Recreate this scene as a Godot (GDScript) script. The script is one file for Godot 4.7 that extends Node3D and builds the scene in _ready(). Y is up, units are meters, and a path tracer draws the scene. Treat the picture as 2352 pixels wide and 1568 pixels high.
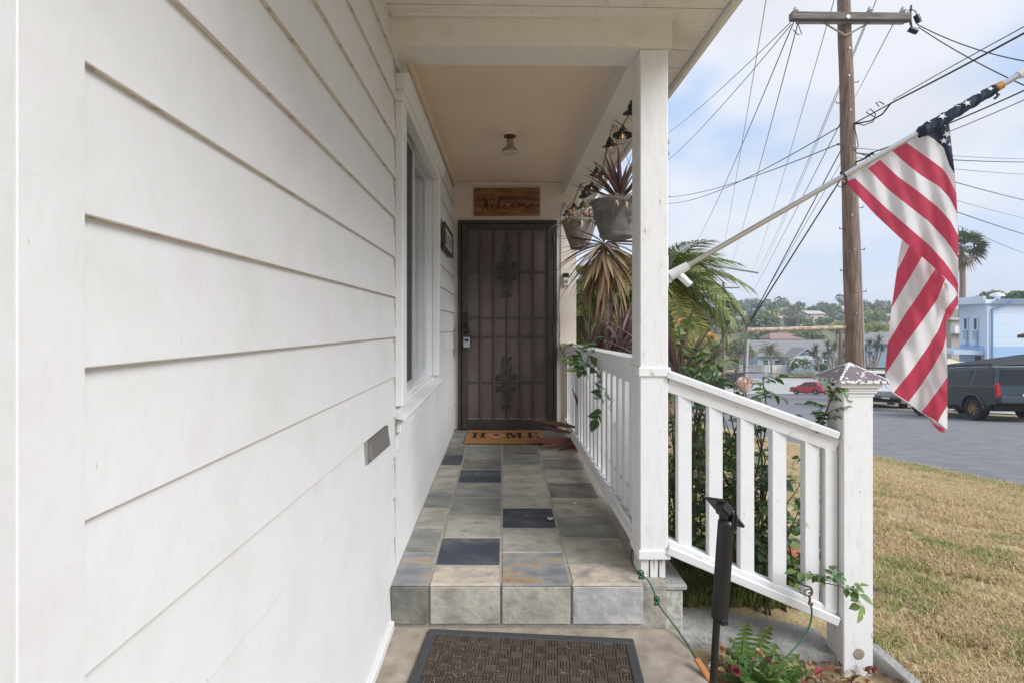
extends Node3D
# A covered porch of a white clapboard house, looking along the porch to the door, with a hillside street beyond the railing.
# World: y up, metres. The lens stands at (0, 1.313, 0) and looks along -z; "d" below is the distance in front of it.

const F := 1280.0
const CH := 1.313
const WX := -0.49            # face of the clapboard wall
var rng := RandomNumberGenerator.new()
var M := {}                  # materials
var used := {}

# ---------------------------------------------------------------- geometry collector
class MB:
	var v := PackedVector3Array()
	var n := PackedVector3Array()
	var c := PackedColorArray()
	var col := Color.WHITE
	var colored := false
	func tri(a: Vector3, b: Vector3, d: Vector3) -> void:
		var nn := (d - a).cross(b - a).normalized()
		v.append(a); v.append(b); v.append(d)
		n.append(nn); n.append(nn); n.append(nn)
		if colored:
			c.append(col); c.append(col); c.append(col)
	func tri_n(a: Vector3, b: Vector3, d: Vector3, na: Vector3, nb: Vector3, nd: Vector3) -> void:
		if (d - a).cross(b - a).dot(na + nb + nd) < 0.0:
			v.append(a); v.append(d); v.append(b)
			n.append(na); n.append(nd); n.append(nb)
		else:
			v.append(a); v.append(b); v.append(d)
			n.append(na); n.append(nb); n.append(nd)
		if colored:
			c.append(col); c.append(col); c.append(col)
	func quad(a: Vector3, b: Vector3, d: Vector3, e: Vector3) -> void:
		tri(a, b, d)
		tri(a, d, e)
	# quad turned so that it faces away from the point "from"
	func quad_from(a: Vector3, b: Vector3, d: Vector3, e: Vector3, from: Vector3) -> void:
		if (d - a).cross(b - a).dot((a + d) * 0.5 - from) < 0.0:
			quad(a, e, d, b)
		else:
			quad(a, b, d, e)
	func tri_from(a: Vector3, b: Vector3, d: Vector3, from: Vector3) -> void:
		if (d - a).cross(b - a).dot((a + b + d) / 3.0 - from) < 0.0:
			tri(a, d, b)
		else:
			tri(a, b, d)
	# chamfered box, half sizes h, in the frame t
	func box(t: Transform3D, h: Vector3, bev := 0.0) -> void:
		var o := t.origin
		var b := minf(bev, minf(h.x, minf(h.y, h.z)) * 0.9)
		if b <= 0.0:
			var q := []
			for i in 8:
				q.append(t * Vector3(h.x if i & 1 else -h.x, h.y if i & 2 else -h.y, h.z if i & 4 else -h.z))
			for f in [[0, 1, 3, 2], [4, 5, 7, 6], [0, 1, 5, 4], [2, 3, 7, 6], [0, 2, 6, 4], [1, 3, 7, 5]]:
				quad_from(q[f[0]], q[f[1]], q[f[2]], q[f[3]], o)
			return
		for ax in 3:
			var u := (ax + 1) % 3
			var w := (ax + 2) % 3
			for s in [-1.0, 1.0]:
				var q := []
				for k in [[-1, -1], [1, -1], [1, 1], [-1, 1]]:
					var p := Vector3.ZERO
					p[ax] = s * h[ax]
					p[u] = k[0] * (h[u] - b)
					p[w] = k[1] * (h[w] - b)
					q.append(t * p)
				quad_from(q[0], q[1], q[2], q[3], o)
			for s in [-1.0, 1.0]:
				for r in [-1.0, 1.0]:
					var q := []
					for k in [[0, -1], [0, 1], [1, 1], [1, -1]]:
						var p := Vector3.ZERO
						p[ax] = k[1] * (h[ax] - b)
						p[u] = s * (h[u] if k[0] == 0 else h[u] - b)
						p[w] = r * (h[w] - b if k[0] == 0 else h[w])
						q.append(t * p)
					quad_from(q[0], q[1], q[2], q[3], o)
		for i in 8:
			var s := Vector3(1 if i & 1 else -1, 1 if i & 2 else -1, 1 if i & 4 else -1)
			tri_from(t * Vector3(s.x * h.x, s.y * (h.y - b), s.z * (h.z - b)), t * Vector3(s.x * (h.x - b), s.y * h.y, s.z * (h.z - b)), t * Vector3(s.x * (h.x - b), s.y * (h.y - b), s.z * h.z), o)
	# box from corner a to corner b
	func bx(a: Vector3, b: Vector3, bev := 0.0) -> void:
		box(Transform3D(Basis(), (a + b) * 0.5), ((b - a) * 0.5).abs(), bev)
	# bar with a rectangular section between two points; up gives the direction of the height h
	func bar(a: Vector3, b: Vector3, w: float, h: float, up := Vector3.UP, bev := 0.0) -> void:
		var z := (b - a).normalized()
		var x := up.cross(z).normalized()
		var y := z.cross(x)
		box(Transform3D(Basis(x, y, z), (a + b) * 0.5), Vector3(w * 0.5, h * 0.5, (b - a).length() * 0.5), bev)
	# eight free corners: bottom four, then top four, in the same order
	func hexa(q: Array) -> void:
		var o := Vector3.ZERO
		for p in q:
			o += p / 8.0
		for f in [[0, 1, 2, 3], [4, 5, 6, 7], [0, 1, 5, 4], [1, 2, 6, 5], [2, 3, 7, 6], [3, 0, 4, 7]]:
			quad_from(q[f[0]], q[f[1]], q[f[2]], q[f[3]], o)
	func tube(pts: Array, rad: Variant, sides := 6, caps := true) -> void:
		var cnt := pts.size()
		var rings := []
		var outs := []
		var up := Vector3(0.31, 0.87, 0.39).normalized()
		var prev := Vector3.ZERO
		for i in cnt:
			var p: Vector3 = pts[i]
			var a: Vector3 = pts[maxi(i - 1, 0)]
			var b: Vector3 = pts[mini(i + 1, cnt - 1)]
			var z := (b - a).normalized()
			var x := prev - z * prev.dot(z) if prev != Vector3.ZERO else up.cross(z)
			if x.length() < 1e-4:
				x = Vector3(1, 0, 0).cross(z)
			x = x.normalized()
			prev = x
			var y := z.cross(x)
			var r: float = rad[i] if rad is Array else rad
			var ring := []
			var out := []
			for k in sides:
				var an := TAU * k / sides
				var dd := x * cos(an) + y * sin(an)
				ring.append(p + dd * r)
				out.append(dd)
			rings.append(ring)
			outs.append(out)
		for i in cnt - 1:
			for k in sides:
				var k2 := (k + 1) % sides
				tri_n(rings[i][k], rings[i][k2], rings[i + 1][k2], outs[i][k], outs[i][k2], outs[i + 1][k2])
				tri_n(rings[i][k], rings[i + 1][k2], rings[i + 1][k], outs[i][k], outs[i + 1][k2], outs[i + 1][k])
		if caps:
			for e in [0, cnt - 1]:
				var q: Vector3 = pts[e]
				var other: Vector3 = pts[1 if e == 0 else cnt - 2]
				for k in sides:
					tri_from(q, rings[e][k], rings[e][(k + 1) % sides], other)
	# profile: [radius, height] pairs turned round the y axis of t
	func lathe(t: Transform3D, prof: Array, sides := 16) -> void:
		for i in prof.size() - 1:
			var r0: float = prof[i][0]
			var y0: float = prof[i][1]
			var r1: float = prof[i + 1][0]
			var y1: float = prof[i + 1][1]
			var nn := Vector2(y1 - y0, r0 - r1).normalized()
			for k in sides:
				var a := TAU * k / sides
				var b := TAU * (k + 1) / sides
				var na := t.basis * Vector3(cos(a) * nn.x, nn.y, sin(a) * nn.x)
				var nb := t.basis * Vector3(cos(b) * nn.x, nn.y, sin(b) * nn.x)
				var p0 := t * Vector3(cos(a) * r0, y0, sin(a) * r0)
				var p1 := t * Vector3(cos(b) * r0, y0, sin(b) * r0)
				var p2 := t * Vector3(cos(b) * r1, y1, sin(b) * r1)
				var p3 := t * Vector3(cos(a) * r1, y1, sin(a) * r1)
				if r0 > 1e-6:
					tri_n(p0, p1, p2, na, nb, nb)
				if r1 > 1e-6:
					tri_n(p0, p2, p3, na, nb, na)
	# outline in the xy plane of t, pushed from z0 to z1
	func prism(t: Transform3D, poly: PackedVector2Array, z0: float, z1: float) -> void:
		var idx := Geometry2D.triangulate_polygon(poly)
		var mid := Vector2.ZERO
		for p in poly:
			mid += p / poly.size()
		var o := t * Vector3(mid.x, mid.y, (z0 + z1) * 0.5)
		for z in [z0, z1]:
			var far := t * Vector3(mid.x, mid.y, (z0 + z1) - z)
			for i in range(0, idx.size(), 3):
				var q := []
				for k in 3:
					q.append(t * Vector3(poly[idx[i + k]].x, poly[idx[i + k]].y, z))
				tri_from(q[0], q[1], q[2], far)
		var cw := Geometry2D.is_polygon_clockwise(poly)
		for i in poly.size():
			var a := poly[i]
			var b := poly[(i + 1) % poly.size()]
			var out := Vector2(b.y - a.y, a.x - b.x) * (-1.0 if cw else 1.0)
			var m2 := (a + b) * 0.5 - out.normalized() * 0.001
			quad_from(t * Vector3(a.x, a.y, z0), t * Vector3(b.x, b.y, z0), t * Vector3(b.x, b.y, z1), t * Vector3(a.x, a.y, z1), t * Vector3(m2.x, m2.y, (z0 + z1) * 0.5))
	# rows of points joined into a smooth sheet
	func sheet(rows: Array, smooth := true) -> void:
		var h := rows.size()
		var w: int = rows[0].size()
		var nn := []
		for j in h:
			var r := []
			for i in w:
				var dx: Vector3 = rows[j][mini(i + 1, w - 1)] - rows[j][maxi(i - 1, 0)]
				var dy: Vector3 = rows[mini(j + 1, h - 1)][i] - rows[maxi(j - 1, 0)][i]
				r.append(dy.cross(dx).normalized())
			nn.append(r)
		for j in h - 1:
			for i in w - 1:
				if smooth:
					tri_n(rows[j][i], rows[j][i + 1], rows[j + 1][i + 1], nn[j][i], nn[j][i + 1], nn[j + 1][i + 1])
					tri_n(rows[j][i], rows[j + 1][i + 1], rows[j + 1][i], nn[j][i], nn[j + 1][i + 1], nn[j + 1][i])
				else:
					quad(rows[j][i], rows[j][i + 1], rows[j + 1][i + 1], rows[j + 1][i])
	func mesh() -> ArrayMesh:
		var m := ArrayMesh.new()
		if v.is_empty():
			return m
		var a := []
		a.resize(Mesh.ARRAY_MAX)
		a[Mesh.ARRAY_VERTEX] = v
		a[Mesh.ARRAY_NORMAL] = n
		if colored:
			a[Mesh.ARRAY_COLOR] = c
		m.add_surface_from_arrays(Mesh.PRIMITIVE_TRIANGLES, a)
		return m

func P(u: float, v: float, d: float) -> Vector3:
	return Vector3((u - 1157.0) * d / F, CH + (735.0 - v) * d / F, -d)

# a point by its place across (x), its height over the lens (h) and its distance (d)
func W(x: float, h: float, d: float) -> Vector3:
	return Vector3(x, CH + h, -d)

func gpos(o: Node) -> Vector3:
	var p := Vector3.ZERO
	while o != self and o is Node3D:
		p += o.position
		o = o.get_parent()
	return p

func fresh(nm: String) -> String:
	var k: int = used.get(nm, 0)
	used[nm] = k + 1
	return nm if k == 0 else "%s_%03d" % [nm, k]

func tag(o: Node, label: String, category := "", group := "", kind := "") -> void:
	if label:
		o.set_meta("label", label)
	if category:
		o.set_meta("category", category)
	if group:
		o.set_meta("group", group)
	if kind:
		o.set_meta("kind", kind)

func thing(nm: String, label: String, category: String, at := Vector3.ZERO, group := "") -> Node3D:
	var o := Node3D.new()
	o.name = fresh(nm)
	o.position = at
	add_child(o)
	tag(o, label, category, group)
	return o

# commits a collected mesh, whose points are in world places, as a named child
func mi(nm: String, mb: MB, mat: Material, par: Node = self) -> MeshInstance3D:
	var o := MeshInstance3D.new()
	o.name = fresh(nm) if par == self else nm
	o.mesh = mb.mesh()
	o.material_override = mat
	par.add_child(o, true)
	o.position = -gpos(par)
	return o

# a shared mesh set at a world transform
func put(nm: String, mesh: Mesh, mat: Material, t: Transform3D, par: Node = self) -> MeshInstance3D:
	var o := MeshInstance3D.new()
	o.name = fresh(nm) if par == self else nm
	o.mesh = mesh
	o.material_override = mat
	par.add_child(o, true)
	t.origin -= gpos(par)
	o.transform = t
	return o

func structure(nm: String, mb: MB, mat: Material) -> MeshInstance3D:
	var o := mi(nm, mb, mat)
	o.set_meta("kind", "structure")
	return o

func rr(a: float, b: float) -> float:
	return rng.randf_range(a, b)

func rdir() -> Vector3:
	return Vector3(rng.randfn(), rng.randfn(), rng.randfn()).normalized()

func look_basis(z: Vector3, up := Vector3.UP) -> Basis:
	z = z.normalized()
	var x := up.cross(z)
	if x.length() < 1e-3:
		x = Vector3.RIGHT.cross(z)
	x = x.normalized()
	return Basis(x, z.cross(x), z)

# ---------------------------------------------------------------- materials
func noise(sd: int, freq: float, oct := 5, type := FastNoiseLite.TYPE_SIMPLEX_SMOOTH) -> FastNoiseLite:
	var f := FastNoiseLite.new()
	f.seed = sd
	f.frequency = freq
	f.noise_type = type
	f.fractal_octaves = oct
	f.fractal_gain = 0.55
	return f

func lin(r: float, g: float, b: float) -> Color:
	return Color(r, g, b).linear_to_srgb()

# stops: [offset, r, g, b] with linear base colours
func tex(sd: int, freq: float, stops: Array, size := 512, oct := 5, type := FastNoiseLite.TYPE_SIMPLEX_SMOOTH) -> NoiseTexture2D:
	var t := NoiseTexture2D.new()
	t.width = size
	t.height = size
	t.seamless = true
	t.noise = noise(sd, freq, oct, type)
	var g := Gradient.new()
	var off := PackedFloat32Array()
	var cs := PackedColorArray()
	for s in stops:
		off.append(s[0])
		cs.append(lin(s[1], s[2], s[3]))
	g.offsets = off
	g.colors = cs
	t.color_ramp = g
	return t

func bump(sd: int, freq: float, strength: float, size := 512, oct := 5) -> NoiseTexture2D:
	var t := NoiseTexture2D.new()
	t.width = size
	t.height = size
	t.seamless = true
	t.noise = noise(sd, freq, oct)
	t.as_normal_map = true
	t.bump_strength = strength
	return t

func mat(c: Color, rough := 0.7, metal := 0.0) -> StandardMaterial3D:
	var m := StandardMaterial3D.new()
	m.albedo_color = c
	m.roughness = rough
	m.metallic = metal
	m.cull_mode = BaseMaterial3D.CULL_DISABLED
	return m

func tmat(t: Texture2D, scale: Vector3, rough := 0.7, nrm: Texture2D = null, nstr := 1.0, over: Texture2D = null, over_scale := Vector3.ONE) -> StandardMaterial3D:
	var m := mat(Color.WHITE, rough)
	m.albedo_texture = t
	m.uv1_triplanar = true
	m.uv1_world_triplanar = true
	m.uv1_triplanar_sharpness = 8.0
	m.uv1_scale = scale
	if nrm:
		m.normal_enabled = true
		m.normal_texture = nrm
		m.normal_scale = nstr
	if over:
		m.detail_enabled = true
		m.detail_albedo = over
		m.detail_blend_mode = BaseMaterial3D.BLEND_MODE_MUL
		m.detail_uv_layer = BaseMaterial3D.DETAIL_UV_2
		m.uv2_triplanar = true
		m.uv2_world_triplanar = true
		m.uv2_triplanar_sharpness = 8.0
		m.uv2_scale = over_scale
	return m

func vmat(rough := 0.6, back := Color.BLACK) -> StandardMaterial3D:
	var m := mat(Color.WHITE, rough)
	m.vertex_color_use_as_albedo = true
	if back != Color.BLACK:
		m.backlight_enabled = true
		m.backlight = back
	return m

func _ready() -> void:
	rng.seed = 20240611
	# ---- camera: a level wide lens, shifted a little right and down
	var cam := Camera3D.new()
	cam.name = "camera"
	cam.projection = Camera3D.PROJECTION_FRUSTUM
	cam.near = 0.05
	cam.far = 900.0
	cam.size = 0.05 * 1568.0 / F
	cam.frustum_offset = Vector2(19.0, -49.0) / F * 0.05
	cam.position = Vector3(0, CH, 0)
	add_child(cam)
	cam.current = true
	# ---- sky, air and exposure
	var env := Environment.new()
	env.background_mode = Environment.BG_SKY
	var sky := Sky.new()
	var pano := PanoramaSkyMaterial.new()
	pano.panorama = ImageTexture.create_from_image(sky_image())
	sky.sky_material = pano
	env.sky = sky
	env.tonemap_mode = Environment.TONE_MAPPER_LINEAR
	env.tonemap_exposure = 2.92
	env.fog_enabled = true
	env.fog_density = 0.0011
	env.fog_light_color = Color(0.93, 0.95, 1.0)
	env.sdfgi_enabled = true
	env.ssao_enabled = true
	env.ssil_enabled = true
	var we := WorldEnvironment.new()
	we.name = "environment"
	we.environment = env
	add_child(we)
	# ---- sun through thin cloud, high behind the lens on the street side
	var sun := DirectionalLight3D.new()
	sun.name = "sun"
	sun.light_energy = 0.37
	sun.light_angular_distance = 30.0
	sun.light_color = Color(0.985, 0.99, 1.0)
	sun.shadow_enabled = true
	sun.basis = look_basis(Vector3(0.62, 0.59, 0.52))
	add_child(sun)

	make_materials()
	# ---- the large structure
	build_ground()
	build_house()
	build_porch_floor()
	build_railings()
	# ---- the far side of the street and the hill
	build_distance()
	build_street_furniture()
	# ---- the garden
	build_garden()
	build_lawn()
	# ---- smaller things on and round the porch
	build_porch_things()
	build_flag()
	build_bed()

func sky_image() -> Image:
	var w := 768
	var h := 384
	var im := Image.create(w, h, false, Image.FORMAT_RGBF)
	var n1 := noise(11, 0.9, 6)
	var n2 := noise(29, 2.6, 4)
	for j in h:
		var el := (0.5 - (j + 0.5) / h) * PI
		var y := sin(el)
		for i in w:
			var az := ((i + 0.5) / w - 0.5) * TAU
			var dir := Vector3(sin(az) * cos(el), y, -cos(az) * cos(el))
			if y <= 0.0:
				im.set_pixel(i, j, Color(0.12, 0.116, 0.104))
				continue
			var t := pow(1.0 - y, 2.2)
			var blue := Vector3(0.26, 0.46, 0.83).lerp(Vector3(0.60, 0.73, 0.90), t)
			var p := dir / (y + 0.42)
			var a := n1.get_noise_3d(p.x * 1.15, p.y, p.z * 1.15) + 0.30 * n2.get_noise_3d(p.x * 1.2, p.y, p.z * 1.2)
			var cover := smoothstep(-0.42, 0.16, a)
			cover = lerpf(cover, 0.62, pow(1.0 - y, 7.0))
			var white := Vector3(0.80, 0.82, 0.88) * (1.0 - 0.10 * clampf(-n2.get_noise_3d(p.x * 0.7, p.y + 7.0, p.z * 0.7) * 2.0, 0.0, 1.0))
			var c := blue.lerp(white, cover * 0.93)
			c *= 0.388
			im.set_pixel(i, j, Color(c.x, c.y, c.z))
	return im

# ---------------------------------------------------------------- shared materials
func make_materials() -> void:
	var fine := bump(3, 0.05, 2.0)
	var grain := bump(5, 0.02, 3.0)
	# white house paint, faintly mottled with grey and a little pink where it was patched
	var paint_t := tex(41, 0.006, [[0.0, 0.70, 0.69, 0.665], [0.36, 0.735, 0.728, 0.71], [0.55, 0.75, 0.745, 0.73], [0.75, 0.745, 0.73, 0.722], [1.0, 0.715, 0.69, 0.68]], 512, 4)
	var dust_t := tex(43, 0.03, [[0.0, 0.95, 0.945, 0.935], [0.4, 0.99, 0.988, 0.985], [0.80, 1.0, 1.0, 1.0], [0.885, 0.985, 0.98, 0.97], [0.91, 0.66, 0.62, 0.56], [1.0, 0.5, 0.46, 0.4]], 1024, 7)
	M.siding = tmat(paint_t, Vector3(0.9, 0.9, 0.9), 0.55, grain, 0.12, dust_t, Vector3(1.9, 0.75, 1.9))
	# the same paint with cracked and flaked spots, for posts and rails
	var flake_t := tex(47, 0.02, [[0.0, 0.80, 0.80, 0.80], [0.60, 0.80, 0.80, 0.80], [0.70, 0.74, 0.73, 0.71], [0.735, 0.80, 0.79, 0.785], [0.80, 0.80, 0.80, 0.79], [0.90, 0.46, 0.42, 0.37], [1.0, 0.30, 0.26, 0.22]], 512, 6)
	M.trim = tmat(flake_t, Vector3(2.4, 0.55, 2.4), 0.5, grain, 0.18)
	var rail_t := tex(53, 0.012, [[0.0, 0.77, 0.77, 0.77], [0.5, 0.82, 0.82, 0.825], [0.80, 0.81, 0.81, 0.81], [0.89, 0.74, 0.72, 0.69], [1.0, 0.50, 0.44, 0.38]], 512, 6)
	M.rail = tmat(rail_t, Vector3(1.6, 1.6, 1.6), 0.45, grain, 0.12)
	var window_t := tex(59, 0.01, [[0.0, 0.76, 0.755, 0.74], [0.5, 0.80, 0.80, 0.79], [1.0, 0.82, 0.82, 0.81]], 256, 4)
	M.casing = tmat(window_t, Vector3(1.1, 1.1, 1.1), 0.45)
	# beam and eaves: older cream white with dark cracks
	var beam_t := tex(61, 0.008, [[0.0, 0.72, 0.67, 0.61], [0.3, 0.79, 0.75, 0.69], [0.6, 0.81, 0.775, 0.725], [0.9, 0.79, 0.745, 0.685], [1.0, 0.64, 0.58, 0.52]], 512, 5)
	var crack_t := tex(67, 0.011, [[0.0, 1, 1, 1], [0.492, 1, 1, 1], [0.4985, 0.55, 0.5, 0.45], [0.505, 1, 1, 1], [1.0, 1, 1, 1]], 512, 3)
	M.beam = tmat(beam_t, Vector3(1.2, 1.2, 1.2), 0.6, grain, 0.2, dust_t, Vector3(1.7, 1.7, 1.7))
	M.soffit = tmat(beam_t, Vector3(0.8, 0.8, 0.8), 0.65, grain, 0.2, crack_t, Vector3(1.6, 1.6, 1.6))
	var ceil_t := tex(71, 0.006, [[0.0, 0.86, 0.70, 0.545], [0.5, 0.88, 0.725, 0.57], [1.0, 0.89, 0.745, 0.60]], 512, 4)
	M.ceiling = tmat(ceil_t, Vector3(0.7, 0.7, 0.7), 0.6, fine, 0.1)
	var wall_t := tex(73, 0.01, [[0.0, 0.72, 0.62, 0.53], [0.5, 0.77, 0.68, 0.60], [1.0, 0.79, 0.71, 0.64]], 512, 5)
	M.door_wall = tmat(wall_t, Vector3(0.9, 0.9, 0.9), 0.75, fine, 0.35)
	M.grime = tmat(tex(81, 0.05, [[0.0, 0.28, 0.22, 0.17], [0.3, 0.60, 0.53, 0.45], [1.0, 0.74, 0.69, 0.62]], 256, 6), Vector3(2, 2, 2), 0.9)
	M.roofing = mat(lin(0.12, 0.10, 0.09), 0.9)
	M.dark = mat(lin(0.015, 0.014, 0.014), 0.6)
	M.interior = mat(lin(0.30, 0.29, 0.28), 0.8)
	M.curtain = mat(lin(0.75, 0.74, 0.72), 0.8)
	M.alu = mat(lin(0.62, 0.63, 0.64), 0.35, 0.3)
	M.glass = mat(Color(0.80, 0.84, 0.86, 0.16), 0.03)
	M.glass.transparency = BaseMaterial3D.TRANSPARENCY_ALPHA
	M.screen = mat(lin(0.060, 0.056, 0.055), 0.75)
	# door
	M.iron = tmat(tex(83, 0.02, [[0.0, 0.026, 0.023, 0.021], [0.5, 0.040, 0.034, 0.031], [1.0, 0.056, 0.047, 0.043]], 256, 5), Vector3(1.5, 1.5, 1.5), 0.42)
	M.door_mesh = tmat(tex(89, 0.012, [[0.0, 0.085, 0.062, 0.055], [0.5, 0.115, 0.086, 0.076], [1.0, 0.135, 0.104, 0.092]], 256, 5), Vector3(0.8, 0.4, 0.8), 0.65)
	M.bar_iron = mat(lin(0.072, 0.056, 0.050), 0.5)
	M.bronze = mat(lin(0.035, 0.028, 0.026), 0.32, 0.6)
	M.grey_plastic = mat(lin(0.33, 0.34, 0.36), 0.4)
	M.black_plastic = mat(lin(0.012, 0.012, 0.013), 0.38)
	M.white_plastic = mat(lin(0.74, 0.75, 0.76), 0.4)
	M.steel = mat(lin(0.40, 0.39, 0.38), 0.38, 0.75)
	M.bright_steel = mat(lin(0.62, 0.62, 0.60), 0.28, 0.85)
	M.brass = mat(lin(0.62, 0.33, 0.10), 0.35, 0.7)
	M.rust = mat(lin(0.20, 0.10, 0.05), 0.8)
	# slate in six tempers, grout and concrete
	var sl_n := bump(97, 0.018, 5.0)
	var slate := [
		[[0, 0.172, 0.178, 0.172], [0.4, 0.244, 0.247, 0.227], [0.65, 0.304, 0.298, 0.264], [0.85, 0.383, 0.363, 0.31], [1, 0.317, 0.264, 0.198]],
		[[0, 0.0446, 0.0535, 0.0743], [0.5, 0.0609, 0.0713, 0.095], [0.72, 0.0861, 0.095, 0.116], [0.86, 0.142, 0.142, 0.142], [1, 0.267, 0.25, 0.213]],
		[[0, 0.277, 0.257, 0.218], [0.3, 0.376, 0.35, 0.297], [0.5, 0.442, 0.416, 0.356], [0.72, 0.488, 0.462, 0.403], [0.88, 0.396, 0.343, 0.271], [1, 0.317, 0.297, 0.264]],
		[[0, 0.307, 0.294, 0.299], [0.3, 0.442, 0.395, 0.348], [0.5, 0.552, 0.476, 0.384], [0.68, 0.614, 0.52, 0.406], [0.85, 0.467, 0.407, 0.356], [1, 0.331, 0.313, 0.32]],
		[[0, 0.172, 0.185, 0.205], [0.36, 0.264, 0.264, 0.271], [0.56, 0.323, 0.31, 0.29], [0.7, 0.396, 0.317, 0.224], [0.8, 0.449, 0.284, 0.145], [0.9, 0.356, 0.251, 0.158], [1, 0.238, 0.231, 0.224]],
		[[0, 0.105, 0.107, 0.0968], [0.4, 0.185, 0.182, 0.158], [0.7, 0.251, 0.231, 0.191], [0.9, 0.33, 0.251, 0.165], [1, 0.396, 0.264, 0.145]],
		[[0, 0.356, 0.35, 0.346], [0.4, 0.442, 0.436, 0.433], [0.7, 0.508, 0.495, 0.475], [1, 0.409, 0.383, 0.35]]]
	M.slate = []
	var streak := tex(149, 0.02, [[0.0, 0.80, 0.80, 0.80], [0.3, 0.93, 0.93, 0.92], [0.5, 1.0, 1.0, 1.0], [1.0, 1.0, 0.985, 0.96]], 512, 7)
	for i in slate.size():
		M.slate.append(tmat(tex(101 + i * 7, 0.0055, slate[i], 512, 7), Vector3(1.15, 1.15, 1.6) * (1.0 + 0.08 * i), 0.5, sl_n, 0.65, streak, Vector3(1.1, 2.2, 2.7)))
	M.grout = tmat(tex(151, 0.04, [[0.0, 0.29, 0.261, 0.217], [1.0, 0.478, 0.435, 0.377]], 256, 5), Vector3(3, 3, 3), 0.9)
	var con_n := bump(157, 0.06, 3.0)
	M.walk = tmat(tex(163, 0.012, [[0.0, 0.24, 0.198, 0.15], [0.4, 0.342, 0.288, 0.228], [0.7, 0.396, 0.342, 0.276], [1.0, 0.48, 0.426, 0.36]], 512, 6), Vector3(1.3, 1.3, 1.3), 0.85, con_n, 0.25, dust_t, Vector3(5, 5, 5))
	M.concrete = tmat(tex(167, 0.014, [[0.0, 0.27, 0.26, 0.235], [0.5, 0.36, 0.35, 0.325], [1.0, 0.45, 0.435, 0.40]], 512, 6), Vector3(1.1, 1.1, 1.1), 0.85, con_n, 0.8, dust_t, Vector3(4, 4, 4))
	M.stucco = tmat(tex(173, 0.05, [[0.0, 0.24, 0.20, 0.16], [0.5, 0.37, 0.33, 0.28], [1.0, 0.50, 0.47, 0.42]], 512, 6), Vector3(2, 2, 2), 0.95, con_n, 1.2)
	M.chipped = tmat(tex(179, 0.02, [[0.0, 0.32, 0.30, 0.265], [0.45, 0.40, 0.38, 0.345], [0.55, 0.50, 0.48, 0.45], [0.8, 0.55, 0.53, 0.50], [1.0, 0.44, 0.41, 0.37]], 512, 6), Vector3(3, 3, 3), 0.8, con_n, 0.8)
	# ground
	M.asphalt = tmat(tex(181, 0.02, [[0.0, 0.183, 0.179, 0.178], [0.5, 0.228, 0.221, 0.219], [1.0, 0.29, 0.278, 0.27]], 512, 6), Vector3(0.18, 0.18, 0.18), 0.85, con_n, 0.3, tex(191, 0.2, [[0.0, 0.86, 0.86, 0.86], [1.0, 1, 1, 1]], 256, 3), Vector3(2, 2, 2))
	M.pale_road = tmat(tex(193, 0.02, [[0.0, 0.44, 0.424, 0.396], [0.5, 0.506, 0.49, 0.457], [1.0, 0.572, 0.556, 0.522]], 256, 5), Vector3(0.15, 0.15, 0.15), 0.85)
	M.soil = tmat(tex(197, 0.02, [[0.0, 0.14, 0.095, 0.065], [0.4, 0.26, 0.185, 0.13], [0.7, 0.36, 0.27, 0.195], [1.0, 0.46, 0.36, 0.27]], 512, 6), Vector3(2.2, 2.2, 2.2), 0.95, con_n, 1.0)
	M.ground = tmat(tex(199, 0.013, [[0.0, 0.211, 0.154, 0.089], [0.35, 0.421, 0.316, 0.178], [0.55, 0.551, 0.421, 0.235], [0.75, 0.437, 0.381, 0.178], [1.0, 0.259, 0.275, 0.097]], 512, 6), Vector3(0.42, 0.42, 0.42), 0.95, con_n, 0.8, tex(211, 0.12, [[0.0, 0.62, 0.6, 0.55], [0.5, 0.9, 0.9, 0.88], [1.0, 1, 1, 1]], 512, 4), Vector3(1.4, 1.4, 1.4))
	M.hill = tmat(tex(213, 0.02, [[0.0, 0.10, 0.12, 0.045], [0.5, 0.19, 0.18, 0.09], [1.0, 0.30, 0.25, 0.15]], 512, 6), Vector3(0.03, 0.03, 0.03), 0.95)
	# wood
	M.pole_wood = tmat(tex(223, 0.02, [[0.0, 0.10, 0.065, 0.048], [0.4, 0.20, 0.14, 0.105], [0.7, 0.27, 0.195, 0.15], [1.0, 0.34, 0.255, 0.20]], 512, 6), Vector3(3.0, 0.16, 3.0), 0.85, bump(227, 0.03, 4.0), 0.6)
	M.arm_wood = tmat(tex(229, 0.02, [[0.0, 0.10, 0.085, 0.075], [0.5, 0.19, 0.165, 0.145], [1.0, 0.28, 0.25, 0.225]], 256, 5), Vector3(0.3, 3, 3), 0.85)
	M.sign_wood = tmat(tex(233, 0.01, [[0.0, 0.111, 0.041, 0.014], [0.35, 0.204, 0.078, 0.024], [0.65, 0.297, 0.128, 0.041], [0.85, 0.323, 0.156, 0.058], [1.0, 0.145, 0.06, 0.02]], 512, 5), Vector3(0.9, 4.2, 1.0), 0.55)
	M.frame_wood = tmat(tex(239, 0.02, [[0.0, 0.05, 0.03, 0.02], [1.0, 0.14, 0.095, 0.065]], 256, 5), Vector3(2, 2, 2), 0.7)
	M.ink = mat(lin(0.012, 0.006, 0.005), 0.6)
	M.wire = mat(lin(0.02, 0.02, 0.022), 0.5)
	M.pale_wire = mat(lin(0.20, 0.21, 0.23), 0.5)
	M.insulator = mat(lin(0.62, 0.66, 0.64), 0.2)
	M.leaf = vmat(0.42, Color(0.35, 0.4, 0.15))
	M.dry = vmat(0.75, Color(0.25, 0.2, 0.12))
	M.far_leaf = vmat(0.7, Color(0.25, 0.28, 0.12))
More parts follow.
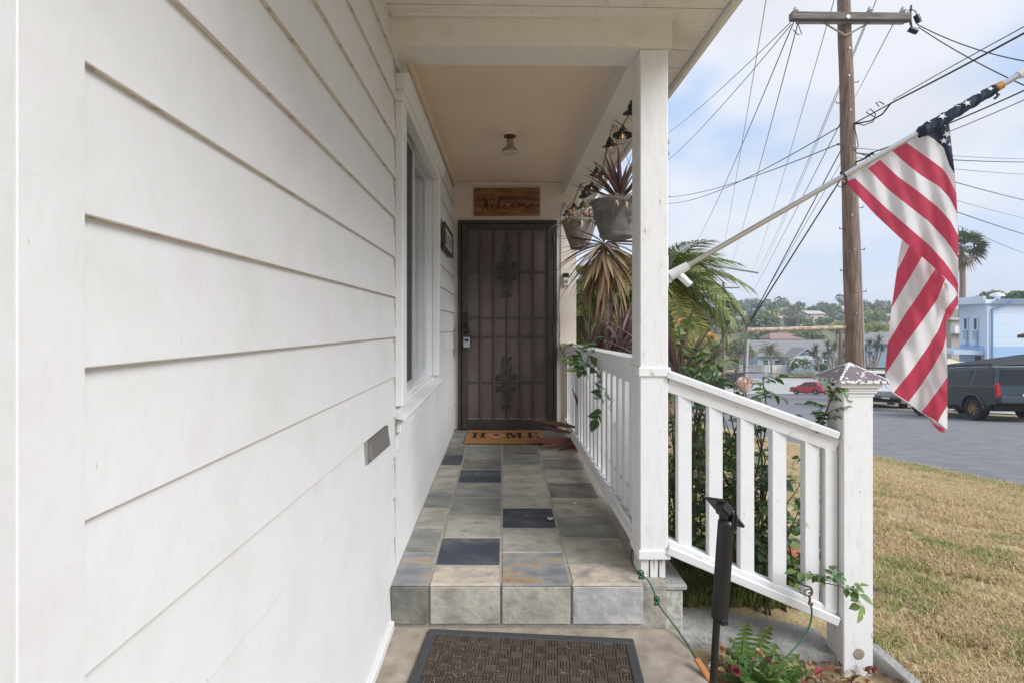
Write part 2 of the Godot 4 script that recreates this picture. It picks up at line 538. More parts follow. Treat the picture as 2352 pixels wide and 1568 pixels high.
	M.bark = tmat(tex(241, 0.03, [[0.0, 0.16, 0.115, 0.08], [0.5, 0.28, 0.22, 0.165], [1.0, 0.42, 0.34, 0.26]], 256, 5), Vector3(2, 2, 2), 0.9, bump(251, 0.04, 4.0), 0.6)

# ---------------------------------------------------------------- ground
const PROFILE := [[-60.0, 5.4], [0.0, -1.35], [68.0, -8.97], [86.0, -9.1], [96.0, -8.8], [130.0, -5.4], [180.0, -1.4], [250.0, 3.6], [330.0, 6.2], [430.0, 7.2], [800.0, 5.0]]

func road_h(d: float) -> float:
	for i in PROFILE.size() - 1:
		if d <= PROFILE[i + 1][0]:
			return lerpf(PROFILE[i][1], PROFILE[i + 1][1], clampf((d - PROFILE[i][0]) / (PROFILE[i + 1][0] - PROFILE[i][0]), 0.0, 1.0))
	return 5.0

func ground_h(x: float, d: float) -> float:
	var t := road_h(d)
	if x < 6.4:
		var pad := lerpf(-1.45, -1.37, smoothstep(2.4, 2.65, d)) if x < 1.6 else -1.44
		pad = lerpf(pad, t + 0.25, smoothstep(7.0, 20.0, d))
		pad = lerpf(t, pad, smoothstep(-6.0, -1.0, d))
		return lerpf(pad, t + 0.07, smoothstep(1.4, 6.3, x))
	if x < 18.0 and d < 68.0:
		return t - 0.15
	if d > 34.0 and d <= 68.0 and x < 0.66 * d + 1.0 or d > 68.0 and d < 88.0:
		return t - 0.15
	return t + 0.12 + 0.5 * smoothstep(20.0, 34.0, x) * (1.0 if d < 34.0 else 0.3)

func build_ground() -> void:
	var xs := [-420.0, -150.0, -60.0, -20.0, -6.0, -2.0]
	for i in 34:
		xs.append(0.2 + i * 0.188)
	xs.append_array([6.45, 6.5, 9.0, 12.0, 15.0, 17.9, 17.95, 18.05, 19.0, 20.5, 23.0, 27.0, 34.0, 45.0, 60.0, 80.0, 110.0, 150.0, 220.0, 320.0, 460.0])
	var ds := [-60.0, -25.0, -10.0, -5.0, -2.0]
	for i in 50:
		ds.append(-0.5 + i * 0.2)
	ds.append_array([10.5, 12.0, 14.0, 17.0, 20.0, 24.0, 28.0, 33.9, 34.1, 40.0, 50.0, 60.0, 67.9, 68.1, 76.0, 87.9, 88.1, 96.0, 110.0, 130.0, 155.0, 180.0, 215.0, 250.0, 290.0, 330.0, 380.0, 430.0, 600.0, 790.0])
	var nz := noise(5, 0.9, 3)
	var rows := []
	for d in ds:
		var r := []
		for x in xs:
			var amp := 0.035 if d < 12.0 and x < 6.3 else (0.8 if d > 110.0 else 0.0)
			r.append(W(x, ground_h(x, d) + nz.get_noise_2d(x * (1.0 if d < 12 else 0.02), d * (1.0 if d < 12 else 0.02)) * amp, d))
		rows.append(r)
	var mb := MB.new()
	var cut := ds.find(96.0)
	mb.sheet(rows.slice(0, cut + 1))
	structure("ground", mb, M.ground)
	mb = MB.new()
	mb.sheet(rows.slice(cut))
	structure("hillside", mb, M.hill)
	# the street, running downhill past the house
	mb = MB.new()
	rows = []
	var edge := noise(8, 0.8, 3)
	var rd := [-50.0, -20.0, -8.0, -3.0]
	for i in 40:
		rd.append(-1.0 + i * 0.4)
	rd.append_array([16.0, 20.0, 25.0, 30.0, 36.0, 44.0, 52.0, 60.0, 68.0])
	for d in rd:
		var r := []
		var x0 := 6.36 + edge.get_noise_1d(d * 2.0) * 0.10 + edge.get_noise_1d(d * 9.0 + 40.0) * 0.04
		for k in 9:
			r.append(W(lerpf(x0, 18.0, k / 8.0), road_h(d) + 0.012 + 0.05 * sin(PI * k / 8.0), d))
		rows.append(r)
	mb.sheet(rows)
	structure("street", mb, M.asphalt)
	mb = MB.new()
	rows = []
	for d in [34.5, 44.0, 52.0, 60.0, 68.0]:
		var r := []
		for k in 5:
			r.append(W(lerpf(18.0, 0.66 * d, k / 4.0), road_h(d) + 0.016, d))
		rows.append(r)
	mb.sheet(rows)
	structure("side_street", mb, M.asphalt)
	mb = MB.new()
	rows = []
	for d in [68.0, 74.0, 80.0, 86.0, 88.0]:
		var r := []
		for x in [-30.0, 6.0, 20.0, 40.0, 60.0, 130.0]:
			r.append(W(x, road_h(d) + 0.03, d))
		rows.append(r)
	mb.sheet(rows)
	structure("concrete_street", mb, M.pale_road)
	# kerb and verge on the far side
	mb = MB.new()
	for i in 10:
		var d0 := 4.0 + i * 3.05
		mb.hexa([W(18.0, road_h(d0) - 0.2, d0), W(18.16, road_h(d0) - 0.2, d0), W(18.16, road_h(d0 + 3) - 0.2, d0 + 3), W(18.0, road_h(d0 + 3) - 0.2, d0 + 3), W(18.02, road_h(d0) + 0.13, d0), W(18.16, road_h(d0) + 0.14, d0), W(18.16, road_h(d0 + 3) + 0.14, d0 + 3), W(18.02, road_h(d0 + 3) + 0.13, d0 + 3)])
	structure("kerb", mb, M.concrete)
	mb = MB.new()
	rows = []
	for d in [8.0, 14.0, 20.0, 26.0, 32.0]:
		rows.append([W(19.4, road_h(d) + 0.16, d), W(20.6, road_h(d) + 0.19, d)])
	mb.sheet(rows)
	structure("far_pavement", mb, M.pale_road)

# ---------------------------------------------------------------- the house
func lap_y(k: int, d: float) -> float:
	return -0.047 - 0.0107 * d + 0.1765 * k

# one clapboard: lower edge proud, upper edge tucked in
func clapboard(par: Node, k: int, d0: float, d1: float, lo := -9.0, hi := 9.0, x := WX) -> void:
	var q := []
	var prof := [[0.0085, 0.0], [-0.014, 0.0], [-0.014, 0.1765], [-0.003, 0.1765]]
	var j := rr(-0.0015, 0.0015)
	for d in [d0, d1]:
		for p in prof:
			q.append(W(x + p[0] + j, clampf(lap_y(k, d) + p[1], lo, hi), d))
	var mb := MB.new()
	var o: Vector3 = (q[0] + q[6]) * 0.5
	mb.quad_from(q[0], q[1], q[2], q[3], o)
	mb.quad_from(q[4], q[5], q[6], q[7], o)
	for i in 4:
		mb.quad_from(q[i], q[(i + 1) % 4], q[4 + (i + 1) % 4], q[4 + i], o)
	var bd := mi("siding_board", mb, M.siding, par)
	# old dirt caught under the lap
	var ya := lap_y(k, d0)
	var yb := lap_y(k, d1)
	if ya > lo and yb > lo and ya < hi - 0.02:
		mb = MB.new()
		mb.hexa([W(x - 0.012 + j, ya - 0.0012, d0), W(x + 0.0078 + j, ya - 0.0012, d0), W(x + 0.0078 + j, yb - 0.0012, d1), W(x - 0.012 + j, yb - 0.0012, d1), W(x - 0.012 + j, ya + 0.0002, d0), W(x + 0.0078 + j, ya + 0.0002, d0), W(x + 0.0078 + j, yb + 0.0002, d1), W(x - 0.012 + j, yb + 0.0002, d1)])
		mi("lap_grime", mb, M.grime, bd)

func build_house() -> void:
	var h := thing("house", "white clapboard house with a covered front porch and brown security door", "house", W(-2.0, -1.4, 4.0))
	# sheathing behind the boards, with an opening for the window
	var mb := MB.new()
	mb.bx(W(-0.60, -1.5, 0.60), W(WX - 0.014, 1.40, 2.66))
	mb.bx(W(-0.60, -1.5, 2.66), W(WX - 0.014, -0.40, 4.03))
	mb.bx(W(-0.60, 1.06, 2.66), W(WX - 0.014, 1.40, 4.03))
	mb.bx(W(-0.60, -1.5, 4.03), W(WX - 0.014, 1.40, 5.70))
	mi("wall_core", mb, M.siding, h)
	for k in range(-8, 8):
		clapboard(h, k, 0.636, 2.488, -1.33, 1.325)
	for k in range(-8, 8):
		var y := lap_y(k, 3.3)
		if y + 0.1765 < -0.44:
			clapboard(h, k, 2.494, 5.53, -1.2, 1.36, WX - 0.006)
		elif y > 1.09:
			clapboard(h, k, 2.494, 5.53, -1.2, 1.36, WX - 0.006)
		else:
			clapboard(h, k, 4.02, 5.53, -1.2, 1.36, WX - 0.006)
			if y < -0.30:
				clapboard(h, k, 2.60, 4.02, -1.2, -0.43, WX - 0.006)
	# corner board and the wall that turns away behind the lens
	mb = MB.new()
	mb.bx(W(WX - 0.10, -1.45, 0.5445), W(WX + 0.014, 1.33, 0.634), 0.0015)
	mi("corner_board", mb, M.siding, h)
	mb = MB.new()
	mb.bx(W(-4.0, -1.5, 0.564), W(WX - 0.003, 1.4, 0.60))
	mb.bx(W(-4.0, -1.5, 0.5415), W(WX + 0.0135, 1.33, 0.5435))
	mi("side_wall", mb, M.siding, h)
	# seam strip between the two lengths of boarding
	mb = MB.new()
	mb.bx(W(WX - 0.012, -1.13, 2.486), W(WX + 0.006, 1.2, 2.496), 0.001)
	mi("caulk_seam", mb, M.chipped, h)
	mb = MB.new()
	mb.bx(W(WX - 0.01, -1.32, 0.66), W(WX + 0.024, -1.278, 2.378), 0.006)
	mi("base_board", mb, M.siding, h)
	# porch ceiling, end wall and the mass of the house behind them
	mb = MB.new()
	mb.hexa([W(-0.60, 1.318, 2.50), W(0.62, 1.318, 2.50), W(0.62, 1.366, 5.55), W(-0.60, 1.366, 5.55), W(-0.60, 1.42, 2.50), W(0.62, 1.42, 2.50), W(0.62, 1.45, 5.55), W(-0.60, 1.45, 5.55)])
	mi("porch_ceiling", mb, M.ceiling, h)
	mb = MB.new()
	mb.bar(W(WX + 0.008, 1.308, 2.61), W(WX + 0.008, 1.352, 5.52), 0.03, 0.034, Vector3.UP, 0.006)
	mi("ceiling_trim", mb, M.ceiling, h)
	mb = MB.new()
	mb.bar(W(WX + 0.02, 1.350, 5.518), W(0.57, 1.350, 5.518), 0.02, 0.026, Vector3.UP, 0.005)
	mi("ceiling_trim", mb, M.door_wall, h)
	mb = MB.new()
	mb.bx(W(-0.62, -1.5, 5.53), W(0.72, 1.45, 5.66))
	mi("end_wall", mb, M.door_wall, h)
	mb = MB.new()
	mb.bx(W(WX - 0.01, -1.075, 5.515), W(-0.452, 1.34, 5.5295), 0.003)
	mi("corner_trim", mb, M.door_wall, h)
	mb = MB.new()
	mb.bx(W(-4.0, -1.5, 5.67), W(0.715, 1.6, 9.0))
	mb.bx(W(-4.0, -1.5, 0.61), W(-3.9, 1.6, 5.66))
	mi("rear_wall", mb, M.siding, h)
	mb = MB.new()
	mb.bx(W(-3.88, -1.2, 0.62), W(-0.62, -1.1, 5.62))
	mb.bx(W(-3.88, 1.41, 0.62), W(-0.62, 1.5, 5.62))
	mb.bx(W(-1.9, -1.09, 0.65), W(-1.85, 1.4, 5.60))
	mi("room", mb, M.interior, h)
	# front header, side header and post
	mb = MB.new()
	mb.hexa([W(WX - 0.02, 1.194, 2.42), W(0.733, 1.186, 2.42), W(0.733, 1.186, 2.606), W(WX - 0.02, 1.194, 2.606), W(WX - 0.02, 1.32, 2.42), W(0.733, 1.314, 2.42), W(0.733, 1.33, 2.606), W(WX - 0.02, 1.33, 2.606)])
	mi("front_beam", mb, M.beam, h)
	mb = MB.new()
	mb.bar(W(WX, 1.323, 2.409), W(0.735, 1.317, 2.409), 0.02, 0.016, Vector3.UP, 0.004)
	mi("beam_moulding", mb, M.beam, h)
	mb = MB.new()
	mb.hexa([W(0.585, 1.192, 2.608), W(0.73, 1.192, 2.608), W(0.715, 1.238, 5.528), W(0.59, 1.238, 5.528), W(0.56, 1.40, 2.608), W(0.73, 1.40, 2.608), W(0.715, 1.40, 5.528), W(0.565, 1.40, 5.528)])
	mi("side_beam", mb, M.beam, h)
	var post := MB.new()
	post.bx(W(0.597, -1.043, 2.44), W(0.721, 1.186, 2.593), 0.004)
	var po := mi("porch_post", post, M.trim, h)
	for y in [[-0.245, -0.205], [-1.045, -1.006]]:
		mb = MB.new()
		mb.bx(W(0.589, y[0], 2.43), W(0.730, y[1], 2.60), 0.003)
		mi("collar", mb, M.rail, po)
	mb = MB.new()
	mb.bx(W(0.603, -1.135, 2.452), W(0.712, -1.03, 2.585), 0.002)
	mi("post_foot", mb, tmat(tex(257, 0.03, [[0.0, 0.20, 0.12, 0.07], [0.28, 0.42, 0.30, 0.19], [0.36, 0.72, 0.71, 0.70], [1.0, 0.80, 0.80, 0.79]], 256, 5), Vector3(7, 0.6, 7), 0.8), po)
	for x in [0.640, 0.681]:
		mb = MB.new()
		mb.bx(W(x, -1.13, 2.4495), W(x + 0.004, -1.045, 2.4515))
		mi("split", mb, M.ink, po)
	# eaves: boards across, a fascia along, the roof over all
	var dd := 0.10
	while dd < 7.9:
		mb = MB.new()
		var x0 := WX - 0.05 if dd < 2.42 else 0.70
		mb.hexa([W(x0, 1.326, dd), W(0.925, 1.304, dd), W(0.925, 1.304, dd + 0.180), W(x0, 1.326, dd + 0.180), W(x0, 1.35, dd), W(0.925, 1.326, dd), W(0.925, 1.326, dd + 0.180), W(x0, 1.35, dd + 0.180)])
		mi("soffit_board", mb, M.soffit, h)
		dd += 0.1865
	mb = MB.new()
	mb.bx(W(0.930, 1.272, 0.02), W(0.956, 1.40, 8.0), 0.004)
	mi("fascia", mb, M.soffit, h)
	mb = MB.new()
	mb.hexa([W(-4.6, 1.5, -0.05), W(1.0, 1.405, -0.05), W(1.0, 1.405, 9.2), W(-4.6, 1.5, 9.2), W(-2.2, 2.9, -0.05), W(-2.0, 2.9, -0.05), W(-2.0, 2.9, 9.2), W(-2.2, 2.9, 9.2)])
	mi("roof", mb, M.roofing, h)
	build_window(h)
	build_door(h)
	# letter slot in the boarding
	var t0 := Basis(Vector3.FORWARD, Vector3.UP, Vector3.RIGHT)
	mb = MB.new()
	mb.hexa([W(WX - 0.002, -0.506, 1.955), W(WX - 0.002, -0.520, 2.305), W(WX + 0.012, -0.520, 2.305), W(WX + 0.012, -0.506, 1.955), W(WX - 0.002, -0.424, 1.955), W(WX - 0.002, -0.434, 2.305), W(WX + 0.012, -0.434, 2.305), W(WX + 0.012, -0.424, 1.955)])
	var sl := mi("letter_slot", mb, M.steel, h)
	mb = MB.new()
	mb.hexa([W(WX + 0.012, -0.496, 1.985), W(WX + 0.012, -0.509, 2.280), W(WX + 0.026, -0.509, 2.280), W(WX + 0.026, -0.496, 1.985), W(WX + 0.012, -0.434, 1.985), W(WX + 0.012, -0.443, 2.280), W(WX + 0.016, -0.443, 2.280), W(WX + 0.016, -0.434, 1.985)])
	mi("flap", mb, M.steel, sl)

func build_window(h: Node3D) -> void:
	var x := WX
	var w := Node3D.new()
	w.name = "window"
	h.add_child(w)
	w.position = W(x, -0.43, 3.3) - gpos(h)
	var mb := MB.new()
	# casing: two uprights, head and apron, butted end to end
	mb.bx(W(x - 0.02, -0.395, 2.560), W(x + 0.026, 1.005, 2.668), 0.004)
	mi("casing", mb, M.casing, w)
	mb = MB.new()
	mb.bx(W(x - 0.02, -0.395, 3.995), W(x + 0.026, 1.005, 4.085), 0.004)
	mi("casing", mb, M.casing, w)
	mb = MB.new()
	mb.bx(W(x - 0.02, 1.006, 2.555), W(x + 0.030, 1.055, 4.09), 0.003)
	mi("casing", mb, M.casing, w)
	# moulded head
	mb = MB.new()
	var crown := PackedVector2Array([Vector2(-0.02, 1.056), Vector2(0.034, 1.056), Vector2(0.036, 1.068), Vector2(0.046, 1.078), Vector2(0.050, 1.098), Vector2(0.060, 1.104), Vector2(0.060, 1.122), Vector2(-0.02, 1.126)])
	mb.prism(Transform3D(Basis(), Vector3(x, CH, 0)), crown, -4.14, -2.535)
	mi("head_moulding", mb, M.casing, w)
	mb = MB.new()
	var sill := PackedVector2Array([Vector2(-0.09, -0.40), Vector2(-0.09, -0.43), Vector2(0.046, -0.452), Vector2(0.054, -0.440), Vector2(0.052, -0.420)])
	mb.prism(Transform3D(Basis(), Vector3(x, CH, 0)), sill, -4.13, -2.515)
	mi("sill", mb, M.casing, w)
	mb = MB.new()
	mb.bx(W(x - 0.002, -0.515, 2.55), W(x + 0.018, -0.456, 4.09), 0.003)
	mi("apron", mb, M.casing, w)
	# jamb liner
	mb = MB.new()
	mb.bx(W(x - 0.10, -0.40, 2.640), W(x - 0.021, 1.06, 2.662))
	mb.bx(W(x - 0.10, -0.40, 4.000), W(x - 0.021, 1.06, 4.022))
	mb.bx(W(x - 0.10, 1.035, 2.663), W(x - 0.021, 1.06, 3.999))
	mb.bx(W(x - 0.10, -0.398, 2.663), W(x - 0.021, -0.385, 3.999))
	mi("jamb", mb, M.casing, w)
	# two sliding sashes, the near one behind a dark insect screen
	for s in [[2.664, 3.33, -0.048], [3.30, 3.998, -0.070]]:
		mb = MB.new()
		var a: float = s[0]
		var b: float = s[1]
		var xx: float = x + s[2]
		for e in [[a, a + 0.04], [b - 0.04, b]]:
			mb.bx(W(xx - 0.02, -0.384, e[0]), W(xx + 0.006, 1.034, e[1]), 0.003)
		for e in [[-0.384, -0.344], [0.994, 1.034]]:
			mb.bx(W(xx - 0.019, e[0], a + 0.041), W(xx + 0.005, e[1], b - 0.041), 0.003)
		var sash := mi("sash", mb, M.alu, w)
		mb = MB.new()
		mb.bx(W(xx - 0.010, -0.344, a + 0.04), W(xx - 0.006, 0.994, b - 0.04))
		mi("pane", mb, M.glass if s[2] < -0.06 else M.screen, sash)
	# pleated curtain inside
	mb = MB.new()
	var rows := [[], []]
	for i in 60:
		var d := 3.36 + i * 0.011
		rows[0].append(W(x - 0.20 + 0.018 * sin(i * 1.5), -0.5, d))
		rows[1].append(W(x - 0.20 + 0.018 * sin(i * 1.5), 1.2, d))
	mb.sheet(rows)
	mi("curtain", mb, M.curtain, w)

func spiral(c: Vector2, r0: float, r1: float, a0: float, a1: float, nn := 14) -> Array:
	var out := []
	for i in nn:
		var t := i / float(nn - 1)
		var a := lerpf(a0, a1, t)
		out.append(c + Vector2(cos(a), sin(a)) * lerpf(r0, r1, t))
	return out

func build_door(h: Node3D) -> void:
	# a metal security door: frame, leaf frame, brown perforated sheet, square bars and two scroll ornaments
	var D := 5.53
	var d := Node3D.new()
	d.name = "door"
	h.add_child(d)
	d.position = W(0.03, -1.08, D) - gpos(h)
	tag(d, "dark brown metal security door with bars and two scroll ornaments")
	var x0 := -0.450
	var x1 := 0.525
	var y0 := -1.078
	var y1 := 0.982
	var mb := MB.new()
	mb.bx(W(x0, y0, D - 0.05), W(x0 + 0.035, y1, D - 0.001), 0.003)
	mb.bx(W(x1 - 0.035, y0, D - 0.05), W(x1, y1, D - 0.001), 0.003)
	mb.bx(W(x0 + 0.0355, y1 - 0.035, D - 0.05), W(x1 - 0.0355, y1, D - 0.001), 0.003)
	mi("door_frame", mb, M.iron, d)
	mb = MB.new()
	var a := x0 + 0.040
	var b := x1 - 0.040
	var c0 := y0 + 0.012
	var c1 := y1 - 0.040
	for e in [[a, a + 0.055], [b - 0.055, b]]:
		mb.bx(W(e[0], c0, D - 0.064), W(e[1], c1, D - 0.03), 0.004)
	for e in [[c0, c0 + 0.095], [c1 - 0.05, c1]]:
		mb.bx(W(a + 0.0555, e[0], D - 0.0635), W(b - 0.0555, e[1], D - 0.03), 0.004)
	mi("leaf_frame", mb, M.iron, d)
	mb = MB.new()
	mb.bx(W(a + 0.02, c0 + 0.02, D - 0.040), W(b - 0.02, c1 - 0.02, D - 0.034))
	mi("screen_sheet", mb, M.door_mesh, d)
	mb = MB.new()
	mb.bx(W(a + 0.056, c0 + 0.0955, D - 0.052), W(b - 0.056, c0 + 0.101, D - 0.041))
	mi("sill_strip", mb, M.steel, d)
	var left := a + 0.055
	var pitch := (b - 0.055 - left) / 6.0
	for i in 5:
		mb = MB.new()
		var x := left + pitch * (i + 1)
		mb.bx(W(x - 0.009, c0 + 0.096, D - 0.060), W(x + 0.009, c1 - 0.051, D - 0.041), 0.002)
		mi("bar", mb, M.bar_iron, d)
	for v in [624.0, 729.0, 772.0, 875.0]:
		mb = MB.new()
		var y: float = (735.0 - v) / 231.5
		mb.bx(W(left, y - 0.009, D - 0.0545), W(b - 0.056, y + 0.009, D - 0.0425), 0.002)
		mi("cross_bar", mb, M.bar_iron, d)
	# scrolls: each a few bent rods, mirrored left and right, up and down
	for cy in [(735.0 - 624.0) / 231.5, (735.0 - 875.0) / 231.5]:
		mb = MB.new()
		var cx := left + pitch * 3.0
		for sx in [-1.0, 1.0]:
			for sy in [-1.0, 1.0]:
				var p := [Vector2(0.012, 0.0), Vector2(0.022, 0.03), Vector2(0.050, 0.042)]
				p.append_array(spiral(Vector2(0.058, 0.062), 0.024, 0.006, -PI * 0.45, PI * 2.2))
				var q := [Vector2(0.012, 0.055), Vector2(0.030, 0.088), Vector2(0.022, 0.115), Vector2(0.010, 0.10)]
				var r := [Vector2(0.012, 0.10), Vector2(0.038, 0.135), Vector2(0.036, 0.17), Vector2(0.010, 0.20)]
				var s := [Vector2(0.010, 0.20), Vector2(0.014, 0.23)]
				s.append_array(spiral(Vector2(0.028, 0.232), 0.015, 0.004, PI, -PI * 1.2))
				for path in [p, q, r, s]:
					var pts := []
					for e in path:
						pts.append(W(cx + e.x * sx * 1.15, cy + e.y * sy, D - 0.070))
					mb.tube(pts, 0.0075, 6)
		mi("scroll_ornament", mb, M.iron, d)
	mb = MB.new()
	mb.bx(W(a + 0.002, -0.13, D - 0.069), W(a + 0.060, 0.075, D - 0.0645), 0.004)
	mi("lock_plate", mb, M.bronze, d)
	for y in [-0.013, -0.10]:
		mb = MB.new()
		mb.lathe(Transform3D(Basis(Vector3.RIGHT, PI / 2), W(a + 0.032, y, D - 0.069)), [[0.030, 0.0], [0.030, 0.012], [0.014, 0.016], [0.013, 0.034], [0.026, 0.044], [0.030, 0.058], [0.022, 0.070], [0.0, 0.073]], 16)
		mi("knob", mb, M.bronze, d)
	for y in [0.80, -0.10, -0.95]:
		mb = MB.new()
		mb.tube([W(b + 0.003, y - 0.05, D - 0.067), W(b + 0.003, y + 0.05, D - 0.067)], 0.011, 8)
		mi("hinge", mb, M.iron, d)

# ---------------------------------------------------------------- porch floor
func floor_h(d: float) -> float:
	return lerpf(-1.127, -1.080, (d - 2.384) / 3.146)

func slate_tile(par: Node, x0: float, x1: float, d0: float, d1: float, kind: int, drop := 0.0) -> void:
	var mb := MB.new()
	var g := 0.0045
	var q := []
	var w := 0.003
	for top in [0, 1]:
		var ins := g if top == 0 else g + 0.004
		for e in [[x0 + ins, d0 + ins], [x1 - ins, d0 + ins], [x1 - ins, d1 - ins], [x0 + ins, d1 - ins]]:
			q.append(W(e[0] + rr(-1, 1) * w * 0.4, floor_h(e[1]) - 0.012 + top * 0.012 - drop + rr(-0.001, 0.001), e[1]))
	mb.hexa(q)
	mi("slate_tile", mb, M.slate[kind], par)

func build_porch_floor() -> void:
	var o := Node3D.new()
	o.name = "porch_floor"
	add_child(o)
	o.position = W(0.05, -1.313, 3.5)
	o.set_meta("kind", "structure")
	var mb := MB.new()
	mb.hexa([W(WX - 0.05, -1.5, 2.398), W(0.70, -1.5, 2.398), W(0.70, -1.5, 5.6), W(WX - 0.05, -1.5, 5.6), W(WX - 0.05, floor_h(2.398) - 0.0035, 2.398), W(0.70, floor_h(2.398) - 0.0035, 2.398), W(0.70, floor_h(5.6) - 0.0035, 5.6), W(WX - 0.05, floor_h(5.6) - 0.0035, 5.6)])
	mi("mortar_bed", mb, M.grout, o)
	var xs := [-0.486, -0.320, -0.012, 0.291, 0.603]
	# slate tempers: 0 grey green, 1 blue black, 2 pale beige, 3 ochre, 4 rust and grey, 5 dark olive, 6 silver grey
	var kinds := [[4, 0, 2, 0, 2, 2, 1, 5, 0, 0, 5, 0], [3, 1, 2, 0, 0, 1, 5, 0, 0, 2, 0, 0], [4, 2, 1, 2, 2, 2, 0, 5, 5, 0, 0, 2], [3, 2, 0, 2, 5, 2, 0, 2, 5, 0, 0, 5]]
	for c in 4:
		var d := 2.384
		var k := 0
		while d < 5.50:
			var step := 0.178 if k == 0 and c % 2 == 1 else 0.309
			slate_tile(o, xs[c], xs[c + 1], d, minf(d + step, 5.52), kinds[c][k % 12])
			d += step
			k += 1
	# tiles on the riser
	var rk := [5, 2, 2, 6]
	for c in 4:
		mb = MB.new()
		mb.bx(W(xs[c] + 0.005, -1.302, 2.386), W(xs[c + 1] - 0.005, -1.143, 2.3975), 0.003)
		mi("riser_tile", mb, M.slate[rk[c]], o)
	# cheek of the step under the post
	mb = MB.new()
	mb.bx(W(0.612, -1.50, 2.405), W(0.775, -1.165, 2.75), 0.008)
	mi("cheek", mb, M.chipped, o)
	mb = MB.new()
	mb.bx(W(0.606, -1.163, 2.395), W(0.79, -1.137, 2.75), 0.006)
	mi("cheek_cap", mb, M.concrete, o)
	# concrete walk below the step
	mb = MB.new()
	mb.hexa([W(WX - 0.05, -1.6, -1.5), W(0.80, -1.6, -1.5), W(0.80, -1.6, 2.386), W(WX - 0.05, -1.6, 2.386), W(WX - 0.05, -1.313, -1.5), W(0.755, -1.325, -1.5), W(0.745, -1.322, 2.386), W(WX - 0.05, -1.313, 2.386)])
	structure("front_walk", mb, M.walk)
	# sloping garden kerb under the stair railing, and the edging beyond the newel
	mb = MB.new()
	var prev := []
	for i in 13:
		var t := i / 12.0
		var x := lerpf(0.776, 1.42, t)
		var df := 2.43 - 0.10 * t * t
		var top := -1.345 - 0.055 * t
		var cur := [W(x, -1.6, df), W(x, -1.6, df + 0.22), W(x, top, df + 0.20), W(x, top - 0.008, df + 0.004), W(x, top - 0.05, df - 0.004)]
		if i > 0:
			var mid: Vector3 = (prev[0] + cur[2]) * 0.5
			for k in 5:
				mb.quad_from(prev[k], prev[(k + 1) % 5], cur[(k + 1) % 5], cur[k], mid)
		prev = cur
	structure("garden_kerb", mb, M.concrete)
	mb = MB.new()
	mb.bx(W(1.57, -1.6, 0.8), W(1.625, -1.402, 2.42), 0.006)
	structure("lawn_edging", mb, M.concrete)

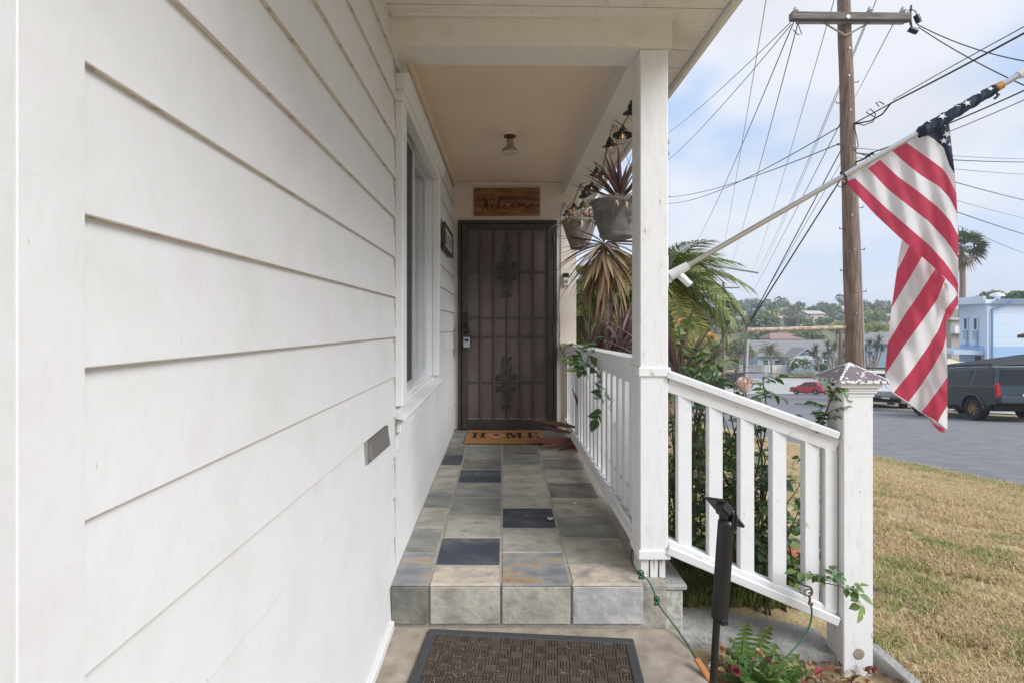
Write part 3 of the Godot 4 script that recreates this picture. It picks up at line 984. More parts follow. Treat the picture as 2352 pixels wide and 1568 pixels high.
# ---------------------------------------------------------------- railings
func build_railings() -> void:
	var r := thing("porch_railing", "white wooden railing along the porch with slim square balusters", "railing", W(0.64, -1.1, 4.0))
	var mb := MB.new()
	mb.hexa([W(0.595, -0.222, 2.60), W(0.700, -0.222, 2.60), W(0.690, -0.268, 5.527), W(0.572, -0.268, 5.527), W(0.598, -0.178, 2.60), W(0.700, -0.178, 2.60), W(0.690, -0.232, 5.527), W(0.575, -0.232, 5.527)])
	mi("top_rail", mb, M.rail, r)
	mb = MB.new()
	mb.hexa([W(0.612, -0.300, 2.60), W(0.655, -0.300, 2.60), W(0.650, -0.325, 5.526), W(0.602, -0.325, 5.526), W(0.612, -0.2225, 2.60), W(0.655, -0.2225, 2.60), W(0.650, -0.2685, 5.526), W(0.602, -0.2685, 5.526)])
	mi("sub_rail", mb, M.rail, r)
	mb = MB.new()
	mb.hexa([W(0.590, -1.022, 2.60), W(0.690, -1.022, 2.60), W(0.680, -1.014, 5.527), W(0.575, -1.014, 5.527), W(0.592, -0.992, 2.60), W(0.690, -0.985, 2.60), W(0.680, -0.975, 5.527), W(0.577, -0.982, 5.527)])
	mi("bottom_rail", mb, M.rail, r)
	mb = MB.new()
	mb.hexa([W(0.608, -0.9915, 2.60), W(0.628, -0.9870, 2.60), W(0.620, -0.977, 5.526), W(0.598, -0.981, 5.526), W(0.608, -0.966, 2.60), W(0.622, -0.972, 2.60), W(0.615, -0.963, 5.526), W(0.598, -0.956, 5.526)])
	mi("shoe_moulding", mb, M.rail, r)
	var d := 2.74
	while d < 5.48:
		mb = MB.new()
		var t := (d - 2.6) / 2.93
		mb.bx(W(0.630 - 0.008 * t, -0.986 + 0.01 * t, d), W(0.668 - 0.008 * t, lerpf(-0.2225, -0.268, t) - 0.0005, d + 0.058), 0.002)
		mi("baluster", mb, M.rail, r)
		d += 0.160
	# the stair railing, sloping to the newel
	var s := thing("stair_railing", "white sloping stair railing with six wide balusters and a capped newel post", "railing", W(1.1, -1.4, 2.4))
	var pa := W(0.722, -0.235, 2.47)
	var pb := W(1.398, -0.478, 2.345)
	mb = MB.new()
	mb.bar(pa, pb, 0.088, 0.032, Vector3.UP, 0.004)
	mi("top_rail", mb, M.rail, s)
	mb = MB.new()
	var dn := Vector3(0, -0.048, 0)
	mb.bar(pa + dn, pb + dn, 0.05, 0.058, Vector3.UP, 0.003)
	mi("sub_rail", mb, M.rail, s)
	mb = MB.new()
	var qa := W(0.722, -1.002, 2.465)
	var qb := W(1.398, -1.250, 2.345)
	mb.bar(qa, qb, 0.085, 0.036, Vector3.UP, 0.003)
	mi("bottom_rail", mb, M.rail, s)
	mb = MB.new()
	mb.bar(qa + Vector3(0, 0.030, -0.004), qb + Vector3(0, 0.030, -0.004), 0.055, 0.026, Vector3.UP, 0.006)
	mi("shoe_rail", mb, M.rail, s)
	for i in 6:
		var t: float = [0.105, 0.292, 0.479, 0.666, 0.853, 0.963][i]
		var top := pa.lerp(pb, t) + dn
		var low := qa.lerp(qb, t)
		mb = MB.new()
		mb.bx(Vector3(top.x - 0.030, low.y + 0.036, top.z - 0.020 + (0.004 if i == 5 else 0.0)), Vector3(top.x + (0.030 if i < 5 else 0.022), top.y - 0.02, top.z + 0.020 + (0.004 if i == 5 else 0.0)), 0.002)
		mi("baluster", mb, M.rail, s)
	mb = MB.new()
	mb.bx(W(1.400, -1.52, 2.295), W(1.524, -0.305, 2.417), 0.004)
	var np := mi("newel_post", mb, M.trim, s)
	mb = MB.new()
	var steps := [[0.003, -0.315, -0.300], [0.010, -0.2995, -0.292], [0.012, -0.2915, -0.276], [0.024, -0.2755, -0.258]]
	for e in steps:
		mb.bx(W(1.400 - e[0], e[1], 2.295 - e[0]), W(1.524 + e[0], e[2], 2.417 + e[0]), 0.002)
	mi("cap_moulding", mb, M.rail, np)
	# low pyramid cap: brown primer showing where the white has peeled from edges and ridges
	mb = MB.new()
	mb.bx(W(1.360, -0.2575, 2.255), W(1.564, -0.243, 2.457), 0.002)
	mi("cap_edge", mb, tmat(tex(263, 0.03, [[0.0, 0.06, 0.045, 0.04], [0.36, 0.10, 0.075, 0.07], [0.40, 0.78, 0.77, 0.75], [1.0, 0.80, 0.80, 0.79]], 256, 4), Vector3(6, 6, 6), 0.7), np)
	mb = MB.new()
	var ap := W(1.462, -0.178, 2.356)
	var cs := [W(1.361, -0.2425, 2.256), W(1.563, -0.2425, 2.256), W(1.563, -0.2425, 2.456), W(1.361, -0.2425, 2.456)]
	for i in 4:
		mb.tri_from(cs[i], cs[(i + 1) % 4], ap, W(1.462, -0.5, 2.356))
	mi("cap_top", mb, tmat(tex(269, 0.012, [[0.0, 0.17, 0.13, 0.145], [0.62, 0.215, 0.165, 0.185], [0.72, 0.235, 0.18, 0.195], [0.75, 0.78, 0.77, 0.76], [1.0, 0.8, 0.8, 0.8]], 512, 6), Vector3(3.1, 3.1, 3.1), 0.65), np)
	mb = MB.new()
	for i in 4:
		var a: Vector3 = cs[i]
		for k in 7:
			var t0 := 0.02 + k * 0.138
			var l := 0.10 * rr(0.6, 1.0)
			var p: Vector3 = a.lerp(ap, t0) + Vector3(0, 0.0012, 0)
			var q: Vector3 = a.lerp(ap, minf(t0 + l + 0.03, 1.0)) + Vector3(0, 0.0014, 0)
			var side := (q - p).cross(Vector3.UP).normalized() * rr(0.002, 0.005) * (0.8 + t0)
			mb.quad_from(p - side - Vector3(0, 0.0016, 0), p + side - Vector3(0, 0.0016, 0), q + side - Vector3(0, 0.0016, 0), q - side - Vector3(0, 0.0016, 0), p - Vector3(0, 0.1, 0))
			mb.quad_from(p - side * 1.4 - Vector3(0, 0.003, 0), p + Vector3(0, 0.0004, 0), q + Vector3(0, 0.0004, 0), q - side * 1.4 - Vector3(0, 0.003, 0), p - Vector3(0, 0.1, 0))
			mb.quad_from(p + side * 1.4 - Vector3(0, 0.003, 0), p + Vector3(0, 0.0004, 0), q + Vector3(0, 0.0004, 0), q + side * 1.4 - Vector3(0, 0.003, 0), p - Vector3(0, 0.1, 0))
	mb.lathe(Transform3D(Basis(), ap - Vector3(0, 0.013, 0)), [[0.024, 0.0], [0.012, 0.0085], [0.0, 0.0145]], 9)
	mi("paint_flakes", mb, M.rail, np)
	mb = MB.new()
	mb.lathe(Transform3D(Basis(Vector3.RIGHT, PI / 2), W(1.464, -1.375, 2.2948)), [[0.024, 0.0], [0.022, 0.002], [0.010, 0.003], [0.0, 0.002]], 11)
	mi("knot", mb, M.bark, np)
	for p in [[1.474, -0.705, 0.006], [1.430, -0.83, 0.003]]:
		mb = MB.new()
		mb.lathe(Transform3D(Basis(Vector3.RIGHT, PI / 2), W(p[0], p[1], 2.2945)), [[p[2], 0.0], [p[2] * 0.8, 0.0015], [0.0, 0.0015]], 10)
		mi("screw_plug", mb, M.rail, np)

# ---------------------------------------------------------------- plants for the distance
# leaves: [r, g, b] linear, mixed at random leaf by leaf
func crown_mesh(rad: Vector3, count: int, size: float, pal: Array, lobes: int, inner := 0.35) -> ArrayMesh:
	var mb := MB.new()
	mb.colored = true
	var cs := []
	for i in lobes:
		var p := rdir()
		p.y = absf(p.y) * 1.1 - 0.35
		cs.append([p * rr(inner, 0.78), rr(0.26, 0.46)])
	for i in count:
		var l: Array = cs[rng.randi() % lobes]
		var c0: Vector3 = l[0]
		var p = c0 + rdir() * l[1] * pow(rng.randf(), 0.4)
		var q := Vector3(p.x * rad.x, p.y * rad.y, p.z * rad.z)
		var a := rdir() * size * rr(0.6, 1.3)
		var b := a.cross(rdir()).normalized() * size * rr(0.35, 0.7)
		var c: Color = pal[rng.randi() % pal.size()]
		mb.col = c * rr(0.75, 1.25)
		mb.tri(q - a, q + b, q + a)
		mb.tri(q - a, q + a, q - b)
	return mb.mesh()

func shades(list: Array) -> Array:
	var out := []
	for c in list:
		out.append(Color(c[0], c[1], c[2]))
	return out

const OLIVE := [[0.189, 0.217, 0.085], [0.264, 0.273, 0.122], [0.142, 0.16, 0.056], [0.32, 0.311, 0.16]]
const GREEN := [[0.104, 0.179, 0.047], [0.151, 0.246, 0.066], [0.208, 0.311, 0.085], [0.085, 0.133, 0.042]]
const GREY := [[0.246, 0.273, 0.217], [0.32, 0.339, 0.282], [0.179, 0.198, 0.151], [0.377, 0.377, 0.32]]
const YELLOW := [[0.358, 0.395, 0.066], [0.471, 0.471, 0.094], [0.264, 0.32, 0.056], [0.189, 0.246, 0.056]]
const ROSY := [[0.377, 0.264, 0.226], [0.471, 0.339, 0.293], [0.282, 0.217, 0.17], [0.302, 0.282, 0.189]]

# a tree whose crown spans u0..u1 and v0..v1 at distance d, standing on the ground there
func tree(nm: String, label: String, u0: float, u1: float, v0: float, v1: float, d: float, pal: Array, count: int, leaf: float, group := "", trunk := true) -> void:
	var a := P(u0, v0, d)
	var b := P(u1, v1, d)
	var c := (a + b) * 0.5
	var base := Vector3(c.x, CH + ground_h(c.x, d), -d)
	if base.y > b.y - 0.1:
		base.y = b.y - 0.3
	var o := thing(nm, label, "tree" if trunk else "shrub", base, group)
	var rad := Vector3((b.x - a.x) * 0.5, (a.y - b.y) * 0.5, (b.x - a.x) * 0.45)
	put("crown", crown_mesh(rad, count, leaf, shades(pal), 16), M.far_leaf, Transform3D(Basis(), c), o)
	var mb := MB.new()
	var r := rad.x * 0.09 + 0.05
	mb.tube([base - Vector3(0, 0.4, 0), base.lerp(c, 0.5) + Vector3(r * 0.5, 0, 0), c], [r, r * 0.8, r * 0.5], 7)
	for k in 6:
		var e := c + Vector3(rr(-0.6, 0.6) * rad.x, rr(0.0, 0.55) * rad.y, rr(-0.6, 0.6) * rad.z)
		mb.tube([base.lerp(c, rr(0.5, 0.8)), c.lerp(e, 0.5) - Vector3(0, 0.1 * rad.y, 0), e], [r * 0.5, r * 0.32, r * 0.12], 5)
	mi("trunk" if trunk else "stems", mb, M.bark, o)

# fan palm: thin trunk, a ball of pleated fans and a skirt of dead ones
func fan_palm(label: String, u: float, v_top: float, v_base: float, d: float, cr: float, tr: float, detail: int, group := "") -> void:
	var top := P(u, v_top, d) - Vector3(0, cr * 0.8, 0)
	var base := P(u, v_base, d)
	var o := thing("fan_palm", label, "palm tree", base, group)
	var mb := MB.new()
	mb.tube([base - Vector3(0, 1, 0), base.lerp(top, 0.5) + Vector3(tr * 0.4, 0, 0), top], [tr * 1.25, tr, tr * 0.85], 8)
	mi("trunk", mb, M.bark, o)
	var fans := MB.new()
	fans.colored = true
	for i in detail:
		var dir := rdir()
		dir.y = dir.y * 0.75 + 0.25
		dir = dir.normalized()
		var dead := dir.y < -0.35
		fans.col = Color(0.22, 0.16, 0.09) * rr(0.7, 1.2) if dead else Color(0.065, 0.105, 0.03) * rr(0.7, 1.5)
		if not dead and rng.randf() < 0.25:
			fans.col = Color(0.17, 0.18, 0.07)
		var stalk := top + dir * cr * 0.5
		var side := dir.cross(Vector3.UP + rdir() * 0.4).normalized()
		var upv := side.cross(dir)
		fans.tri(top - side * cr * 0.015, top + side * cr * 0.015, stalk)
		for k in 9:
			var an := lerpf(-1.25, 1.25, k / 8.0)
			var tip := stalk + (dir * cos(an) + side * sin(an)) * cr * 0.55 * rr(0.85, 1.1) - Vector3(0, cr * 0.14 * rr(0.6, 1.6), 0)
			var m := stalk + (dir * cos(an) + side * sin(an)) * cr * 0.28
			var wv := (side * cos(an) - dir * sin(an)) * cr * 0.045 + upv * cr * 0.012
			fans.tri(stalk, m - wv, m + wv)
			fans.tri(m - wv, tip, m + wv)
	mi("fronds", fans, M.far_leaf, o)

# one feather frond along +z, arching up then down
func frond_mesh(length: float, rise: float, droop: float, leaflet: float, pairs: int, pal: Array, hang := 0.35, wid := 0.012) -> ArrayMesh:
	var mb := MB.new()
	mb.colored = true
	var pts := []
	for i in 13:
		var t := i / 12.0
		pts.append(Vector3(0, rise * sin(t * 1.7) - droop * t * t, length * (t - 0.16 * t * t)))
	mb.col = Color(0.20, 0.19, 0.07)
	mb.tube(pts, [0.016, 0.015, 0.014, 0.013, 0.012, 0.011, 0.010, 0.009, 0.008, 0.007, 0.006, 0.005, 0.003].map(func(r): return r * length * 0.7), 4, false)
	for i in pairs:
		var t := 0.10 + 0.90 * i / (pairs - 1.0)
		var f := t * 12.0
		var k := mini(int(f), 11)
		var p: Vector3 = pts[k].lerp(pts[k + 1], f - k)
		var fw: Vector3 = (pts[k + 1] - pts[k]).normalized()
		var ll := leaflet * (0.45 + 0.75 * sin(PI * clampf(t * 0.9 + 0.12, 0.0, 1.0))) * rr(0.85, 1.12)
		for s in [-1.0, 1.0]:
			var dir: Vector3 = (Vector3(s, 0.28 + rr(-0.15, 0.2), 0) + fw * (0.55 + 0.5 * t)).normalized()
			var m := p + dir * ll * 0.5
			var tip := p + dir * ll - Vector3(0, ll * hang * rr(0.5, 1.4), 0)
			var wv := fw * wid
			var c: Color = pal[rng.randi() % pal.size()]
			mb.col = c * rr(0.75, 1.3)
			mb.tri(p - wv * 0.4, p + wv * 0.4, m + wv)
			mb.tri(p - wv * 0.4, m + wv, m - wv)
			mb.tri(m - wv, m + wv, tip)
	return mb.mesh()

func feather_palm(nm: String, label: String, base: Vector3, top: Vector3, tr: float, meshes: Array, count: int, lo: float, hi: float) -> Node3D:
	var o := thing(nm, label, "palm tree", base)
	var mb := MB.new()
	mb.tube([base - Vector3(0, 0.3, 0), base.lerp(top, 0.5) + Vector3(tr * 0.5, 0, 0), top], [tr * 1.2, tr, tr * 0.9], 8)
	mi("trunk", mb, M.bark, o)
	for i in count:
		var an := TAU * (i * 0.381966)
		var el := lerpf(lo, hi, i / (count - 1.0)) + rr(-0.08, 0.08)
		var dir := Vector3(cos(an) * cos(el), sin(el), sin(an) * cos(el))
		put("frond", meshes[i % meshes.size()], M.far_leaf, Transform3D(look_basis(dir), top), o)
	return o

# yucca: bare leaning limbs, each with a ball of spikes
func yucca(label: String, u: float, v_base: float, d: float, heads: Array, r: float, group: String) -> void:
	var base := P(u, v_base, d)
	var o := thing("yucca_tree", label, "yucca", base, group)
	var mb := MB.new()
	for hd in heads:
		var q := P(hd[0], hd[1], d + rr(-0.5, 0.5))
		mb.tube([base - Vector3(0, 0.3, 0), base.lerp(q, 0.5) + Vector3(rr(-0.2, 0.2), -0.1, 0), q], [0.16, 0.12, 0.09], 6)
	mi("limbs", mb, M.bark, o)
	for hd in heads:
		var q := P(hd[0], hd[1], d + rr(-0.5, 0.5))
		var f := MB.new()
		f.colored = true
		for i in 90:
			var dir := rdir()
			dir.y = dir.y * 0.8 + 0.15
			f.col = (Color(0.10, 0.13, 0.045) if dir.y > -0.35 else Color(0.22, 0.18, 0.11)) * rr(0.7, 1.4)
			var s := dir.cross(Vector3.UP).normalized() * r * 0.05
			f.tri(q - s, q + s, q + dir * r * rr(0.75, 1.1) - Vector3(0, r * 0.1, 0))
		mi("spikes", f, M.far_leaf, o)

# ---------------------------------------------------------------- houses
func T3(x: float, h: float, d: float, yaw := 0.0) -> Transform3D:
	return Transform3D(Basis(Vector3.UP, yaw), W(x, h, d))

func pane_on(o: Node, t: Transform3D, c: Vector3, w: float, hh: float, frame: Material, glass: Material, bars := 1) -> void:
	# a window facing +z of t: frame proud of the wall, pane set back in it
	var mb := MB.new()
	for s in [-1.0, 1.0]:
		mb.box(t * Transform3D(Basis(), c + Vector3(s * (w * 0.5 + 0.04), 0, 0.03)), Vector3(0.04, hh * 0.5 + 0.08, 0.03))
		mb.box(t * Transform3D(Basis(), c + Vector3(0, s * (hh * 0.5 + 0.04), 0.029)), Vector3(w * 0.5, 0.04, 0.029))
	for i in bars:
		mb.box(t * Transform3D(Basis(), c + Vector3(0, hh * ((i + 1.0) / (bars + 1.0) - 0.5), 0.02)), Vector3(w * 0.5, 0.025, 0.018))
	var f := mi("window", mb, frame, o)
	mb = MB.new()
	mb.box(t * Transform3D(Basis(), c + Vector3(0, 0, 0.008)), Vector3(w * 0.5, hh * 0.5, 0.006))
	mi("pane", mb, glass, f)

func gable_roof(mb: MB, t: Transform3D, w: float, dp: float, y: float, rise: float, over: float, hip := 0.0) -> void:
	# ridge along local x
	var a := w * 0.5 + over
	var b := dp * 0.5 + over
	var r := a - hip
	var th := 0.16
	for s in [-1.0, 1.0]:
		var q := [t * Vector3(-a, y, s * b), t * Vector3(a, y, s * b), t * Vector3(r, y + rise, 0), t * Vector3(-r, y + rise, 0)]
		var up := t.basis * Vector3(0, th, 0)
		mb.hexa([q[0], q[1], q[2], q[3], q[0] + up, q[1] + up, q[2] + up, q[3] + up])
	if hip > 0.0:
		for s in [-1.0, 1.0]:
			mb.tri_from(t * Vector3(s * a, y + th, -b), t * Vector3(s * a, y + th, b), t * Vector3(s * r, y + rise + th, 0), t * Vector3(0, y, 0))

func plain_house(nm: String, label: String, t: Transform3D, w: float, dp: float, wall: float, rise: float, wm: Material, rm: Material, wins: Array, hip := 0.0, group := "") -> Node3D:
	var o := thing(nm, label, "house", t.origin, group)
	var mb := MB.new()
	mb.box(t * Transform3D(Basis(), Vector3(0, wall * 0.5 - 0.6, 0)), Vector3(w * 0.5, wall * 0.5 + 0.6, dp * 0.5))
	if hip <= 0.0 and rise > 0.0:
		for s in [-1.0, 1.0]:
			mb.tri_from(t * Vector3(s * w * 0.5, wall, -dp * 0.5), t * Vector3(s * w * 0.5, wall, dp * 0.5), t * Vector3(s * w * 0.5, wall + rise, 0), t * Vector3(0, wall, 0))
	mi("wall", mb, wm, o)
	mb = MB.new()
	if rise > 0.0:
		gable_roof(mb, t, w, dp, wall, rise, 0.4, hip)
	else:
		mb.box(t * Transform3D(Basis(), Vector3(0, wall + 0.12, 0)), Vector3(w * 0.5 + 0.3, 0.12, dp * 0.5 + 0.3))
	mi("roof", mb, rm, o)
	for q in wins:
		pane_on(o, t, Vector3(q[0], q[1], dp * 0.5), q[2], q[3], M.far_white, M.far_glass, int(q[4]) if q.size() > 4 else 1)
	return o

# boards lapped over a flat wall from a to b (bottom corners), up to height top
func lapped(a: Vector3, b: Vector3, top: float, step: float, out: Vector3) -> MB:
	var mb := MB.new()
	var y := a.y
	while y < top - 0.01:
		var y1 := minf(y + step, top)
		var p := Vector3(a.x, y, a.z)
		var q := Vector3(b.x, y, b.z)
		var p1 := Vector3(a.x, y1, a.z)
		var q1 := Vector3(b.x, y1, b.z)
		var from := p - out
		mb.quad_from(p + out * 0.03, q + out * 0.03, q1 + out * 0.006, p1 + out * 0.006, from)
		mb.quad_from(p + out * 0.03, q + out * 0.03, q, p, p + Vector3(0, 1, 0))
		y = y1
	return mb

func build_distance() -> void:
	M.far_white = mat(lin(0.75, 0.75, 0.74), 0.6)
	M.far_glass = mat(lin(0.035, 0.045, 0.055), 0.08)
	M.grey_roof = tmat(tex(271, 0.04, [[0.0, 0.19, 0.185, 0.18], [0.5, 0.25, 0.245, 0.24], [1.0, 0.31, 0.30, 0.295]], 256, 5), Vector3(0.6, 0.6, 0.6), 0.9)
	M.brown_roof = mat(lin(0.22, 0.155, 0.13), 0.9)
	M.pale_roof = mat(lin(0.50, 0.48, 0.46), 0.9)
	M.blue_grey = mat(lin(0.34, 0.42, 0.50), 0.7)
	M.cream = mat(lin(0.62, 0.54, 0.46), 0.8)
	M.beige = mat(lin(0.42, 0.39, 0.34), 0.8)
	M.dark_blue = mat(lin(0.10, 0.15, 0.21), 0.7)
	# the grey-blue cottage across the side street
	var t := T3(49.6, -8.75, 98.0)
	var o := plain_house("cottage", "grey blue cottage with grey shingle roof and white gable behind the flowering bush", t, 13.0, 7.0, 2.55, 2.55, M.blue_grey, M.grey_roof, [[-5.2, 1.5, 0.9, 1.0], [-3.2, 1.5, 0.9, 1.0], [5.0, 1.4, 1.0, 1.1]])
	var g := T3(49.8, -8.75, 93.6, PI / 2)
	var mb := MB.new()
	mb.box(g * Transform3D(Basis(), Vector3(0, 1.2, 0)), Vector3(1.9, 1.2, 2.4))
	mb.tri_from(g * Vector3(-1.9, 2.4, -2.4), g * Vector3(-1.9, 2.4, 2.4), g * Vector3(-1.9, 4.0, 0), g * Vector3(0, 2.4, 0))
	mi("front_wing", mb, M.blue_grey, o)
	mb = MB.new()
	gable_roof(mb, g, 3.8, 4.8, 2.4, 1.6, 0.25)
	mi("wing_roof", mb, M.grey_roof, o)
	var ft := T3(49.8, -8.75, 91.69)
	mb = MB.new()
	for s in [-1.0, 1.0]:
		mb.bar(ft * Vector3(s * 2.65, 2.36, 0.25), ft * Vector3(0, 4.12, 0.25), 0.06, 0.24, Vector3.BACK)
	mi("barge_board", mb, M.far_white, o)
	mb = MB.new()
	mb.prism(ft, PackedVector2Array([Vector2(-1.2, 3.0), Vector2(1.2, 3.0), Vector2(0, 3.85)]), 0.0, 0.05)
	mi("gable_panel", mb, M.dark_blue, o)
	pane_on(o, ft, Vector3(0, 3.3, 0.06), 0.36, 0.36, M.far_white, M.far_glass, 0)
	mb = MB.new()
	mb.prism(ft, PackedVector2Array([Vector2(-2.2, 2.3), Vector2(2.2, 2.3), Vector2(1.35, 2.9), Vector2(-1.35, 2.9)]), 0.0, 0.04)
	mi("gable_boarding", mb, M.far_white, o)
	for x in [3.4, 4.4]:
		mb = MB.new()
		mb.box(T3(49.6 + x, -7.6, 94.2), Vector3(0.07, 1.2, 0.07))
		mi("porch_column", mb, M.far_white, o)
	mb = MB.new()
	mb.box(T3(53.4, -7.75, 94.44), Vector3(0.45, 1.0, 0.04))
	mi("door", mb, M.dark_blue, o)
	# board fence and stepped wall before it
	o = thing("garden_fence", "tall white panel fence beside the grey blue cottage", "fence", W(42.0, -9.0, 90.0))
	for i in 6:
		mb = MB.new()
		var x := 38.6 + i * 1.28
		mb.box(T3(x, -8.0, 90.0 - 0.05 * (i % 2)), Vector3(0.60, 0.82, 0.04))
		mi("panel", mb, M.far_white if i > 2 else mat(lin(0.48, 0.50, 0.53), 0.7), o)
		mb = MB.new()
		mb.box(T3(x + 0.64, -7.98, 90.0), Vector3(0.05, 0.9, 0.07))
		mi("post", mb, M.far_white, o)
	o = thing("retaining_wall", "low grey stepped retaining wall at the street corner", "wall", W(40.0, -9.2, 87.0))
	mb = MB.new()
	mb.prism(T3(0, 0, 87.0), PackedVector2Array([Vector2(37.0, -9.6), Vector2(42.8, -9.6), Vector2(42.8, -9.0), Vector2(41.8, -8.5), Vector2(40.4, -8.25), Vector2(37.0, -7.9)]), -0.2, 0.2)
	mi("wall", mb, mat(lin(0.28, 0.30, 0.33), 0.85), o)
	# cottage lawn and pavement
	mb = MB.new()
	var rows := []
	for d in [87.4, 89.0, 91.0]:
		rows.append([W(43.4, road_h(d) + 0.16, d), W(52.0, road_h(d) + 0.16, d), W(57.0, road_h(d) + 0.16, d)])
	mb.sheet(rows)
	structure("cottage_lawn", mb, mat(lin(0.13, 0.17, 0.045), 0.95))
	# houses on the hillside
	var hg := "houses on the far hillside"
	plain_house("hillside_house", "long cream house with a grey roof, four small windows, high on the hillside", T3(70.3, -2.75, 165.0), 10.5, 6.0, 2.5, 1.2, M.cream, M.grey_roof, [[-3.5, 1.3, 0.55, 0.9], [-1.1, 1.45, 0.6, 0.9], [0.5, 1.45, 1.1, 0.9], [3.7, 1.3, 2.6, 0.9]], 1.6, hg)
	plain_house("hillside_house", "broad pale roof of the house above the long cream house", T3(81.0, -1.0, 196.0), 12.0, 9.0, 2.6, 1.3, M.cream, M.pale_roof, [[-2, 1.4, 1.2, 1.0]], 3.0, hg)
	plain_house("hillside_house", "white house with a pinkish roof between the dense trees on the hillside", T3(85.6, -2.9, 170.0, 0.3), 5.0, 5.0, 2.6, 1.4, M.far_white, mat(lin(0.48, 0.36, 0.32), 0.9), [[0.9, 1.4, 0.6, 1.0]], 0.0, hg)
	plain_house("hillside_house", "low tan house with a flat roof just above the grey cottage roof", T3(62.8, -4.6, 125.0), 5.4, 4.0, 1.7, 0.0, M.cream, M.brown_roof, [[-0.2, 0.9, 0.7, 0.8], [1.8, 0.9, 0.9, 0.9]], 0.0, hg)
	plain_house("hillside_house", "flat dark shed roof on pale blue walls above the grey cottage roof", T3(65.7, -4.7, 122.0), 2.6, 3.0, 1.0, 0.0, mat(lin(0.50, 0.58, 0.62), 0.8), M.dark_blue, [], 0.0, hg)
	plain_house("hillside_house", "pink roofed house low on the slope behind the grey cottage roof", T3(59.0, -4.9, 118.0), 7.0, 5.0, 0.9, 1.1, M.cream, mat(lin(0.33, 0.22, 0.19), 0.9), [], 1.4, hg)
	plain_house("hillside_house", "small white house on the skyline beside the tall thin palm", T3(151.0, 1.6, 262.0), 9.0, 6.0, 2.8, 1.2, M.far_white, M.pale_roof, [[-2, 1.4, 0.9, 1.2], [2, 1.4, 0.9, 1.2]], 1.5, hg)
	plain_house("hillside_house", "white skyline house below the rosy brown tree", T3(138.0, 0.6, 245.0, -0.2), 7.0, 6.0, 2.6, 1.3, M.far_white, M.pale_roof, [[0, 1.4, 1.2, 1.0]], 0.0, hg)
	plain_house("hillside_house", "peach house among the bushes left of the dense dark tree", T3(98.0, -0.6, 178.0, 0.2), 6.0, 5.0, 2.4, 1.0, mat(lin(0.62, 0.46, 0.36), 0.8), M.pale_roof, [[1.2, 1.3, 0.7, 0.8]], 0.0, hg)
	plain_house("hillside_house", "grey hip roofed house beyond the brown utility pole and the flag", T3(123.0, -1.8, 180.0), 9.0, 7.0, 2.2, 1.4, M.beige, M.pale_roof, [[-1.5, 1.2, 1.0, 0.9]], 3.0, hg)
	plain_house("blue_cottage", "blue cottage with one white window behind the yuccas and the pickup", T3(66.6, -8.6, 100.0), 7.5, 6.0, 4.4, 1.8, mat(lin(0.22, 0.33, 0.45), 0.8), M.grey_roof, [[-2.1, 1.7, 0.75, 1.5]], 1.5)
	build_blue_building()
	# trees along the skyline and on the slope
	var sky := "trees on the far skyline"
	tree("eucalyptus_tree", "airy grey green tree on the skyline left of the palms", 1700, 1760, 684, 722, 250.0, GREY, 2600, 0.55, sky)
	tree("eucalyptus_tree", "grey green tree behind the far utility pole", 1658, 1694, 686, 722, 235.0, GREY, 1600, 0.5, sky)
	tree("round_tree", "round yellow green tree at the foot of the paired palms", 1758, 1788, 702, 720, 240.0, YELLOW, 1100, 0.45, sky)
	tree("broad_tree", "broad olive tree right of the paired palms", 1802, 1853, 697, 735, 235.0, OLIVE, 2400, 0.5, sky)
	tree("broad_tree", "green tree next to the rosy tree on the skyline", 1852, 1890, 700, 728, 240.0, GREEN, 1700, 0.5, sky)
	tree("jacaranda_tree", "rosy brown tree beside the tall thin palm", 1896, 1936, 703, 732, 230.0, ROSY, 1700, 0.5, sky)
	tree("broad_tree", "tall rounded tree right of the brown utility pole", 1979, 2027, 688, 742, 200.0, OLIVE, 2400, 0.5, sky)
	tree("broad_tree", "wide grey green tree above the blue building's roof", 2244, 2328, 662, 712, 95.0, OLIVE, 2600, 0.28, sky)
	tree("broad_tree", "dark green tree above the right end of the blue building", 2308, 2372, 660, 716, 80.0, GREEN, 2400, 0.22, sky)
	tree("round_tree", "small tree on the skyline just left of the brown utility pole", 1936, 1962, 712, 736, 225.0, GREY, 800, 0.45, sky)
	var slope := "trees and bushes on the hillside"
	tree("dense_tree", "dense dark green tree under the paired palms", 1722, 1796, 716, 760, 160.0, GREEN, 3000, 0.36, slope)
	tree("dense_tree", "dark green bushy tree below the rosy tree", 1872, 1920, 726, 752, 160.0, GREEN, 1700, 0.34, slope)
	tree("broad_tree", "pinkish bare-looking tree round the far dark pole", 1818, 1862, 722, 760, 165.0, ROSY, 1500, 0.36, slope)
	tree("round_tree", "bright yellow green tree left of the brown utility pole", 1895, 1948, 738, 768, 118.0, YELLOW, 1800, 0.28, slope)
	tree("broad_tree", "mid green bush on the slope above the coconut palm", 1742, 1792, 752, 782, 122.0, GREEN, 1900, 0.28, slope)
	tree("broad_tree", "olive bush on the slope above the white gable", 1838, 1896, 756, 786, 116.0, OLIVE, 1900, 0.27, slope)
	tree("broad_tree", "bright bush behind the blue cottage and the pole", 1978, 2046, 738, 772, 120.0, YELLOW, 1900, 0.28, slope)
	tree("broad_tree", "grey green bush below the long cream house", 1690, 1735, 752, 772, 140.0, OLIVE, 1300, 0.28, slope)
	tree("broad_tree", "green shrubs along the slope right of the white house", 1812, 1850, 752, 776, 135.0, GREEN, 1300, 0.28, slope)
	tree("broad_tree", "olive shrubs at the left end of the slope", 1560, 1670, 706, 770, 150.0, OLIVE, 2600, 0.4, slope)
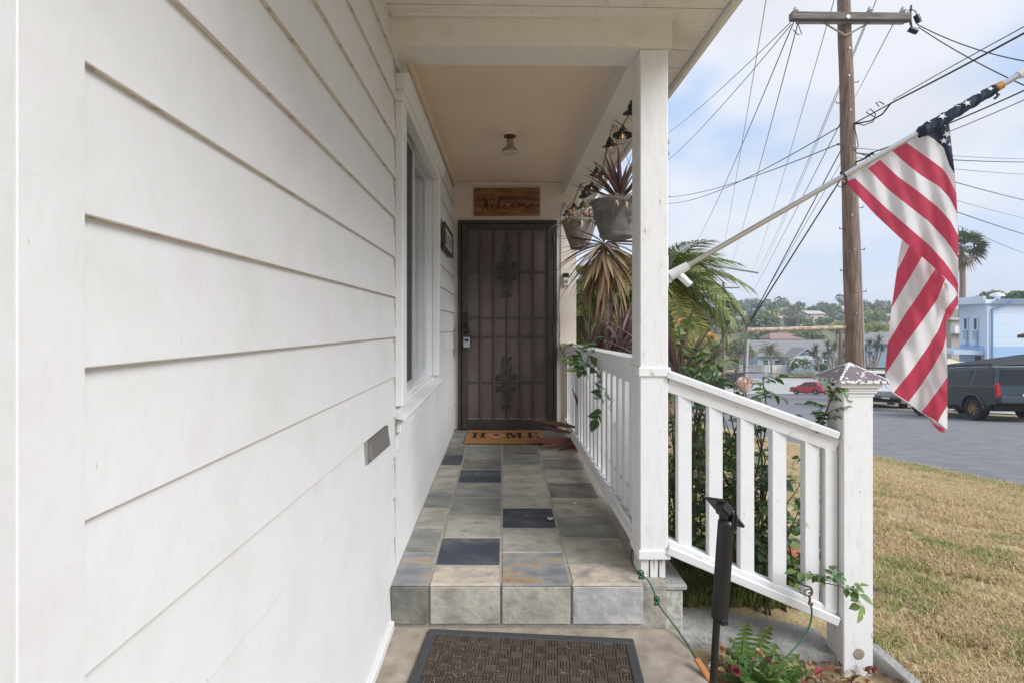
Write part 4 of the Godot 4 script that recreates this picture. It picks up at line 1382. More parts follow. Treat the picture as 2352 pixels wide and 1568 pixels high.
	tree("dense_tree", "tall olive green tree at the corner over the dark parked car", 1658, 1733, 764, 842, 84.0, OLIVE, 4200, 0.17, slope)
	tree("broad_tree", "green bushes left of the tall corner tree", 1585, 1668, 760, 862, 70.0, GREEN, 3200, 0.17, slope)
	tree("hedge_bush", "low dark hedge at the end of the retaining wall", 1688, 1702, 842, 868, 86.0, GREEN, 500, 0.14, slope, false)
	tree("hedge_bush", "dark bushes behind the cottage porch posts", 1868, 1905, 828, 862, 90.0, GREEN, 1200, 0.14, slope, false)
	# the many trees and bushes that cover the slope between the houses
	var protos := []
	var tone := ["fresh green", "olive green", "leafy green", "grey green", "yellow green", "dusty olive"]
	for pal in [GREEN, OLIVE, GREEN, GREY, YELLOW, OLIVE]:
		protos.append(crown_mesh(Vector3(1, 0.85, 1), 900, 0.13, shades(pal), 14))
	var fill := "trees covering the far hillside"
	for i in 150:
		var d := 104.0 + 170.0 * pow(rng.randf(), 0.8)
		var u := rr(1330, 2120) if i < 118 else rr(2150, 2380)
		if i >= 118:
			d = rr(60.0, 150.0)
		var x := (u - 1157.0) * d / F
		var r := rr(1.5, 3.1) * (0.7 + d / 300.0)
		var y := ground_h(x, d)
		if d < 116.0 and u > 1690 and u < 1960:
			continue
		var kind := rng.randi() % protos.size()
		var where := "among the houses low on the far hillside" if d < 150.0 else ("halfway up the far hillside" if d < 205.0 else "near the top of the far hillside")
		if i >= 118:
			where = "behind the blue building and the flag"
		var o2 := thing("hillside_tree", "small rounded %s tree %s" % [tone[kind], where], "tree", W(x, y, d), fill)
		put("crown", protos[kind], M.far_leaf, Transform3D(Basis(Vector3.UP, rr(0, TAU)).scaled(Vector3(r, r * rr(0.7, 1.1), r)), W(x, y + r * 0.75, d)), o2)
	# white flowering oleander
	var base := P(1835, 860, 89.0)
	o = thing("oleander_bush", "round green bush covered in white flowers before the white gable", "bush", base)
	put("crown", crown_mesh(Vector3(2.15, 1.55, 1.8), 3400, 0.12, shades(GREEN), 20, 0.5), M.far_leaf, Transform3D(Basis(), base + Vector3(0, 1.4, 0)), o)
	mb = MB.new()
	for i in 70:
		var dir := rdir()
		dir.z = absf(dir.z)
		dir.y = dir.y * 0.7 + 0.25
		var p := base + Vector3(0, 1.4, 0) + Vector3(dir.x * 2.15, dir.y * 1.5, dir.z * 1.8) * rr(0.92, 1.08)
		mb.lathe(Transform3D(look_basis(rdir()), p), [[0.0, -0.07], [0.13, 0.0], [0.07, 0.06], [0.0, 0.07]], 6)
	mi("flowers", mb, M.far_white, o)
	# palms
	var green := shades([[0.10, 0.12, 0.03], [0.14, 0.15, 0.04], [0.19, 0.17, 0.05], [0.075, 0.095, 0.03]])
	var fm := [frond_mesh(2.9, 0.7, 1.7, 0.75, 26, green, 0.6, 0.035), frond_mesh(2.6, 0.9, 1.2, 0.7, 24, green, 0.6, 0.035), frond_mesh(2.7, 0.5, 2.0, 0.7, 24, shades([[0.24, 0.17, 0.06], [0.17, 0.15, 0.05]]), 0.6, 0.035)]
	feather_palm("coconut_palm", "young coconut palm with arching fronds before the grey cottage", P(1773, 859, 88.5), P(1770, 816, 88.5), 0.14, fm, 17, -0.2, 1.35)
	var pg := "tall palms on the far skyline"
	fan_palm("thin skyline palm nearest the overhead wires", 1764, 686, 722, 262.0, 2.0, 0.35, 34, pg)
	fan_palm("taller of the two paired palms above the round yellow tree", 1788, 680, 722, 262.0, 2.1, 0.4, 36, pg)
	fan_palm("bushier of the two paired palms above the round yellow tree", 1802, 684, 722, 258.0, 2.3, 0.4, 40, pg)
	fan_palm("shorter palm standing left of the paired palms", 1784, 697, 724, 268.0, 1.7, 0.35, 30, pg)
	fan_palm("tall thin palm standing alone left of the brown utility pole", 1930, 675, 735, 235.0, 2.1, 0.34, 38, pg)
	fan_palm("short palm rising out of the rosy tree", 1898, 700, 728, 226.0, 2.4, 0.4, 36, pg)
	fan_palm("palm rising behind the far utility pole", 1671, 683, 722, 240.0, 2.1, 0.35, 30, pg)
	fan_palm("small palm right of the tall rounded tree", 2036, 706, 740, 205.0, 1.9, 0.35, 30, pg)
	fan_palm("large fan palm rising beside the flag above the blue building", 2210, 528, 740, 62.0, 2.5, 0.30, 62)
	# yuccas
	var yg := "yuccas along the side street"
	yucca("yucca with a drooping head right of the flowering bush", 1884, 852, 88.0, [[1868, 812], [1874, 800]], 1.5, yg)
	yucca("many headed yucca left of the brown pole", 1912, 858, 87.0, [[1900, 790], [1908, 806], [1918, 795], [1895, 815]], 1.4, yg)
	yucca("yucca between the two brown poles", 1941, 858, 84.0, [[1940, 795], [1946, 812], [1934, 818]], 1.4, yg)
	yucca("yucca before the blue cottage", 2008, 852, 84.0, [[1998, 788], [2014, 792], [2028, 800], [2020, 778]], 1.5, yg)
	yucca("yucca right of the pole over the pickup", 1994, 856, 82.0, [[1988, 800], [2000, 812]], 1.3, yg)

func build_blue_building() -> void:
	var pale := mat(lin(0.63, 0.73, 0.86), 0.6)
	var mid := mat(lin(0.36, 0.55, 0.80), 0.6)
	var trim := mat(lin(0.70, 0.80, 0.90), 0.5)
	var C := P(2269, 735, 35.0)
	var L := P(2205, 735, 38.4)
	var dirL := (L - C).normalized()
	var out_l := Vector3(dirL.z, 0, -dirL.x)
	if out_l.dot(-C) < 0.0:
		out_l = -out_l
	var R := C + Vector3(8.0, 0, 0.2)
	var base := CH - 5.0
	var top := CH + 1.02
	var band := CH + (735.0 - 795.0) * 35.0 / F
	var o := thing("blue_building", "two storey pale blue boarded building with a flat roof and two narrow windows", "building", Vector3(C.x + 2, base, C.z - 2))
	var mb := MB.new()
	var bk := Vector3(0, 0, -6.0)
	mb.hexa([Vector3(C.x + 0.02, base, C.z - 0.02), Vector3(R.x, base, R.z - 0.02), Vector3(R.x, base, R.z) + bk, Vector3(L.x + 0.02, base, L.z), Vector3(C.x + 0.02, top, C.z - 0.02), Vector3(R.x, top, R.z - 0.02), Vector3(R.x, top, R.z) + bk, Vector3(L.x + 0.02, top, L.z)])
	mi("wall_core", mb, pale, o)
	var n_r := Vector3(0, 0, 1)
	mi("boarding", lapped(Vector3(C.x, band, C.z), Vector3(R.x, band, R.z), top, 0.15, n_r), pale, o)
	mi("lower_boarding", lapped(Vector3(C.x, base, C.z), Vector3(R.x, base, R.z), band, 0.15, n_r), mid, o)
	mi("boarding", lapped(Vector3(C.x, band, C.z), Vector3(L.x, band, L.z), top, 0.15, out_l), pale, o)
	mi("lower_boarding", lapped(Vector3(C.x, base, C.z), Vector3(L.x, base, L.z), band, 0.15, out_l), mid, o)
	mb = MB.new()
	mb.box(Transform3D(Basis(), Vector3(C.x, (base + top) * 0.5, C.z)), Vector3(0.10, (top - base) * 0.5, 0.10))
	mi("corner_board", mb, pale, o)
	mb = MB.new()
	var e := 0.35
	var q := [Vector3(C.x, top, C.z) + (out_l + n_r) * e, Vector3(R.x, top, R.z + e), Vector3(R.x, top, R.z) + bk, Vector3(L.x, top, L.z) + bk * 0.4 + out_l * e]
	var up := Vector3(0, 0.26, 0)
	mb.hexa([q[0], q[1], q[2], q[3], q[0] + up, q[1] + up, q[2] + up, q[3] + up])
	mi("roof", mb, trim, o)
	mb = MB.new()
	mb.bar(Vector3(C.x, top + 0.30, C.z) + out_l * 0.36 + n_r * 0.3, Vector3(L.x, top + 0.30, L.z) + out_l * 0.36, 0.14, 0.36)
	mi("parapet", mb, trim, o)
	mb = MB.new()
	var gx := C + Vector3(0.16, 0, 0.16)
	mb.tube([Vector3(gx.x + 1.0, top + 0.22, gx.z + 0.3), Vector3(gx.x + 0.9, top, gx.z + 0.25), Vector3(gx.x, top - 0.35, gx.z), Vector3(gx.x, base, gx.z)], 0.06, 6)
	mi("downpipe", mb, mat(lin(0.22, 0.36, 0.55), 0.5), o)
	mb = MB.new()
	mb.bar(Vector3(C.x + 0.2, top + 0.23, C.z + 0.42), Vector3(R.x, top + 0.23, R.z + 0.42), 0.10, 0.12)
	mi("gutter", mb, mat(lin(0.20, 0.30, 0.45), 0.5), o)
	# windows on the left face
	var b := Basis(dirL, Vector3.UP, dirL.cross(Vector3.UP))
	if b.z.dot(out_l) < 0:
		b = Basis(-dirL, Vector3.UP, -dirL.cross(Vector3.UP))
	var teal := mat(lin(0.30, 0.50, 0.50), 0.3)
	for k in [[0.36, 748.0], [0.72, 748.0]]:
		var p: Vector3 = C.lerp(L, k[0]) + out_l * 0.035
		var tt := Transform3D(b, Vector3(p.x, CH + (735.0 - 744.0) * 36.5 / F, p.z))
		pane_on(o, tt, Vector3.ZERO, 0.40, 0.72, trim, M.far_glass, 0)
		mb = MB.new()
		mb.box(tt * Transform3D(Basis(), Vector3(0, -0.72, 0.05)), Vector3(0.24, 0.30, 0.03))
		mi("window_screen", mb, teal, o)
		for j in 4:
			mb = MB.new()
			mb.box(tt * Transform3D(Basis(), Vector3(0, -1.09 - j * 0.085, 0.10)), Vector3(0.27, 0.026, 0.06))
			mi("planter_slat", mb, trim, o)
	# small porch roof and door under it
	mb = MB.new()
	var p0: Vector3 = C.lerp(L, 0.05) + out_l * 0.9
	var p1: Vector3 = C.lerp(L, 1.1) + out_l * 0.9
	mb.bar(Vector3(p0.x, CH - 2.05, p0.z), Vector3(p1.x, CH - 2.05, p1.z), 1.6, 0.26)
	mi("porch_roof", mb, trim, o)
	mb = MB.new()
	var dp: Vector3 = C.lerp(L, 0.30) + out_l * 0.04
	mb.box(Transform3D(b, Vector3(dp.x, CH - 3.4, dp.z)), Vector3(0.32, 1.1, 0.03))
	mi("door", mb, mat(lin(0.09, 0.05, 0.04), 0.6), o)
	mb = MB.new()
	mb.box(Transform3D(Basis(), R + Vector3(-2.3, -3.0, 0.05)), Vector3(0.9, 0.42, 0.03))
	mi("window", mb, M.far_glass, o)
	for x in [1.5, 5.2]:
		mb = MB.new()
		mb.lathe(Transform3D(Basis(), Vector3(C.x + x, top + 0.26, C.z - 1.0)), [[0.16, 0.0], [0.16, 0.22], [0.42, 0.26], [0.34, 0.42], [0.0, 0.50]], 12)
		mi("roof_vent", mb, M.far_white, o)
	# beige house seen between the flag and the blue building
	var t := T3(42.3, -5.6, 52.0)
	var bh := plain_house("beige_house", "beige two storey house with a flat roof left of the blue building", t, 5.0, 5.0, 5.6, 0.0, M.beige, M.pale_roof, [[0.9, 3.5, 0.55, 1.3], [-0.5, 3.9, 0.5, 1.2]])
	mb = MB.new()
	mb.box(t * Transform3D(Basis(), Vector3(0, 4.75, 2.75)), Vector3(2.6, 0.32, 0.25))
	mi("balcony_band", mb, M.far_white, bh)
	# low blue outbuilding and cream parasol
	var ob := plain_house("blue_outbuilding", "low bright blue outbuilding behind the cream parasol", T3(27.0, -4.15, 33.0), 2.6, 2.4, 1.35, 0.0, mat(lin(0.10, 0.26, 0.58), 0.6), mat(lin(0.60, 0.68, 0.74), 0.6), [[0.8, 0.6, 0.3, 0.8]])
	ob.set_meta("category", "shed")
	o = thing("parasol", "cream patio parasol open behind the lattice fence", "parasol", W(24.4, -4.4, 30.5))
	mb = MB.new()
	var pc := W(24.4, -2.10, 30.5)
	for i in 8:
		var a0 := TAU * i / 8.0
		var a1 := TAU * (i + 1) / 8.0
		mb.tri_from(pc + Vector3(cos(a0), -0.34, sin(a0)), pc + Vector3(cos(a1), -0.34, sin(a1)), pc, pc - Vector3(0, 1, 0))
	mi("canopy", mb, mat(lin(0.70, 0.60, 0.42), 0.8), o)
	mb = MB.new()
	mb.tube([W(24.4, -4.4, 30.5), W(24.4, -2.05, 30.5)], 0.03, 6)
	mi("pole", mb, M.far_white, o)
	# brown fence with a lattice top
	o = thing("lattice_fence", "brown board fence with a diagonal lattice top behind the parked vehicle", "fence", W(23.0, -4.2, 27.0))
	mb = MB.new()
	for i in 22:
		mb.bx(W(20.8 + i * 0.2, -4.4, 27.0), W(20.8 + i * 0.2 + 0.19, -2.52, 27.03), 0.005)
	mi("boards", mb, mat(lin(0.075, 0.055, 0.048), 0.8), o)
	mb = MB.new()
	for i in 34:
		var x := 20.7 + i * 0.13
		for s in [-1.0, 1.0]:
			mb.bar(W(x, -2.50, 27.0 + s * 0.006), W(x + s * 0.27, -2.23, 27.0 + s * 0.006), 0.03, 0.008, Vector3.BACK)
	mb.bx(W(20.7, -2.23, 26.97), W(25.2, -2.19, 27.03))
	mb.bx(W(20.7, -2.53, 26.97), W(25.2, -2.50, 27.03))
	mi("lattice", mb, mat(lin(0.10, 0.075, 0.065), 0.8), o)
	# dark canopy tent
	o = thing("canopy_tent", "dark grey fabric canopy behind the roof of the teal vehicle", "canopy", W(23.0, -4.2, 24.5))
	mb = MB.new()
	var pk := W(25.0, -1.30, 25.0)
	var cs := [W(20.1, -2.22, 23.6), W(29.0, -2.1, 23.6), W(29.0, -2.1, 26.6), W(20.4, -2.2, 26.6)]
	for i in 4:
		var a: Vector3 = cs[i]
		var bb: Vector3 = cs[(i + 1) % 4]
		var rw := []
		for j in 6:
			var r := []
			for k in 9:
				var pt: Vector3 = a.lerp(bb, k / 8.0).lerp(pk, j / 5.0)
				r.append(pt - Vector3(0, 0.10 * sin(PI * k / 8.0) * (1.0 - j / 5.0), 0))
			rw.append(r)
		mb.sheet(rw)
	mi("fabric", mb, mat(lin(0.035, 0.036, 0.040), 0.8), o)
	for i in 4:
		mb = MB.new()
		mb.tube([cs[i] - Vector3(0, 2.2, 0), cs[i]], 0.03, 6)
		mi("leg", mb, M.dark, o)
	# lilac house at the right edge
	plain_house("lilac_house", "pale lilac house with a brown hip roof at the edge of the view", T3(30.6, -3.9, 27.6), 6.0, 3.0, 2.95, 1.0, mat(lin(0.45, 0.42, 0.45), 0.8), M.brown_roof, [[-1.6, 1.3, 0.9, 0.9]], 1.6)
	tree("hedge_bush", "bright green bush behind the bonnet of the teal vehicle", 2176, 2216, 852, 900, 23.5, YELLOW, 1400, 0.06, "", false)

# ---------------------------------------------------------------- wires, poles and vehicles
func wire(a: Vector3, b: Vector3, sag: float, r: float, label: String, m: Material = null, parts := 14) -> void:
	var mb := MB.new()
	var pts := []
	for i in parts + 1:
		var t := i / float(parts)
		pts.append(a.lerp(b, t) - Vector3(0, 4.0 * sag * t * (1.0 - t), 0))
	mb.tube(pts, r * 0.78, 5, false)
	var o := mi("overhead_wire", mb, m if m else M.wire)
	tag(o, label, "wire", "overhead wires")

func build_street_furniture() -> void:
	# the near utility pole, standing at the edge of the lawn
	var D := 9.0
	var foot := P(1968, 1050, D)
	var o := thing("utility_pole", "tall weathered brown wooden utility pole standing behind the newel post", "utility pole", foot)
	var mb := MB.new()
	var pts := []
	var rad := []
	for i in 15:
		var t := i / 14.0
		var p := P(lerpf(1972, 1933, t), lerpf(1080, -190, t), D)
		pts.append(p + Vector3(sin(i * 2.1) * 0.006, 0, 0))
		rad.append(lerpf(0.148, 0.086, t))
	mb.tube(pts, rad, 18)
	mi("shaft", mb, M.pole_wood, o)
	# crossarm, seen from below: face and underside
	mb = MB.new()
	mb.bar(P(1816, 38, D - 0.16), P(2090, 41, D - 0.16), 0.11, 0.115, Vector3.UP, 0.006)
	var arm := mi("crossarm", mb, M.arm_wood, o)
	mb = MB.new()
	mb.bar(P(1830, 51, D - 0.10), P(2078, 52, D - 0.10), 0.07, 0.03, Vector3.UP)
	mi("conduit", mb, mat(lin(0.42, 0.43, 0.44), 0.4, 0.3), arm)
	mb = MB.new()
	mb.box(Transform3D(Basis(Vector3.BACK, PI / 4), P(1949, 38, D - 0.225)), Vector3(0.026, 0.026, 0.006))
	mi("bolt_plate", mb, M.steel, arm)
	for u in [1828.0, 1999.0, 2075.0]:
		mb = MB.new()
		mb.lathe(Transform3D(Basis(), P(u, 32, D - 0.16)), [[0.015, -0.04], [0.015, 0.02], [0.030, 0.025], [0.052, 0.05], [0.034, 0.065], [0.036, 0.09], [0.018, 0.12], [0.0, 0.125]], 12)
		mi("insulator", mb, M.insulator, arm)
	mb = MB.new()
	for s in [[1892.0, 52.0], [2002.0, 50.0]]:
		mb.tube([P(s[0], s[1], D - 0.12), P(1943, 82, D - 0.12)], 0.014, 6)
	mi("brace", mb, mat(lin(0.36, 0.31, 0.24), 0.7), o)
	mb = MB.new()
	mb.tube([P(1952, 52, D - 0.06), P(1962, 300, D - 0.05), P(1976, 560, D - 0.09), P(1988, 900, D - 0.12)], 0.016, 6)
	mi("riser_pipe", mb, mat(lin(0.36, 0.36, 0.36), 0.6), o)
	for i in 14:
		mb = MB.new()
		var v := 190.0 + i * 48.0
		var t := (1080.0 - v) / 1270.0
		var c := P(lerpf(1972, 1933, t), v, D)
		var s := -1.0 if i % 2 else 1.0
		var r := lerpf(0.148, 0.086, t)
		mb.tube([c + Vector3(s * r * 0.9, 0, 0.02), c + Vector3(s * (r + 0.075), 0, 0.02), c + Vector3(s * (r + 0.078), 0.03, 0.02)], 0.008, 5)
		mi("climbing_step", mb, M.rust, o)
	for k in 9:
		mb = MB.new()
		var v := 110.0 + k * 78.0 + rr(-15, 15)
		var t := (1080.0 - v) / 1270.0
		var c := P(lerpf(1972, 1933, t) + rr(-7, 7), v, D)
		mb.box(Transform3D(Basis(), c + Vector3(0, 0, lerpf(0.140, 0.080, t))), Vector3(0.010, 0.014, 0.012))
		mi("nail_tag", mb, M.steel, o)
	# fuse gear hung at the right end of the arm
	for g in [[2108.0, 43.0, 0.4], [2098.0, 70.0, 1.2]]:
		mb = MB.new()
		mb.lathe(Transform3D(Basis(Vector3.BACK, g[2]), P(g[0], g[1], D - 0.2)), [[0.0, -0.07], [0.042, -0.065], [0.045, 0.0], [0.042, 0.06], [0.0, 0.065]], 9)
		mi("splice_box", mb, M.black_plastic, o)
	mb = MB.new()
	mb.tube([P(2085, 28, D - 0.2), P(2092, 20, D - 0.22), P(2104, 26, D - 0.2), P(2108, 38, D - 0.2)], 0.008, 5)
	mi("jumper_cable", mb, M.wire, o)
	mb = MB.new()
	mb.tube([P(2088, 48, D - 0.2), P(2094, 62, D - 0.22), P(2084, 72, D - 0.2), P(2096, 74, D - 0.2)], 0.008, 5)
	mi("jumper_cable", mb, M.wire, o)
	mb = MB.new()
	mb.tube([P(2094, 12, D - 0.2), P(2091, 40, D - 0.2), P(2095, 62, D - 0.2)], 0.014, 6)
	mi("jumper_cable", mb, M.wire, o)
	mb = MB.new()
	mb.tube([P(1830, 40, D - 0.2), P(1836, 62, D - 0.22), P(1842, 78, D - 0.2), P(1834, 80, D - 0.2), P(1822, 68, D - 0.2)], 0.007, 5)
	mi("jumper_cable", mb, M.wire, o)
	# loops of service cable near the middle of the shaft
	mb = MB.new()
	mb.tube([P(1964, 284, D - 0.1), P(2000, 278, D - 0.3), P(2028, 262, D - 0.5), P(2048, 236, D - 0.6)], 0.012, 5)
	mi("cable_loop", mb, M.wire, o)
	mb = MB.new()
	mb.tube([P(1968, 282, D - 0.1), P(1985, 288, D - 0.2), P(2006, 280, D - 0.3), P(2012, 262, D - 0.4), P(2000, 250, D - 0.35), P(1990, 258, D - 0.3), P(2008, 268, D - 0.4)], 0.008, 5)
	mi("cable_loop", mb, M.wire, o)
	mb = MB.new()
	mb.tube([P(2020, 245, D - 0.5), P(2012, 236, D - 0.5), P(2022, 234, D - 0.5), P(2032, 240, D - 0.55)], 0.008, 5)
	mi("cable_loop", mb, M.wire, o)
	mb = MB.new()
	mb.tube([P(1962, 288, D - 0.1), P(1968, 312, D - 0.15), P(1972, 335, D - 0.15), P(1966, 348, D - 0.1), P(1962, 335, D - 0.1)], 0.007, 5)
	mi("cable_loop", mb, M.wire, o)
	mb = MB.new()
	mb.tube([P(1968, 372, D - 0.1), P(1984, 366, D - 0.2), P(1996, 356, D - 0.25), P(2008, 350, D - 0.3), P(1990, 362, D - 0.2)], 0.014, 5)
	mi("cable_loop", mb, M.wire, o)
	# rusty pipe strut that holds the guy wire off the shaft, and the guard at its foot
	mb = MB.new()
	mb.tube([P(1950, 752, D), P(1716, 758, D)], 0.034, 10)
	mi("strut", mb, tmat(tex(277, 0.03, [[0.0, 0.30, 0.16, 0.07], [0.35, 0.42, 0.28, 0.16], [0.6, 0.50, 0.46, 0.40], [1.0, 0.56, 0.54, 0.50]], 256, 5), Vector3(1.4, 1.4, 1.4), 0.7), o)
	mb = MB.new()
	mb.lathe(Transform3D(Basis(Vector3.BACK, PI / 2), P(1949, 752, D)), [[0.06, -0.03], [0.06, 0.03], [0.04, 0.04]], 12)
	mi("strut_flange", mb, M.rust, o)
	mb = MB.new()
	mb.tube([P(1713, 757, D), P(1709, 830, D), P(1708, 1030, D)], 0.008, 5)
	mi("guy_wire", mb, M.pale_wire, o)
	mb = MB.new()
	mb.tube([P(1717, 780, D), P(1711, 905, D), P(1708, 1020, D)], 0.030, 8)
	mi("guy_guard", mb, mat(lin(0.45, 0.45, 0.44), 0.5), o)
	# wires from this pole, near and far
	var near := D - 0.16
	wire(P(1822, 46, near), P(1500, 330, 24.0), 0.15, 0.009, "cable from the left end of the crossarm, upper of two behind the post")
	wire(P(1818, 56, near), P(1500, 396, 22.0), 0.20, 0.009, "cable from the left end of the crossarm, lower of two behind the post")
	wire(P(1826, 45, near), P(1585, 575, 50.0), 0.5, 0.012, "black wire running downhill from the left end of the crossarm")
	wire(P(1836, 44, near), P(1671, 620, 90.0), 0.8, 0.012, "wire running downhill to the far skewed crossarm", M.pale_wire)
	wire(P(1775, -90, near), P(1654, 613, 60.0), 0.3, 0.010, "thin wire crossing the sky above the porch post to the far crossarm", M.pale_wire)
	wire(P(1948, -110, near), P(1728, 625, 60.0), 0.4, 0.010, "thin wire falling from the top of the brown pole to the far skewed crossarm", M.pale_wire)
	wire(P(1999, 28, near), P(1736, 628, 60.0), 0.4, 0.010, "thin wire passing behind the brown pole from its middle insulator", M.pale_wire)
	wire(P(2030, -40, near), P(1742, 628, 60.0), 0.4, 0.010, "thin wire passing behind the brown pole just right of the middle insulator", M.pale_wire)
	wire(P(1930, 285, D), P(1718, 690, 45.0), 0.1, 0.010, "thin wire leaving the shaft above the two service cables", M.pale_wire)
	wire(P(1936, 338, D - 0.1), P(1714, 756, D), 0.0, 0.011, "dark guy wire from the shaft down to the end of the rusty strut")
	wire(P(1936, 405, D - 0.1), P(1716, 752, D + 0.05), 0.0, 0.015, "thick dark guy wire meeting the end of the rusty strut")
	wire(P(1938, 365, D - 0.1), P(1722, 735, D + 3.0), 0.0, 0.006, "pale thin wire beside the guy wires", M.pale_wire)
	wire(P(2052, 56, near), P(1962, 228, 20.0), 0.0, 0.010, "short wire falling from the right half of the crossarm to behind the shaft")
	wire(P(2048, 237, D - 0.6), P(2600, -60, 5.0), 0.02, 0.016, "thick bundled service cable rising from the shaft to the upper right")
	wire(P(2052, 230, D - 0.6), P(2600, -70, 5.0), -0.02, 0.008, "slimmer cable lashed along the bundled service cable")
	wire(P(1962, 284, D - 0.1), P(2048, 237, D - 0.6), 0.0, 0.012, "joint of the bundled service cable beside the shaft")
	wire(P(1934, 288, D), P(1500, 464, 30.0), 0.5, 0.012, "service cable from the shaft sloping gently down behind the porch post")
	wire(P(1934, 328, D), P(1500, 452, 28.0), 0.3, 0.012, "lower service cable from the shaft crossing the sloping one behind the porch post")
	wire(P(2108, 56, near), P(2420, 150, 7.0), 0.10, 0.010, "twisted wire from the fuse gear, upper of the pair going right")
	wire(P(2110, 62, near), P(2420, 225, 6.5), 0.06, 0.010, "twisted wire from the fuse gear, lower of the pair going right")
	wire(P(2000, 352, D), P(2480, 148, 6.0), 0.05, 0.012, "thick cable passing behind the rolled flag to the right")
	wire(P(1990, 372, D), P(2480, 172, 6.0), 0.05, 0.007, "thin cable under the thick one passing behind the rolled flag")
	var k := 0
	for e in [[340.0, 365.0, 0.009], [352.0, 372.0, 0.013], [362.0, 402.0, 0.009], [350.0, 470.0, 0.011], [390.0, 512.0, 0.007], [400.0, 552.0, 0.011], [410.0, 600.0, 0.008]]:
		wire(P(1966, e[0], D), P(2400, e[1], 16.0), 0.05, e[2], "wire %s of the fan that leaves the shaft behind the flag towards the street" % ["one, uppermost", "two", "three", "four", "five", "six", "seven, lowest"][k], M.pale_wire if k % 2 == 0 else M.wire)
		k += 1
	# poles farther down the street
	far_pole("grey utility pole with two crossarms down the street behind the garden palm", 1662, 648, 875, 62.0, 0.20, [[1640, 1698, 661.0], [1650, 1690, 688.0]])
	far_pole("dark utility pole among the trees on the hillside", 1833, 716, 792, 130.0, 0.20, [[1818, 1846, 722.0], [1822, 1842, 728.0]])
	far_pole("reddish brown pole standing left of the tall brown pole", 1931, 752, 880, 46.0, 0.16, [])
	mb = MB.new()
	mb.bar(P(1650, 612, 60.0), P(1742, 627, 60.0), 0.12, 0.16)
	var fa := mi("far_crossarm", mb, M.arm_wood)
	tag(fa, "skewed grey crossarm hanging on wires over the far end of the street", "crossarm")
	# green street sign on its post
	o = thing("street_sign", "small green street name sign on a post by the white fence", "sign", P(1754, 870, 70.0))
	mb = MB.new()
	mb.tube([P(1754, 872, 70.0), P(1754, 818, 70.0)], 0.04, 6)
	mi("post", mb, M.steel, o)
	mb = MB.new()
	mb.box(Transform3D(Basis(), P(1754, 826, 69.9)), Vector3(0.28, 0.13, 0.02))
	mi("name_plate", mb, mat(lin(0.02, 0.22, 0.13), 0.4), o)
	build_vehicles()

func far_pole(label: String, u: float, v0: float, v1: float, d: float, r: float, arms: Array) -> void:
	var o := thing("street_pole", label, "utility pole", P(u, v1, d))
	var mb := MB.new()
	mb.tube([P(u, v1, d), P(u, (v0 + v1) * 0.5, d), P(u, v0, d)], [r, r * 0.88, r * 0.75], 8)
	mi("shaft", mb, M.pole_wood, o)
	for a in arms:
		mb = MB.new()
		mb.bar(P(a[0], a[2], d - 0.3), P(a[1], a[2], d - 0.3), 0.14, 0.16)
		mi("crossarm", mb, M.arm_wood, o)

